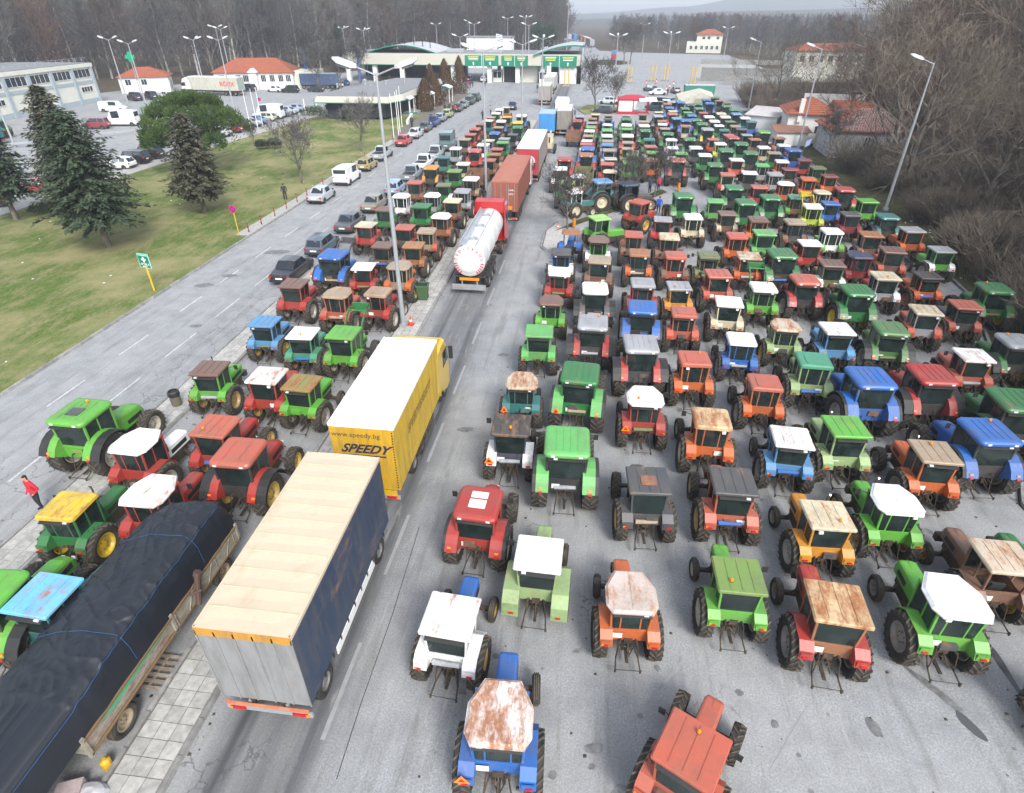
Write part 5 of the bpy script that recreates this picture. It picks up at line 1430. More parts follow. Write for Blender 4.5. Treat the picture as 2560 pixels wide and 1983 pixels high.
# tarpaulin: heap height field draped to the sides
def tarp():
    nx, ny = 96, 170; vs = []; fs = []
    top_keys = [(0, 2.35), (.12, 2.65), (.3, 2.8), (.5, 2.9), (.7, 2.95), (.88, 3.05), (.97, 2.9), (1, 2.55)]
    def hy(v):
        for (a, za), (b, zb) in zip(top_keys, top_keys[1:]):
            if v <= b: return za + (zb - za) * (v - a) / (b - a)
        return top_keys[-1][1]
    for j in range(ny + 1):
        v = j / ny; y = -.55 + v * 7.95
        for i in range(nx + 1):
            u = i / nx
            # u 0 left hem .. 1 right hem; profile of the drape
            T = hy(v)
            wd_ = 1 + .3 * (1 - v)
            prof = [(0, -1.95 * wd_, .55), (.1, -1.8 * wd_, 1.15), (.28, -1.45 * wd_, T - .62), (.45, -.8 * wd_, T - .22), (.6, -.1, T - .02), (.74, .72, T + .03), (.8, 1.0, T - .08), (.86, 1.14, T - .5), (1, 1.19, 1.62)]
            for (a, xa, za), (b, xb, zb) in zip(prof, prof[1:]):
                if u <= b + 1e-9:
                    t = (u - a) / (b - a); t2 = t
                    x = xa + (xb - xa) * t2; z = za + (zb - za) * t2; break
            if v < .1:
                f_ = (.1 - v) / .1; y -= f_ * 1.75; z = z + (.16 - z) * f_ ** 1.1; x = min(x, 1.17 - f_ * .95) - f_ * .25
            # creases running diagonally, sagging hollows between the bales
            d1 = mnoise.noise((x * 1.1 + y * .75, y * 1.9 - x * 1.2, 3.1)); d2 = mnoise.noise((x * 2.2 + 7, y * 2.4, 1.3)); d3 = 1 - abs(mnoise.noise((x * 2.0 - y * 2.4, y * 1.1 + x * .7, 9.0))) * 2
            d4 = 1 - abs(mnoise.noise((x * .9 + y * 1.5, y * .5 - x * .9, 5.0))) * 2.2
            k = 1 if u < .82 else .35
            fo = 1 - abs(mnoise.noise((x * 2.4 + y * 1.1, y * .16 - x * .1, 2.0))) * 3.4
            fo2 = 1 - abs(mnoise.noise((x * .3 - y * .1 + 4, y * 1.7 + x * .9, 6.0))) * 4.0
            z += k * (.045 * max(0, fo) ** 3 + .03 * max(0, fo2) ** 4)
            z += k * (.05 * d1 + .0 * d2 + .02 * max(0, d3) ** 8 + .07 * max(0, d4) ** 10 - .03)
            x += .03 * d2
            vs.append((x, y, max(z, .12)))
    for j in range(ny):
        for i in range(nx): a = j * (nx + 1) + i; fs.append((a, a + 1, a + nx + 2, a + nx + 1))
    me = MB().add(vs, fs).mesh('tarpaulin', plain('black_sheeting', (.012, .015, .021), .5, dirt=.3, dscale=1.5, dcol=(.026, .029, .034), bmp=.08), True)
    return me, vs, nx, ny
me, tv, nx, ny = tarp()
tp = ob('tarpaulin', me, loc=(-12.72, 6.35, 0)); tag(tp, 'black plastic tarpaulin creased over the heaped farm trailer', 'tarpaulin')
ob('tarpaulin_front', MB().add([(x, 7.4, z) for x, z in ((-1.6, 1.2), (-1.1, 2.2), (-.4, 2.5), (.5, 2.45), (.95, 2.2), (1.17, 1.6), (1.17, 1.1), (-1.6, 1.0))], [tuple(range(8))]).mesh('front', me.materials[0]), tp)
def rope_line(name, idx):
    pts = [tuple(Vector(tv[k]) + Vector((0, 0, .025))) for k in idx]
    ob(name, MB().path(pts, .007, 4).mesh(name, cached('ropem', lambda: plain('blue_rope', (.03, .1, .24), .6))), tp)
for j in (58, 130): rope_line('rope', [j * (nx + 1) + i for i in range(9, nx - 1, 3)])
rope_line('rope', [j * (nx + 1) + 78 for j in range(6, ny, 4)])
pl = thing('pallet', 'broken wooden pallet lying under the farm trailer', 'pallet', (-11.9, 8.6, .02), 0)
for i in range(6): ob('slat', MB().box(-.5, .5, i * .2, i * .2 + .1, .1, .12).mesh('slat', M['wood']), pl)
for x in (-.48, -.05, .4): ob('bearer', MB().box(x, x + .09, 0, 1.1, 0, .1).mesh('bearer', M['wood']), pl)
sk = ob('plastic_sack', MB().lathe_z([(.001, 0), (.3, .03), (.36, .15), (.28, .26), (.1, .32), (.001, .31)], 12).mesh('sack', plain('plastic_sack', (.5, .5, .52), .4, dirt=.4)), loc=(-11.5, 5.85, 0.02), scale=(1.3, .8, 1)); tag(sk, 'crumpled white plastic sack behind the farm trailer tailboard', 'sack')
cb = ob('cardboard_box', MB().box(-.3, .3, -.25, .25, 0, .4).mesh('cb', plain('printed_card', (.42, .38, .36), .8, dirt=.5, dscale=5, dcol=(.2, .02, .06))), loc=(-12.0, 5.75, 0), rot=(0, 0, .4)); tag(cb, 'printed cardboard box behind the farm trailer tailboard', 'box')
jc = ob('plastic_canister', MB().lathe_z([(.12, 0), (.13, .02), (.13, .3), (.05, .36), (.05, .4), (.001, .4)], 10).mesh('can', plain('yellow_plastic', (.5, .3, .02), .5)), loc=(-11.62, 6.55, 0)); tag(jc, 'small yellow canister on the ground by the trailer wheel', 'canister')

# ============================================================ CARS
CARS = {  # stations along the car: (y, half width, z sill, z shoulder, z roof, roof half width)
    'sedan': (4.4, [(0, .62, .42, .74, None), (.12, .8, .3, .88, None), (.95, .86, .24, .96, None), (1.55, .86, .22, .95, 1.42), (2.75, .86, .22, .93, 1.41), (3.35, .85, .22, .88, None), (4.25, .8, .3, .7, None), (4.4, .62, .42, .6, None)]),
    'hatch': (3.9, [(0, .66, .42, .8, None), (.08, .8, .3, .95, None), (.45, .84, .24, .97, 1.42), (1.3, .86, .22, .96, 1.48), (2.35, .86, .22, .94, 1.44), (3.0, .84, .22, .9, None), (3.78, .78, .3, .72, None), (3.9, .62, .42, .6, None)]),
    'suv': (4.3, [(0, .7, .5, .95, None), (.1, .86, .4, 1.1, None), (.35, .88, .34, 1.12, 1.72), (1.3, .9, .32, 1.1, 1.78), (2.7, .9, .32, 1.08, 1.74), (3.25, .88, .32, 1.05, None), (4.2, .84, .4, .9, None), (4.3, .7, .5, .7, None)]),
    'van': (4.8, [(0, .8, .45, 1.0, None), (.05, .92, .32, 1.15, None), (.12, .94, .28, 1.18, 1.9), (1.8, .95, .26, 1.15, 1.95), (3.4, .95, .26, 1.1, 1.88), (4.15, .92, .28, 1.02, None), (4.7, .86, .35, .85, None), (4.8, .7, .45, .7, None)]),
    'bigvan': (5.6, [(0, .85, .45, 1.2, None), (.05, .98, .35, 1.3, None), (.1, 1.0, .3, 1.3, 2.55), (2.5, 1.0, .3, 1.3, 2.6), (4.1, 1.0, .3, 1.2, 2.45), (4.9, .98, .3, 1.1, None), (5.5, .9, .38, .9, None), (5.6, .75, .45, .75, None)]),
    'pickup': (5.0, [(0, .8, .5, .98, None), (.05, .86, .45, 1.02, None), (1.75, .88, .42, 1.02, None), (1.95, .88, .42, 1.02, 1.62), (3.0, .88, .42, 1.02, 1.62), (3.6, .87, .42, .98, None), (4.85, .83, .45, .88, None), (5.0, .7, .52, .7, None)])}
def car_meshes(kind):
    def f():
        L, st = CARS[kind]; body = MB(); n = 10
        def ring(y, w, z0, z1):
            return [(-w * .9, y, z0), (w * .9, y, z0), (w, y, z0 + .1), (w, y, (z0 + z1) / 2 + .08), (w * .97, y, z1 - .05), (w * .88, y, z1), (-w * .88, y, z1), (-w * .97, y, z1 - .05), (-w, y, (z0 + z1) / 2 + .08), (-w, y, z0 + .1)]
        body.rings([ring(y - L / 2, w, z0, z1) for y, w, z0, z1, zr in st])
        # greenhouse
        g = [s for s in st if s[4]]; i0 = st.index(g[0]); i1 = st.index(g[-1])
        a, b = st[i0 - 1], st[i1 + 1]
        yb0 = a[0] if kind != 'pickup' else st[i0][0] - .12; yb1 = b[0]
        if kind in ('van', 'bigvan'): yb0 = .06
        base = [(yb0, a[1] * .86, a[3] - .02)] + [(s[0], s[1] * .9, s[3] - .02) for s in g] + [(yb1, b[1] * .84, b[3] - .02)]
        roof = [(g[0][0], g[0][1] * .72, g[0][4])] + [(s[0], s[1] * .76, s[4]) for s in g] + [(g[-1][0], g[-1][1] * .72, g[-1][4])]
        if kind in ('van', 'bigvan'): roof = [(g[0][0] - .0, .86, g[0][4])] + [(s[0], s[1] * .9, s[4]) for s in g] + [(g[-1][0], .8, g[-1][4])]
        win = []
        k = len(base)
        for s in (-1, 1):
            vs = [(s * w, y - L / 2, z) for y, w, z in base] + [(s * w, y - L / 2, z) for y, w, z in roof]
            body.add(vs, [(i, i + 1, k + i + 1, k + i) for i in range(k - 1)])
            for i in range(1, k - 2):
                if kind in ('van', 'bigvan') and i < (k - 3): continue
                q = [Vector(vs[j]) for j in (i, i + 1, k + i + 1, k + i)]; c = sum(q, Vector()) / 4
                win.append(('side_window', [c + (p - c) * .86 + Vector((s * .012, 0, .02)) for p in q]))
        # roof skin
        rr = roof[1:-1]; vs = [(-w, y - L / 2, z) for y, w, z in rr] + [(w, y - L / 2, z) for y, w, z in rr] + [(0, y - L / 2, z + .04) for y, w, z in rr]
        m = len(rr); body.add(vs, [(i, 2 * m + i, 2 * m + i + 1, i + 1) for i in range(m - 1)] + [(2 * m + i, m + i, m + i + 1, 2 * m + i + 1) for i in range(m - 1)])
        for e, nm in ((0, 'rear_window'), (-1, 'windscreen')):
            (yb, wb_, zb), (yr, wr, zr) = base[e], roof[e]
            q = [Vector((-wb_, yb - L / 2, zb)), Vector((wb_, yb - L / 2, zb)), Vector((wr, yr - L / 2, zr)), Vector((-wr, yr - L / 2, zr))]
            body.add([tuple(p) for p in q] + [(0, yr - L / 2, zr + .04)], [(0, 1, 2, 4, 3)]); c = sum(q, Vector()) / 4
            nrm = Vector((0, -1 if e == 0 else 1, .6)).normalized() * .015
            if kind in ('van', 'bigvan') and e == 0: q = [Vector((p.x, p.y, zb + (p.z - zb) * .62 + .25)) for p in q]; c = sum(q, Vector()) / 4
            win.append((nm, [c + (p - c) * .87 + nrm for p in q]))
        if kind == 'pickup':
            pass
        out = {'body': body.mesh('car_body', M['carpaint'])}
        out['win'] = []
        for nm, q in win:
            out['win'].append((nm, MB().add([tuple(p) for p in q], [(0, 1, 2, 3)]).mesh(nm, M['wglass'])))
        bed = MB().box(-.7, .7, .12 - L / 2, 1.7 - L / 2, 1.021, 1.03).mesh('load_bed', M['dark'])
        out['bed'] = bed
        return out
    return cached(('car', kind), f)
def car_tyre(r=.31): return truck_wheel(r, .2)
def make_car(kind, col, x, y, h, label, group, canopy=False):
    L, st = CARS[kind]; big = kind in ('bigvan', 'suv', 'pickup', 'van'); r = .34 if big else .3
    t = thing('van' if 'van' in kind else ('pickup' if kind == 'pickup' else 'car'), label, 'van' if 'van' in kind else ('pickup' if kind == 'pickup' else 'car'), (x, y, 0), h, group)
    m = car_meshes(kind); ob('body', m['body'], t, (*col, 0))
    for nm, me in m['win']: ob(nm, me, t)
    if kind == 'pickup': ob('load_bed', m['bed'], t)
    if canopy: ob('canopy', box_mesh(.78, .05 - L / 2, 1.85 - L / 2, 1.0, 1.55).mesh('canopy', M['carpaint']), t, (.05, .08, .07, 0))
    W_ = max(s[1] for s in st); z1 = st[1][3]; zf = st[-2][3]
    for s in (-1, 1):
        for yy in (.78, L - .85):
            ob('wheel', car_tyre(r), t, None, (s * (W_ - .1), yy - L / 2, r), (0, 0, 0 if s > 0 else math.pi))
            ob('wheel_arch', cached(('arch', r), lambda: MB().add([(.0, (r + .06) * math.cos(a), (r + .06) * math.sin(a)) for a in [i * math.pi / 8 for i in range(9)]], [tuple(range(9))]).mesh('arch', M['dark'])), t, None, (s * (W_ + .004), yy - L / 2, r), (0, 0, 0 if s > 0 else math.pi))
        ob('tail_light', cached(('tl', kind), lambda: MB().box(-.13, .13, -.03, .05, -.08, .06).mesh('tl', M['redlens'])), t, None, (s * (W_ - .2), .03 - L / 2, z1 - .16))
        ob('headlight', cached('hl', lambda: MB().box(-.15, .15, -.12, .02, -.06, .05).mesh('hl', M['whitelens'])), t, None, (s * (W_ - .22), L / 2 - .05, zf - .12))
        ob('door_mirror', cached('dm_', lambda: MB().box(-.08, .08, -.05, .05, -.05, .06).mesh('dmr', M['dark'])), t, None, (s * (W_ + .06), st[-3][0] - L / 2 - .2, st[-3][3] + .08))
    ob('number_plate', cached('npl', lambda: MB().box(-.26, .26, -.01, .01, -.06, .06).mesh('npl', M['white'])), t, None, (0, -L / 2 - .012 + (.0), (st[0][2] + st[0][3]) / 2 + .05))
    ob('bumper', cached(('bmp', W_), lambda: MB().box(-W_ * .9, W_ * .9, -.05, .05, -.08, .08).mesh('bumper', M['dark'])), t, None, (0, -L / 2 + .02, .42))
    return t
SILV = (.38, .4, .42); DKG = (.03, .035, .045); BLK = (.008, .009, .012); WHT = (.7, .7, .71)
kerb = 'cars parked along the lawn kerb'
for k, c, x, y, lb, cn in (('sedan', (.36, .38, .4), -28.0, 61.2, 'silver-grey sedan at the near end of the kerb row', 0), ('van', WHT, -28.1, 69.2, 'white panel van behind the silver sedan at the kerb', 0), ('hatch', (.3, .24, .09), -28, 76, 'old gold hatchback between white van and pickup', 0),
        ('pickup', (.34, .36, .37), -28.1, 82.5, 'silver pickup with dark windows behind the red car', 0), ('sedan', (.4, .03, .03), -27.9, 92.6, 'red car parked at the kerb beside the flagpoles', 0), ('sedan', (.42, .44, .46), -27.8, 99, 'light silver sedan ahead of the red car', 0),
        ('sedan', (.06, .08, .08), -27.7, 105, 'dark grey-green sedan next to the blue pickup', 0), ('pickup', (.01, .04, .24), -27.6, 110.6, 'royal blue pickup parked by the bus shelter', 0), ('hatch', (.2, .26, .28), -27.5, 116, 'grey hatchback ahead of the blue pickup', 0),
        ('hatch', (.3, .36, .14), -27.3, 121, 'pale yellow-green hatchback by the group of people', 0), ('sedan', (.03, .05, .045), -27, 129, 'dark car parked beside the talking people', 0), ('sedan', (.16, .19, .2), -26.8, 134.3, 'grey-blue sedan in the kerb row', 0),
        ('suv', (.015, .05, .04), -26.5, 140, 'dark green estate car in the kerb row', 0), ('suv', (.01, .06, .045), -26.2, 145.8, 'green off-roader at the far end of the kerb row', 0)):
    make_car(k, c, x, y, 0 + R.uniform(-1, 1), lb, kerb)
rk = 'cars parked beside the tractors'
for k, c, x, y, lb in (('sedan', BLK, -21.7, 40.2, 'black sedan nearest the tractors in the left road'), ('hatch', (.07, .09, .11), -21.6, 45.8, 'slate-blue hatchback behind the black sedan'), ('sedan', (.06, .065, .07), -21.5, 52.1, 'charcoal older sedan beside the tractors'),
        ('sedan', (.2, .18, .14), -21.3, 58.6, 'beige-grey sedan beside the tractors'), ('hatch', (.24, .3, .4), -21.0, 65, 'pale blue hatchback beside the lamp post'), ('pickup', (.2, .23, .23), -20.9, 71.5, 'grey-green pickup beside the tractors'),
        ('pickup', WHT, -21.0, 77.8, 'white pickup beside the tractors'), ('pickup', (.38, .4, .41), -20.9, 83.8, 'silver pickup beside the tractors')):
    make_car(k, c, x, y, R.uniform(-2, 2), lb, rk)
make_car('bigvan', (.08, .13, .13), -20.6, 90.5, 4, 'dark grey covered van at the far end beside the tractors', rk)
make_car('sedan', (.02, .04, .09), -16.4, 133.5, 8, 'dark blue car ahead of the left tractor block', 'single cars on the plaza')
pk = 'cars in the left parking row'
for k, c, x, y, lb in (('hatch', DKG, -60.8, 54.5, 'dark car at the near end of the parking row'), ('hatch', (.35, .03, .03), -60.7, 60.5, 'red car half hidden behind the spruces'), ('hatch', WHT, -59.6, 72.4, 'white car beside two black ones in the parking row'),
        ('suv', BLK, -59.7, 75.1, 'black hatchback, nearer of the two by the spruce'), ('suv', (.012, .014, .018), -59.8, 78.3, 'black hatchback, farther of the two by the spruce'), ('hatch', DKG, -59.6, 92.5, 'dark car peeking out below the round pine'),
        ('hatch', SILV, -59.6, 96, 'silver car half hidden by the round pine'), ('hatch', (.36, .02, .04), -59.6, 99.6, 'crimson hatchback beside the round pine'), ('suv', (.03, .035, .05), -59.7, 102.6, 'dark people carrier beside the crimson hatchback'),
        ('sedan', SILV, -59.6, 105.7, 'silver sedan behind the three white poles'), ('sedan', (.1, .2, .34), -59.6, 108.7, 'blue saloon in the parking row'), ('hatch', (.5, .52, .36), -59.6, 111.8, 'cream hatchback beside the tall white van'),
        ('bigvan', WHT, -60.3, 114.8, 'tall white van in the parking row'), ('sedan', (.1, .12, .15), -59.6, 117.8, 'slate car beside the tall white van'), ('sedan', (.35, .42, .46), -59.5, 120.9, 'pale silver-blue sedan in the parking row'), ('sedan', (.3, .36, .44), -59.3, 124.3, 'last silver-blue car before the round bush')):
    make_car(k, c, x, y, 90 + R.uniform(-4, 4), lb, pk)
yd = 'vehicles in the left yard'
for k, c, x, y, h, lb in (('van', WHT, -96, 120, -70, 'white van beside the cream depot'), ('bigvan', WHT, -82.3, 104, 100, 'tall white van beside the green tractor'), ('suv', (.2, .03, .04), -84.5, 100.3, 100, 'dark red van behind the spruce top'),
        ('suv', DKG, -103.5, 137, 60, 'black off-roader, left one in front of the small villa'), ('suv', (.02, .025, .03), -101.3, 139.5, 60, 'black off-roader, middle one in front of the small villa'), ('hatch', WHT, -98.9, 141.8, 60, 'white car in front of the small villa'), ('suv', BLK, -95.5, 144.5, 60, 'black off-roader, right one in front of the small villa'),
        ('sedan', (.6, .62, .62), -79.5, 157, 80, 'white saloon beside the navy trailer'), ('suv', (.01, .02, .02), -75, 156, 80, 'black estate car beside the navy trailer'), ('suv', (.02, .03, .03), -69.5, 158.5, 80, 'dark car in front of the bare trees'),
        ('sedan', WHT, -68.5, 170, 60, 'white saloon behind the cafe roof'), ('hatch', (.01, .08, .22), -68.3, 174.5, 60, 'blue hatchback behind the cafe roof'), ('suv', BLK, -80, 189, 60, 'black car under the bare trees'), ('suv', DKG, -87, 157.5, 80, 'dark green car between both lorries'),
        ('hatch', (.02, .2, .16), -83.5, 134.5, 20, 'teal car behind the round pine')):
    make_car(k, c, x, y, h, lb, yd)
fr_ = 'cars beyond the right lot'
for k, c, x, y, h, lb in (('hatch', (.08, .13, .12), 14.3, 170, 40, 'grey-green hatchback behind the white patrol car'), ('sedan', (.66, .7, .66), 15.6, 162.4, 100, 'white patrol car beside the striped bollards'), ('hatch', (.05, .06, .075), 20.3, 167, 10, 'dark slate car at the checkpoint lane'),
        ('suv', (.04, .08, .1), 12.9, 134.8, 60, 'dark teal car beside the red tent'), ('van', (.09, .11, .12), 14.8, 140.5, 50, 'grey van behind the red tent'), ('hatch', (.03, .04, .05), 2.2, 129.8, 80, 'dark car at the edge of the tree island'), ('hatch', (.6, .62, .62), 3.3, 144, 70, 'white car behind the tree island'), ('hatch', WHT, 6.5, 143.5, 70, 'white car behind the red tent'),
        ('hatch', DKG, -36, 190.5, 0, 'dark car under the toll canopy'), ('hatch', (.6, .6, .6), -31.5, 189, 0, 'white car at the toll booth')):
    make_car(k, c, x, y, h, lb, fr_)
for x, y, h, b, r_, lb in ((-79.5, 107.5, 120, 'green', 'green', 'green tractor beside the tall white van in the yard'), (-90, 84, 100, 'orange', 'white', 'orange tractor with pale roof in the left yard'), (-92.5, 90, 100, 'green', 'tealgreen', 'green tractor behind the spruces in the yard')):
    make_tractor(dict(g='yard', t='m', roof=r_, rust=0, body=b, x=x, y=y, h=-h), lb, 1)
lorry('parked_lorry', 'teal-blue lorry box behind the lamp post in the yard', -88, 84.5, 5, (.03, .25, .35), (.01, .12, .2), (.01, .15, .22), (.01, .12, .2), 3.2).rotation_euler = (0, 0, rad(100))

# ============================================================ BUILDINGS
M['plaster'] = plain('cream_plaster', (.56, .56, .48), .85, dirt=.3, dscale=.5, dcol=(.35, .34, .28))
M['wplaster'] = plain('white_plaster', (.62, .62, .6), .85, dirt=.35, dscale=.6, dcol=(.36, .35, .32))
M['fascia'] = plain('pale_fascia', (.43, .42, .35), .7, dirt=.3, dscale=.4, dcol=(.4, .36, .28))
M['rooffelt'] = plain('grey_felt', (.2, .205, .21), .9, dirt=.4, dscale=.5, dcol=(.13, .13, .13))
M['greenedge'] = plain('green_trim', (.01, .16, .1), .6)
M['terracotta'] = plain('terracotta', (.3, .085, .04), .8, dirt=.7, dscale=1.0, dcol=(.17, .06, .035))
M['bluegrey'] = plain('blue_grey_pilaster', (.3, .35, .38), .8, dirt=.3, dscale=.7, dcol=(.2, .22, .22))
M['interior'] = plain('dark_interior', (.02, .022, .024), .9)
M['signgreen'] = plain('sign_green', (.0, .17, .1), .5)
M['signyellow'] = plain('sign_yellow', (.6, .55, .05), .5)
M['archsheet'] = plain('weathered_roof_sheet', (.42, .44, .45), .6, dirt=.4, dscale=.3)
M['signwhite'] = plain('sign_white', (.7, .7, .7), .5)
def hip_roof(name, root, x0, x1, y0, y1, z, h, o=.5, mat='terracotta', ridge_frac=.5):
    a, b, c, d = x0 - o, x1 + o, y0 - o, y1 + o
    if (b - a) > (d - c): k = (d - c) / 2; r = [(a + k, (c + d) / 2), (b - k, (c + d) / 2)]
    else: k = (b - a) / 2; r = [((a + b) / 2, c + k), ((a + b) / 2, d - k)]
    mb = MB(); vs = [(a, c, z), (b, c, z), (b, d, z), (a, d, z), (*r[0], z + h), (*r[1], z + h)]
    fs = [(0, 1, 5, 4), (1, 2, 5), (2, 3, 4, 5), (3, 0, 4)] if (b - a) > (d - c) else [(0, 1, 4), (1, 2, 5, 4), (2, 3, 5), (3, 0, 4, 5)]
    mb.add(vs, fs); mb.prism([(a, c), (b, c), (b, d), (a, d)], z - .12, z - .01)
    # tile courses as small steps
    for i in range(1, 9):
        t = i / 9
        q = [Vector(v) for v in vs[:4]]; top = [Vector(vs[4]), Vector(vs[5])]
        tt = [top[0], top[1], top[1], top[0]] if (b - a) > (d - c) else [top[0], top[0], top[1], top[1]]
        p = [q[j].lerp(tt[j], t) + Vector((0, 0, .02)) for j in range(4)]
        for j in range(4): mb.tube(p[j], p[(j + 1) % 4], .04, n=4)
    return ob(name, mb.mesh(name, M[mat]), root)
def win(root, x, y, z, w, h, face='-y', panes=2, frame=M['signwhite'] if 'signwhite' in M else None):
    """framed window: frame mesh with glass panes as its own children"""
    f = MB(); t = .05
    f.box(-w / 2, w / 2, -.06, .02, -h / 2, -h / 2 + t); f.box(-w / 2, w / 2, -.06, .02, h / 2 - t, h / 2)
    for i in range(panes + 1):
        xx = -w / 2 + (w - t) * i / panes; f.box(xx, xx + t, -.06, .02, -h / 2 + t, h / 2 - t)
    rz = {'-y': 0, '+x': math.pi / 2, '+y': math.pi, '-x': -math.pi / 2}[face]
    fo = ob('window', cached(('winf', round(w, 2), round(h, 2), panes), lambda: f.mesh('window', M['signwhite'])), root, None, (x, y, z), (0, 0, rz))
    pw = (w - t) / panes - t
    pm = cached(('winp', round(pw, 2), round(h, 2)), lambda: MB().box(-pw / 2, pw / 2, -.02, 0, -h / 2 + t, h / 2 - t).mesh('pane', M['wglass']))
    for i in range(panes): ob('pane', pm, fo, None, (-w / 2 + t + pw / 2 + (w - t) * i / panes, -.01, 0))
    return fo
# depot on the left: long face towards +x
dp = thing('depot_building', 'long cream depot with strip windows and blue-grey pilasters', 'building', (-107.8, 108, 0)); dp.rotation_euler = (0, 0, rad(4))
dL0, dL1, dH = -34, 26.2, 7.0
ob('wall', MB().prism([(-18, dL0), (0, dL0), (0, dL1), (-18, dL1)], 0, dH).mesh('wall', M['plaster']), dp)
ob('parapet', MB().box(-18.3, .35, dL0, dL1 + .3, dH, dH + .7).mesh('parapet', M['plaster']), dp)
ob('roof', MB().box(-18, .1, dL0 + .3, dL1, dH + .7, dH + .8).mesh('roof', M['rooffelt']), dp)
for k in range(30): ob('railing_post', cached('rp', lambda: MB().box(-.04, .04, -.04, .04, 0, .7).mesh('rp', M['galv'])), dp, None, (-.3, dL0 + 2 + k * 1.95, dH + 1.1))
ob('railing', MB().box(-.33, -.27, dL0, dL1, dH + 1.75, dH + 1.8).box(-.33, -.27, dL0, dL1, dH + 1.4, dH + 1.44).mesh('railing', M['galv']), dp)
for k in range(10):
    y = dL1 - .3 - k * 6.2
    ob('pilaster', MB().box(0, .3, y - .35, y + .35, 0, dH).mesh('pilaster', M['bluegrey']), dp)
    if k < 9:
        win(dp, .06, y - 3.1, 5.9, 5.0, 1.6, '+x', 4)
        ob('band', MB().box(0, .1, y - 5.85, y - .35, 3.9, 4.5).mesh('band', M['bluegrey']), dp)
        if k in (0, 4, 7): win(dp, .06, y - 3.1, 2.9, 3.6, 1.0, '+x', 4)
ob('plinth', MB().box(0, .12, dL0, dL1, 0, 1.0).mesh('plinth', M['bluegrey']), dp)
# small villa
v1 = thing('small_villa', 'small white villa with a red hipped roof', 'house', (-115.5, 149, 0)); v1.rotation_euler = (0, 0, rad(28))
ob('wall', MB().prism([(0, 0), (11, 0), (11, 8), (0, 8)], 0, 3.6).mesh('wall', M['wplaster']), v1); hip_roof('roof', v1, 0, 11, 0, 8, 3.6, 1.9)
for x in (2, 5.5): win(v1, x, -.02, 2.4, 1.3, 1.3, '-y', 2)
for y in (1.6, 3.0, 5.4, 6.6): win(v1, 11.02, y, 2.4, .8, 1.4, '+x', 2)
ob('door', MB().box(11.0, 11.05, 4.0, 4.9, 0, 2.2).mesh('door', M['dark']), v1)
gc = thing('pharmacy_cross', 'green pharmacy cross on a post beside the small villa', 'sign', (-103.5, 139.5, 0))
ob('post', MB().box(-.06, .06, -.06, .06, 0, 7.5).mesh('post', M['galv']), gc); ob('cross', MB().box(-.4, .4, -.1, .1, 7.6, 9.6).box(-1.05, -.4, -.1, .1, 8.2, 9.0).box(.4, 1.05, -.1, .1, 8.2, 9.0).mesh('cross', plain('cross_green', (.0, .3, .15), .5)), gc)
# long villa
v2 = thing('long_villa', 'long white house with a broad red tiled roof behind the lorries', 'house', (-97, 160, 0)); v2.rotation_euler = (0, 0, rad(10))
ob('wall', MB().prism([(0, 0), (20, 0), (20, 10), (0, 10)], 0, 4.0).mesh('wall', M['wplaster']), v2); hip_roof('roof', v2, 0, 20, 0, 10, 4.0, 3.0)
for x in (2, 6.2, 8.0, 12.5, 14.7, 16.9, 18.8): win(v2, x, -.02, 2.6, 1.3, 1.6, '-y', 3)
ob('porch', MB().prism([(9.3, -1.4), (11.2, -1.4), (11.2, 0), (9.3, 0)], 0, 4.0).hull([(9, -1.7, 4), (11.5, -1.7, 4), (11.5, 0, 4), (9, 0, 4), (10.2, -1.7, 5), (10.3, -1.7, 5), (10.3, .5, 5), (10.2, .5, 5)]).mesh('porch', M['wplaster']), v2)
ob('annexe', MB().prism([(20, 1), (26, 1), (26, 9), (20, 9)], 0, 4.2).mesh('annexe', M['plaster']), v2)
# cafe
cf = thing('cafe_pavilion', 'low flat-roofed cafe pavilion with green edged white fascia', 'building', (0, 0, 0))
CP = [(-50.2, 113.2), (-36.6, 113.8), (-34.9, 118.4), (-34.6, 149.5), (-45.5, 149.5), (-50.4, 121)]
cx_ = sum(p[0] for p in CP) / 6; cy_ = sum(p[1] for p in CP) / 6
ob('roof', MB().prism([(cx_ + (x - cx_) * .93, cy_ + (y - cy_) * .96) for x, y in CP], 4.0, 4.25).mesh('roof', M['rooffelt']), cf)
ob('fascia', MB().prism(CP, 3.15, 4.1, 0, [(cx_ + (x - cx_) * .96, cy_ + (y - cy_) * .98) for x, y in CP]).mesh('fascia', M['fascia']), cf)
ob('green_trim', MB().prism([(cx_ + (x - cx_) * 1.005, cy_ + (y - cy_) * 1.003) for x, y in CP], 3.0, 3.148).mesh('trim', M['greenedge']), cf)
ob('glazed_wall', MB().prism([(cx_ + (x - cx_) * .8, cy_ + (y - cy_) * .9) for x, y in CP], .5, 3.0).mesh('inner', M['interior']), cf)
ob('terrace', MB().prism([(-56, 117.6), (-50, 117), (-42, 119.3), (-38, 121.2), (-33.9, 122.5), (-34.4, 149), (-56, 149)], 0, .55).mesh('terrace', M['conc']), cf)
ob('terrace_edge', MB().prism([(-50.1, 116.9), (-42, 119.2), (-38, 121.1), (-33.8, 122.4), (-33.8, 122.5), (-38, 121.25), (-42, 119.35), (-50.1, 117.05)], .3, .56).mesh('te', M['greenedge']), cf)
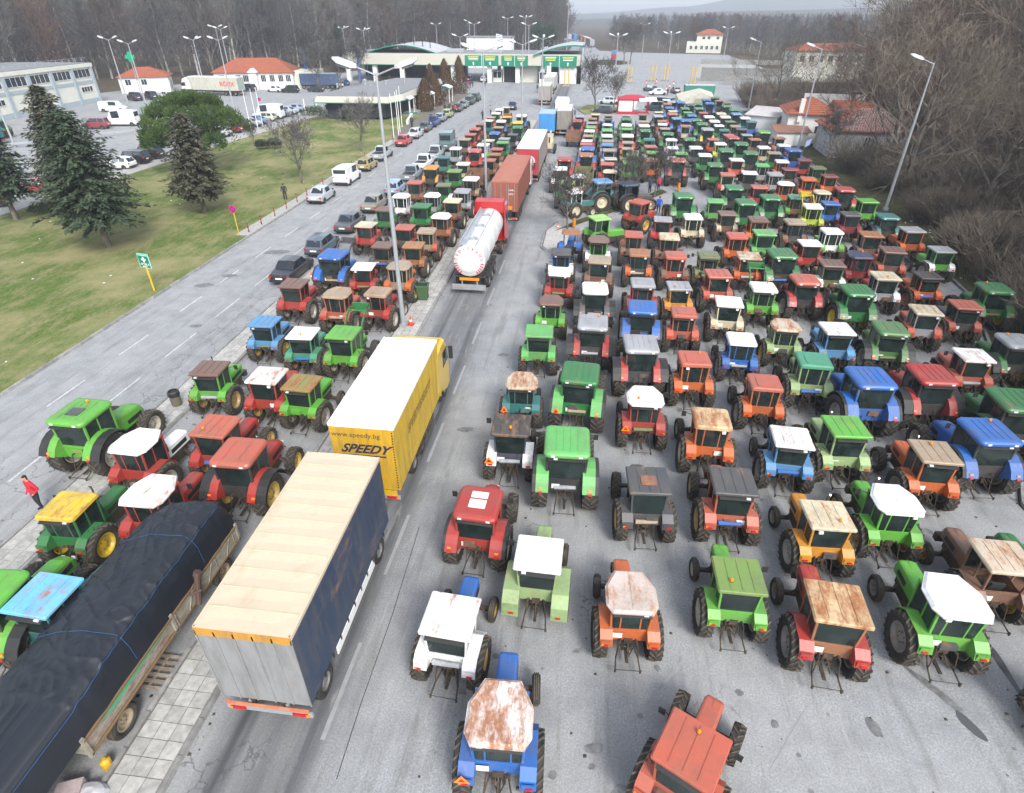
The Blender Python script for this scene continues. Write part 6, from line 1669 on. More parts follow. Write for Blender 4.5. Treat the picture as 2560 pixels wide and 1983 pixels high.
for i, (x, y) in enumerate([(-54.5, 118), (-52.2, 118.4), (-49.4, 118.2), (-46.6, 118.9), (-45.0, 119.6), (-41.5, 120.4), (-38.3, 121.9), (-36.8, 122.8), (-35.3, 123.4), (-35.2, 127), (-35.2, 131), (-35.2, 135), (-35.2, 139), (-35.2, 143)]):
    ob('post', cached('cfpost', lambda: MB().box(-.07, .07, -.07, .07, .4, 3.1).mesh('post', M['white'])), cf, None, (x, y, 0))
for i in range(9): ob('glazing_bar', cached('gb', lambda: MB().box(-.04, .04, -.04, .0, .55, 3.0).mesh('gb', M['greenedge'])), cf, None, (-53 + i * 1.9, 119.2 + i * .05, 0))
for i, (x, y, s) in enumerate(((-47.3, 133, .5), (-45.5, 131, .35), (-43, 133.5, .4), (-40.6, 139, .45), (-51, 127, .35))):
    ob('roof_vent', cached('vent', lambda: MB().lathe_z([(.3, 0), (.3, 1.0), (.5, 1.0), (.5, 1.3), (.001, 1.5)], 10).mesh('vent', M['galv'])), cf, None, (x, y, 4.2), None, s * 1.6)
for i, (x, y) in enumerate(((-35.6, 120.6), (-33.4, 128.5), (-32.3, 141))):
    sh = thing('shelter_canopy', '%s white barrel canopy on posts beside the conifers' % ('wide' if i == 0 else 'small' if i == 1 else 'farthest'), 'canopy', (x, y, 0))
    mb = MB(); vs = []
    for k in range(9):
        a = math.pi * k / 8; vs += [(-1.4 + 2.8 * k / 8, -1.0, 3.1 + .45 * math.sin(a)), (-1.4 + 2.8 * k / 8, 2.6, 3.1 + .45 * math.sin(a))]
    mb.add(vs, [(2 * k, 2 * k + 2, 2 * k + 3, 2 * k + 1) for k in range(8)]); mb.add([(v[0], v[1], v[2] - .06) for v in vs], [(2 * k, 2 * k + 1, 2 * k + 3, 2 * k + 2) for k in range(8)])
    ob('canopy_roof', mb.mesh('c', M['signwhite']), sh); ob('canopy_edge', MB().box(-1.4, 1.4, -1.06, -1.0, 2.95, 3.12).mesh('ce', M['greenedge']), sh)
    for px, py in ((-1.2, -.9), (1.2, -.9), (-1.2, 2.4), (1.2, 2.4)): ob('post', cached('shp', lambda: MB().box(-.06, .06, -.06, .06, 0, 3.1).mesh('p', M['white'])), sh, None, (px, py, 0))
# toll canopy
tc_ = thing('toll_canopy', 'long cream toll canopy with green trim, signs and arched roof ends', 'building', (0, 0, 0)); tc_.scale = (1, 1, .86)
TY = 186.0
ob('fascia', MB().box(-72, -3.8, TY, TY + .5, 5.2, 8.4).mesh('fascia', M['fascia']), tc_)
ob('green_trim', MB().box(-72, -12, TY - .04, TY + .52, 5.0, 5.195).mesh('tr', M['greenedge']), tc_)
ob('roof', MB().box(-72, -3.8, TY + .5, TY + 24, 7.9, 8.3).mesh('roof', M['rooffelt']), tc_)
ob('back_wall', MB().box(-72, -40, TY + 18, TY + 18.4, 0, 5.2).mesh('bw', M['interior']), tc_)
for i, x in enumerate((-71, -63, -55, -47, -40, -29.5, -21.5, -14.4, -4.3)): ob('pillar', MB().box(-.6, .6, 0, 1.2, 0, 7.9).mesh('pillar', M['wplaster']), tc_, None, (x, TY + .6, 0))
for i, x in enumerate((-71, -55, -40, -29.5, -14.4, -4.3)): ob('rear_pillar', cached('rpil', lambda: MB().box(-.5, .5, 0, 1.2, 0, 7.9).mesh('pillar', M['wplaster'])), tc_, None, (x, TY + 20, 0))
ob('gatehouse', MB().box(-26, -16, TY + 3, TY + 14, 0, 5.4).mesh('gh', M['plaster']), tc_)
ob('dark_gate', MB().box(-25.6, -21.8, TY + 2.9, TY + 2.99, 0, 5.0).box(-12.6, -10, TY + 2, TY + 2.1, 0, 5.2).mesh('dg', M['interior']), tc_)
ob('end_pier', MB().box(-13.2, -12, TY - .3, TY + 1.0, 0, 5.2).box(-9.6, -3.6, TY + .6, TY + 6, 0, 5.2).mesh('ep', M['wplaster']), tc_)
def arch(name, x0, x1, y0, y1, z0, rise, thick=.35, skew=0):
    mb = MB(); n = 14; vs = []
    for i in range(n + 1):
        t = i / n; x = x0 + (x1 - x0) * t; z = z0 + rise * math.sin(math.pi * (t if skew == 0 else t * .62))
        vs += [(x, y0, z), (x, y1, z), (x, y0, z - thick), (x, y1, z - thick)]
    for i in range(n):
        a = 4 * i; b = a + 4
        mb.add([vs[a], vs[b], vs[b + 1], vs[a + 1]], [(0, 1, 2, 3)], 0); mb.add([vs[a + 2], vs[a + 3], vs[b + 3], vs[b + 2]], [(0, 1, 2, 3)], 1); mb.add([vs[a], vs[a + 2], vs[b + 2], vs[b]], [(0, 1, 2, 3)], 1); mb.add([vs[a + 1], vs[b + 1], vs[b + 3], vs[a + 3]], [(0, 1, 2, 3)], 1)
    return ob(name, mb.mesh(name, [M['archsheet'], M['greenedge']]), tc_)
arch('arched_roof', -66, -45, TY + 3, TY + 26, 8.4, 2.3); arch('arched_roof', -17, -3.2, TY - .6, TY + 20, 8.3, 2.8, .4, 1)
ob('roof_end_fin', MB().box(-3.6, -3.2, TY - .6, TY + .8, 0, 11.6).mesh('fin', M['bluegrey']), tc_)
for x in (-55.5, -52.8, -50.2, -48): ob('roof_mast', cached('rm', lambda: MB().box(-.1, .1, -.1, .1, 0, 2.6).mesh('rm', M['dark'])), tc_, None, (x, TY + 8, 9.6))
ob('roof_plant', MB().box(-44, -39, TY + 12, TY + 14, 8.3, 9.2).box(-35, -27, TY + 10, TY + 13, 8.3, 9.0).mesh('plant', M['galv']), tc_)
def gsign(x, w, cols):
    sg = ob('direction_sign', MB().box(-w / 2, w / 2, -.08, 0, 0, 3.1).mesh('sg', M['signgreen']), tc_, None, (x, TY - .15, 4.9))
    n = len(cols)
    for i, c in enumerate(cols):
        cx = -w / 2 + w * (i + .5) / n
        for k in range(3): ob('sign_line', MB().box(cx - w / n * .32 + .1 * k, cx + w / n * .32 - .1 * k, -.1, -.085, 2.6 - k * .42, 2.8 - k * .42).mesh('l', M['signyellow'] if k != c else M['signwhite']), sg)
        ob('arrow', MB().box(cx - .12, cx + .12, -.1, -.085, .3, .9).add([(cx - .35, -.1, .85), (cx + .35, -.1, .85), (cx, -.1, 1.3)], [(0, 1, 2)]).mesh('a', M['signwhite']), sg)
        if i: ob('divider', MB().box(-w / 2 + w * i / n - .05, -w / 2 + w * i / n + .05, -.1, -.085, 0, 3.1).mesh('d', M['signwhite']), sg)
gsign(-31.5, 9.5, (1, 2)); gsign(-22.2, 7.4, (2, 1)); gsign(-9.8, 9.6, (0, 2))
for i, x in enumerate((-27.6, -14.0)):
    kb = thing('toll_booth', '%s grey glazed toll booth under the canopy' % ('left' if i == 0 else 'right'), 'booth', (x, 186.5 if i else 189, 0))
    ob('wall', MB().box(-1.3, 1.3, 0, 3, 0, 1.1).box(-1.3, -1.15, 0, 3, 1.1, 2.7).box(1.15, 1.3, 0, 3, 1.1, 2.7).box(-.1, .1, 0, .1, 1.1, 2.7).mesh('bw', M['wplaster']), kb)
    ob('roof', MB().box(-1.5, 1.5, -.2, 3.2, 2.7, 2.95).mesh('br', M['galv']), kb); ob('window', MB().box(-1.14, 1.14, .02, .05, 1.1, 2.7).mesh('bwn', M['wglass']), kb)
fl = thing('flag', 'blue and white striped flag on the canopy roof', 'flag', (-28.9, 195, 8.3))
ob('pole', MB().tube((0, 0, 0), (.3, 0, 3.6), .05).mesh('pole', M['white']), fl)
mb = MB()
for i in range(9): mb.hull([(.3 + i * .02, 0, 3.5 - i * .22), (1.9 + i * .05, .3, 3.2 - i * .2), (1.9 + i * .05, .32, 3.2 - i * .2), (.3 + i * .02, .02, 3.5 - i * .22), (.3 + i * .02, 0, 3.72 - i * .22), (1.9 + i * .05, .3, 3.4 - i * .2), (1.9 + i * .05, .32, 3.4 - i * .2), (.3 + i * .02, .02, 3.72 - i * .22)], i % 2)
ob('cloth', mb.mesh('cloth', [plain('flag_blue', (.03, .08, .3), .7), M['signwhite']]), fl)
an = thing('white_office', 'white flat-roofed office block behind the toll canopy', 'building', (-46, 240, 0))
ob('wall', MB().prism([(0, 0), (16, 0), (16, 9), (0, 9)], 0, 9.5).mesh('wall', M['wplaster']), an); ob('roof', MB().box(-.3, 16.3, -.3, 9.3, 9.5, 9.8).mesh('r', M['rooffelt']), an)
# far cream villa
v3 = thing('far_villa', 'cream two-storey villa with red roof by the far trees', 'house', (44.5, 345, 0)); v3.rotation_euler = (0, 0, rad(-8)); v3.scale = (1.1, 1, 1.08)
ob('wall', MB().prism([(0, 0), (15, 0), (15, 9), (0, 9)], 0, 4.4).prism([(4, 1), (15, 1), (15, 9), (4, 9)], 4.4, 7.4).mesh('wall', M['plaster']), v3); hip_roof('roof', v3, 4, 15, 1, 9, 7.4, 2.0, .7)
for x in (2, 4.2, 6.6, 8.8, 11, 13.2): win(v3, x, -.02, 2.2, 1.2, 1.5, '-y', 2)
for x in (7, 9.2, 13): win(v3, x, .98, 6.0, 1.2, 1.2, '-y', 2)
v4 = thing('long_shed', 'long orange-roofed shed among the right-hand trees', 'house', (56, 198, 3)); v4.rotation_euler = (0, 0, rad(8))
ob('wall', MB().prism([(0, 0), (20, 0), (20, 8), (0, 8)], -3, 5).mesh('wall', M['plaster']), v4); hip_roof('roof', v4, 0, 20, 0, 8, 5, 1.6)
for i in range(7): win(v4, 1.8 + i * 2.7, -.02, 3.0, 1.5, 1.6, '-y', 2)
# old houses at the right verge
h1 = thing('old_house', 'old grey rendered house with mortared tile roof behind the lamp post', 'house', (32.6, 90.3, 0)); h1.rotation_euler = (0, 0, rad(-3))
ob('wall', MB().prism([(0, 0), (9.5, 0), (9.5, 8), (0, 8)], 0, 3.6).mesh('wall', plain('stained_render', (.4, .4, .41), .9, dirt=.8, dscale=.9, dcol=(.18, .17, .16))), h1)
hip_roof('roof', h1, 0, 9.5, 0, 8, 3.6, 2.3, .5)
mb = MB()
for j in range(8):
    for i in range(30 - 2 * j - 2): 
        x = .0 + (j + .5) * .52 + i * .33; y = -.42 + j * .52
        if x < 9.8 - j * .5: mb.hull([(x - .13, y, 3.63 + j * .266), (x + .13, y, 3.63 + j * .266), (x + .13, y + .5, 3.63 + (j + 1) * .266), (x - .13, y + .5, 3.63 + (j + 1) * .266), (x - .06, y, 3.76 + j * .266), (x + .06, y, 3.76 + j * .266), (x + .06, y + .5, 3.76 + (j + 1) * .266), (x - .06, y + .5, 3.76 + (j + 1) * .266)])
o = ob('mortared_tile_field', mb.mesh('tiles', plain('mortared_tile', (.25, .12, .1), .85, dirt=.9, dscale=6, dcol=(.42, .38, .36))), h1); o['kind'] = 'stuff'
win(h1, 4.5, -.02, 2.2, .8, 1.3, '-y', 2)
ob('plinth', MB().box(-.1, 9.6, -.12, -.0, 0, .7).mesh('pl', M['conc']), h1)
h2 = thing('orange_roof_house', 'whitewashed house with orange roof nearer the tractors', 'house', (29.6, 101.5, 0)); h2.rotation_euler = (0, 0, rad(-8))
ob('wall', MB().prism([(0, 0), (6, 0), (6, 8), (0, 8)], 0, 4.2).prism([(6, 2), (12, 2), (12, 9), (6, 9)], 0, 3.8).mesh('wall', M['wplaster']), h2); hip_roof('roof', h2, 0, 6.5, 0, 8, 4.2, 1.9, .6); ob('rear_roof', MB().hull([(6.6, 1.5, 3.8), (13, 1.5, 3.8), (13, 9.5, 3.8), (6.6, 9.5, 3.8), (6.6, 4.5, 5.6), (12, 4.5, 5.6), (12, 5.5, 5.6), (6.6, 5.5, 5.6)]).mesh('rr', M['terracotta']), h2)
ob('chimney', MB().box(1.2, 1.8, -.4, .2, 3, 6.2).mesh('ch', M['wplaster']), h2); win(h2, 4.4, -.02, 2.0, .9, 1.1, '-y', 2)
ob('parapet', MB().box(3, 12, 9.3, 9.6, 0, 6).mesh('pp', M['wplaster']), h2)
h3 = thing('lean_to_shed', 'pale lean-to shed against the orange-roofed house', 'shed', (25.6, 111, 0)); h3.rotation_euler = (0, 0, rad(-30))
ob('wall', MB().prism([(0, 0), (5, 0), (5, 5), (0, 5)], 0, 2.6).mesh('w', M['wplaster']), h3); ob('roof', MB().hull([(-.3, -.3, 2.6), (5.3, -.3, 2.6), (5.3, 5.3, 3.4), (-.3, 5.3, 3.4), (-.3, -.3, 2.7), (5.3, -.3, 2.7), (5.3, 5.3, 3.5), (-.3, 5.3, 3.5)]).mesh('r', plain('fibre_sheet', (.5, .47, .45), .8, dirt=.4)), h3)
h4 = thing('low_shed', 'low shed with rusty roof between tractors and old house', 'shed', (27.6, 98.5, 0))
ob('wall', MB().prism([(0, 0), (4.5, 0), (4.5, 3), (0, 3)], 0, 1.9).mesh('w', M['wplaster']), h4); ob('roof', MB().hull([(-.4, -.3, 1.9), (4.9, -.3, 1.9), (4.9, 3.3, 2.5), (-.4, 3.3, 2.5), (-.4, -.3, 2.0), (4.9, -.3, 2.0), (4.9, 3.3, 2.6), (-.4, 3.3, 2.6)]).mesh('r', plain('rust_sheet', (.25, .12, .08), .8, dirt=.5)), h4)
# red tent and white marquee
rt = thing('red_tent', 'red and white stall tent with awning at the head of the lot', 'tent', (8, 129, 0))
ob('frame', MB().box(-3, -2.8, 0, .2, 0, 2.6).box(2.8, 3, 0, .2, 0, 2.6).box(-.1, .1, 0, .2, 0, 2.6).box(-3, 3, 0, .2, 2.4, 2.6).box(-3, -2.8, 3, 3.2, 0, 2.9).box(2.8, 3, 3, 3.2, 0, 2.9).mesh('f', plain('red_canvas', (.4, .015, .035), .7)), rt)
ob('side_panel', MB().box(-2.8, -.1, .05, .12, .5, 2.4).box(.1, 1.0, .05, .12, .9, 2.4).mesh('sp', M['signwhite']), rt)
ob('tent_roof', MB().hull([(-3.1, -.1, 2.6), (3.1, -.1, 2.6), (3.1, 3.4, 2.6), (-3.1, 3.4, 2.6), (-1.2, 1.2, 3.3), (1.2, 1.2, 3.3), (1.2, 2, 3.3), (-1.2, 2, 3.3)]).mesh('tr', cached('rc', lambda: plain('red_roof_canvas', (.36, .03, .045), .7))), rt)
ob('awning', MB().hull([(1, -1.6, 2.5), (4.4, -1.6, 2.5), (4.4, 1.2, 2.9), (1, 1.2, 2.9), (1, -1.6, 2.56), (4.4, -1.6, 2.56), (4.4, 1.2, 2.96), (1, 1.2, 2.96)]).mesh('aw', M['signwhite']), rt)
ob('skirt', MB().box(-3.1, 3.1, -.25, -.15, 0, .5).mesh('sk', cached('rc2', lambda: plain('red_skirt', (.38, .015, .035), .7))), rt)
wt = thing('canvas_marquee', 'sagging cream canvas marquee in front of the green trailer', 'tent', (21, 139.5, 0))
ob('canvas', MB().rings([[(-3.6, 0, 0), (4.2, 0, 0), (4.2, 0, 1.9), (1.5, 0, 2.9), (-3.2, 0, 1.6)], [(-3.6, 5, 0), (4.2, 5, 0), (4.2, 5, 2.6), (1.5, 5, 3.3), (-3.2, 5, 2.2)]]).mesh('c', plain('cream_canvas', (.55, .52, .42), .8, dirt=.4)), wt)
ob('side_flap', MB().box(.2, 4.0, -.05, -.01, .6, 1.8).mesh('sf', plain('olive_flap', (.3, .32, .2), .8)), wt)
# bridge-like retaining walls by the right trees
for i, (x, y, L, z) in enumerate(((31, 200, 22, 3.5), (36, 190, 20, 2.2), (41, 270, 34, 1.6))):
    w_ = ob('retaining_wall', MB().box(0, L, 0, .5, 0, z).mesh('rw', M['conc']), loc=(x, y, 0), rot=(0, 0, rad(-8))); tag(w_, ('tall' if i == 0 else 'low' if i == 1 else 'distant') + ' pale concrete wall among the right-hand trees', 'wall')

# ============================================================ VEGETATION
def barkmat(name, c0, c1, c2):
    m, nt, b, o = newmat(name)
    tc = N(nt, 'ShaderNodeTexCoord'); oi = N(nt, 'ShaderNodeObjectInfo')
    f = noisef(nt, 1.3, 5, .6, mth(nt, 'MULTIPLY', oi.outputs['Random'], 40.), tc.outputs['Object'])
    c = ramp(nt, f, [(.3, c0), (.5, c1), (.7, c2)])
    h = N(nt, 'ShaderNodeHueSaturation'); nt.links.new(c, h.inputs['Color']); nt.links.new(mth(nt, 'ADD', mth(nt, 'MULTIPLY', oi.outputs['Random'], .5), .75), h.inputs['Value'])
    nt.links.new(h.outputs[0], b.inputs['Base Color']); b.inputs['Roughness'].default_value = .95; b.inputs['Specular IOR Level'].default_value = .1
    return m
M['bark'] = barkmat('grey_bark', (.07, .06, .05), (.13, .115, .095), (.22, .2, .175))
M['twig'] = barkmat('winter_twig', (.052, .048, .044), (.092, .085, .078), (.14, .13, .12))
M['brush'] = barkmat('bramble_twig', (.075, .06, .045), (.13, .107, .082), (.2, .17, .135))
M['palebark'] = barkmat('pale_bark', (.16, .155, .14), (.27, .26, .235), (.38, .365, .335))
M['redtwig'] = barkmat('reddish_twig', (.05, .032, .024), (.085, .055, .042), (.13, .09, .068))
def needlemat(name, c0, c1, c2, tip):
    m, nt, b, o = newmat(name)
    tc = N(nt, 'ShaderNodeTexCoord'); oi = N(nt, 'ShaderNodeObjectInfo'); g = N(nt, 'ShaderNodeNewGeometry')
    f = noisef(nt, .7, 4, .6, mth(nt, 'MULTIPLY', oi.outputs['Random'], 40.), tc.outputs['Object'])
    c = ramp(nt, f, [(.3, c0), (.52, c1), (.7, c2)])
    c = mixc(nt, mth(nt, 'MULTIPLY', g.outputs['Random Per Island'], .5), c, tip)
    nt.links.new(c, b.inputs['Base Color']); b.inputs['Roughness'].default_value = .8; b.inputs['Specular IOR Level'].default_value = .15
    return m
M['spruce'] = needlemat('spruce_needles', (.02, .036, .02), (.038, .064, .035), (.07, .09, .045), (.08, .095, .055))
M['spruce2'] = needlemat('brownish_spruce', (.03, .036, .024), (.055, .06, .036), (.11, .1, .06), (.13, .115, .075))
M['pine'] = needlemat('pine_needles', (.018, .038, .012), (.04, .075, .017), (.07, .115, .026), (.085, .125, .03))
M['thuja'] = needlemat('winter_thuja', (.045, .025, .012), (.09, .045, .02), (.13, .065, .025), (.1, .07, .03))
M['shrub'] = needlemat('evergreen_shrub', (.015, .03, .018), (.035, .055, .03), (.06, .08, .04), (.09, .1, .06))

def branchy(seed, H, trunk_r, spread, levels=4, start=.25, upward=.55, nb=16, sub=6, twig=.02, twl=.9, fork=False):
    """returns (trunk MB, crown MB): limbs and twigs as thin tapered prisms"""
    r = random.Random(seed); T = MB(); C = MB()
    def seg(mb, p, q, r0, r1, n): mb.tube(p, q, r0, r1, n=n, cap=False)
    def rv(k): return Vector((r.uniform(-k, k), r.uniform(-k, k), r.uniform(-k, k)))
    pts = [Vector((0, 0, 0))]; d = Vector((r.uniform(-.05, .05), r.uniform(-.05, .05), 1)).normalized(); n = 7
    for i in range(n): d = (d + Vector((r.uniform(-.1, .1), r.uniform(-.1, .1), .15))).normalized(); pts.append(pts[-1] + d * H / n * .93)
    def rr(t): return trunk_r * (1 - t) ** .8 + .015
    for i in range(n): seg(T, pts[i], pts[i + 1], rr(i / n), rr((i + 1) / n), 7 if i < 3 else 5)
    def at(t): k = min(n - 1, int(t * n)); return pts[k].lerp(pts[k + 1], t * n - k)
    def grow(p, d, L, rad_, lvl):
        k = 3 if lvl > 1 else 2; q = p; dd = d; step = L / k; rs = rad_
        nodes = []
        for i in range(k):
            dd = (dd + rv(.22) + Vector((0, 0, .12 if lvl > 1 else .05))).normalized(); q2 = q + dd * step; r2 = max(twig * .6, rs * .72)
            seg(C if lvl < 3 else T, q, q2, rs, r2, 3 if lvl < 3 else 4); nodes.append((q2, dd, r2)); q = q2; rs = r2
        if lvl <= 0: return
        m = sub if lvl > 1 else sub + 1
        for i in range(m):
            a, da, ra = nodes[r.randrange(len(nodes))] if i else nodes[-1]
            side = rv(1); side = (side - da * side.dot(da)).normalized()
            nd = (da * r.uniform(.5, 1) + side * r.uniform(.5, .95) + Vector((0, 0, .2))).normalized()
            grow(a, nd, L * r.uniform(.45, .7), max(twig, ra * .7), lvl - 1)
    for i in range(nb):
        t = start + (1 - start) * ((i + r.random() * .6) / nb); az = i * 2.4 + r.uniform(-.4, .4)
        up = upward + .35 * t; dd = Vector((math.cos(az), math.sin(az), up * 1.3)).normalized()
        L = spread * (1.15 - .8 * t) * r.uniform(.75, 1.15)
        grow(at(min(t, .97)), dd, L * twl, rr(t) * .5 + twig * .8, levels - 1)
    return T, C
TREES = {}
def treemeshes(key, fn, bm='bark', tm='twig'):
    if key not in TREES:
        T, C = fn(); TREES[key] = (T.mesh('trunk', M[bm]), C.mesh('crown', M[tm]))
    return TREES[key]
def tree(key, fn, name, label, x, y, s=1.0, h=None, group=None, bm='bark', tm='twig', sz=None):
    tm_, cm = treemeshes(key, fn, bm, tm)
    t = thing(name, label, 'tree', (x, y, 0), R.uniform(0, 360) if h is None else h, group); t.scale = (s, s, sz or s)
    ob('trunk', tm_, t); ob('crown', cm, t)
    return t
# forest trees: tall poplars and alders, thin and upright
FV = []
for k in range(5):
    FV.append(('forest%d' % k, (lambda k: (lambda: branchy(100 + k, 20, .26, 5.5 + k * .5, 3, .1, .95, 26, 6, .035, 1.0)))(k)))
# wide spreading trees for the right edge
WV = []
for k in range(4):
    WV.append(('wide%d' % k, (lambda k: (lambda: branchy(200 + k, 12, .3, 7.0, 4, .12, .35, 17, 5, .014, 1.0)))(k)))
SV = []
for k in range(3):
    SV.append(('small%d' % k, (lambda k: (lambda: branchy(300 + k, 5.6, .12, 3.4, 4, .28, .6, 12, 5, .02, 1.0)))(k)))
def bush_mesh():
    def f():
        r = random.Random(5); C = MB()
        for i in range(120):
            a = r.uniform(0, 6.283); ro = r.uniform(0, .9); p = Vector((ro * math.cos(a), ro * math.sin(a), 0)); d = Vector((math.cos(a) * .5, math.sin(a) * .5, 1)).normalized()
            for k in range(4):
                q = p + d * r.uniform(.4, .65); C.tube(p, q, .012, .008, n=3, cap=False)
                for j in range(3):
                    e = (d + Vector((r.uniform(-1, 1), r.uniform(-1, 1), r.uniform(-.5, .8))) * .9).normalized(); C.tube(q, q + e * r.uniform(.25, .6), .009, .006, n=3, cap=False)
                p = q; d = (d + Vector((r.uniform(-.4, .4), r.uniform(-.4, .4), -.05))).normalized()
        return C.mesh('brush', M['brush'])
    return cached('bushm', f)
# conifers
def spruce(seed, H, Rb, z0, mat, density=1.0):
    r = random.Random(seed); T = MB(); C = MB()
    T.tube((0, 0, 0), (0, 0, H * .97), H * .026, .02, n=8)
    nl = int(H * 4.6)
    for i in range(nl):
        t = i / (nl - 1); z = z0 + (H - z0) * t; L = Rb * min(1, .62 + t * 2.6) * (1 - t) ** (.46 if seed == 20 else .6) * r.uniform(.62, 1.15) + .12
        nbr = int((9 - 4 * t) * density)
        for j in range(nbr):
            a = j * 6.283 / nbr + r.uniform(-.35, .35) + i * 1.1; l = L * r.uniform(.65, 1.15)
            rise = .18 - .5 * (1 - t); droop = .25 * (1 - t)
            d = Vector((math.cos(a), math.sin(a), rise * .35)); side = Vector((-d.y, d.x, 0)); n = max(2, int(l / .34))
            p = Vector((0, 0, z)); T.tube(p, p + d * l * .8, .03 + .012 * l, .01, n=3, cap=False)
            for k in range(1, n + 1):
                s = k / n; c = p + d * (l * s) + Vector((0, 0, -droop * s * s * l * .5 + .06 * l * s)); w = (.4 * (1 - s * .65) * min(1.4, .45 + l * .3))
                for q in range(5):
                    o = c + side * r.uniform(-w, w) + Vector((0, 0, r.uniform(-.12, .08))) + d * r.uniform(-.15, .15)
                    fd = (d * r.uniform(.3, 1) + side * r.uniform(-.9, .9) + Vector((0, 0, r.uniform(-.5, .15)))).normalized() * r.uniform(.24, .42); fs = fd.cross(Vector((r.uniform(-.4, .4), r.uniform(-.4, .4), 1))).normalized() * r.uniform(.08, .15)
                    C.add([o - fs, o + fs, o + fd + fs * .3, o + fd - fs * .3], [(0, 1, 2, 3)])
    return T, C
def lobed(seed, lobes, nper, mat=None, size=.3, up=.7):
    """tufts on the skin of several overlapping lobes"""
    r = random.Random(seed); C = MB()
    for (cx, cy, cz, rx, ry, rz) in lobes:
        for i in range(nper):
            u = Vector((r.gauss(0, 1), r.gauss(0, 1), r.gauss(0, 1))).normalized()
            if u.z < -.55: continue
            k = r.uniform(.72, 1.04) if r.random() < .8 else r.uniform(.4, .8)
            k *= 1 + .14 * mnoise.noise((u * 3.2 + Vector((seed, cx, 0))))
            p = Vector((cx + rx * u.x * k, cy + ry * u.y * k, cz + rz * u.z * k))
            d = (u + Vector((r.uniform(-.6, .6), r.uniform(-.6, .6), up))).normalized() * size * r.uniform(.6, 1.2); s = d.cross(Vector((r.uniform(-1, 1), r.uniform(-1, 1), .3))).normalized() * size * .22
            C.add([p - s, p + s, p + d + s * .4, p + d - s * .4], [(0, 1, 2, 3)])
    return C
spr = [('dark_spruce', (20, 10.6, 3.9, 2.4), -40.0, 44.2, 'spruce', 'dark spruce nearest the road, standing between the APTEKA sign and the parking row'),
       ('brown_spruce', (21, 9.0, 2.9, 1.7), -37.7, 55.0, 'spruce2', 'brownish spruce beside the round pine on the lawn'),
       ('ragged_spruce', (22, 11.6, 3.0, 3.0), -47.0, 50.5, 'spruce2', 'tall ragged spruce behind the dark one, with a bare drooping top'),
       ('edge_spruce', (23, 9.5, 3.0, 2.6), -54.2, 50.3, 'spruce', 'dark leaning spruce cut off by the picture edge')]
for nm, (sd_, H, Rb, z0), x, y, mt, lb in spr:
    T, C = spruce(sd_, H, Rb, z0, mt, 1.35)
    t = thing('spruce_tree', lb, 'tree', (x, y, .1)); ob('trunk', T.mesh('trunk', M['bark']), t); ob('crown', C.mesh('crown', M[mt]), t)
# round pine
t = thing('round_pine', 'broad round bright green pine behind the spruces', 'tree', (-47.8, 72.5, .1))
T = MB().tube((0, 0, 0), (.2, 0, 2.5), .35, .28, n=8)
for i in range(9): a = i * .7; T.tube((.2, 0, 2.3), (3.2 * math.cos(a), 2.8 * math.sin(a), 5.0), .16, .05, n=5, cap=False)
ob('trunk', T.mesh('trunk', M['bark']), t)
r_ = random.Random(3); lobes = [(0, 0, 4.7, 5.0, 4.4, 3.4)]
for i in range(52):
    a = r_.uniform(0, 6.283); el = r_.uniform(-.25, 1.45); rx = 5.5 * math.cos(el); lobes.append((rx * math.cos(a), rx * .85 * math.sin(a), 4.3 + 3.7 * math.sin(el), 1.35, 1.25, 1.0))
ob('crown', lobed(4, lobes, 520, size=.3).mesh('crown', M['pine']), t)
# winter-brown thujas by the cafe
for i, (x, y, h_, rr_) in enumerate(((-33.4, 127.5, 5.6, 1.9), (-33.6, 136.5, 6.2, 2.1), (-35.6, 142, 7.2, 1.7), (-34.6, 152, 7.6, 2.2), (-32.6, 159, 7.8, 2.0), (-52.6, 158, 3.6, 1.0), (-50.6, 160, 3.3, .9))):
    t = thing('thuja_tree', 'brown pointed conifer, %s along the cafe from the road end' % ORD[i], 'tree', (x, y, .1), 0, 'brown conifers beside the cafe')
    ob('trunk', MB().tube((0, 0, 0), (0, 0, h_ * .6), .14, .05, n=6).mesh('trunk', M['bark']), t)
    C = MB(); r2 = random.Random(i + 50)
    for k in range(2600):
        z = r2.random() ** 1.15 * h_; w = 1.3 * rr_ * (1 - z / h_) ** .66 * (1 if z > .5 else .8); a = r2.uniform(0, 6.283); w *= r2.uniform(.72, 1.05) * (1 + .12 * math.sin(a * 5 + z * 3))
        p = Vector((w * math.cos(a), w * math.sin(a), z + .1)); d = Vector((math.cos(a) * .3, math.sin(a) * .3, 1)).normalized() * r2.uniform(.25, .5); s = Vector((-math.sin(a), math.cos(a), 0)) * .09
        C.add([p - s, p + s, p + d], [(0, 1, 2)])
    ob('crown', C.mesh('crown', M['thuja']), t)
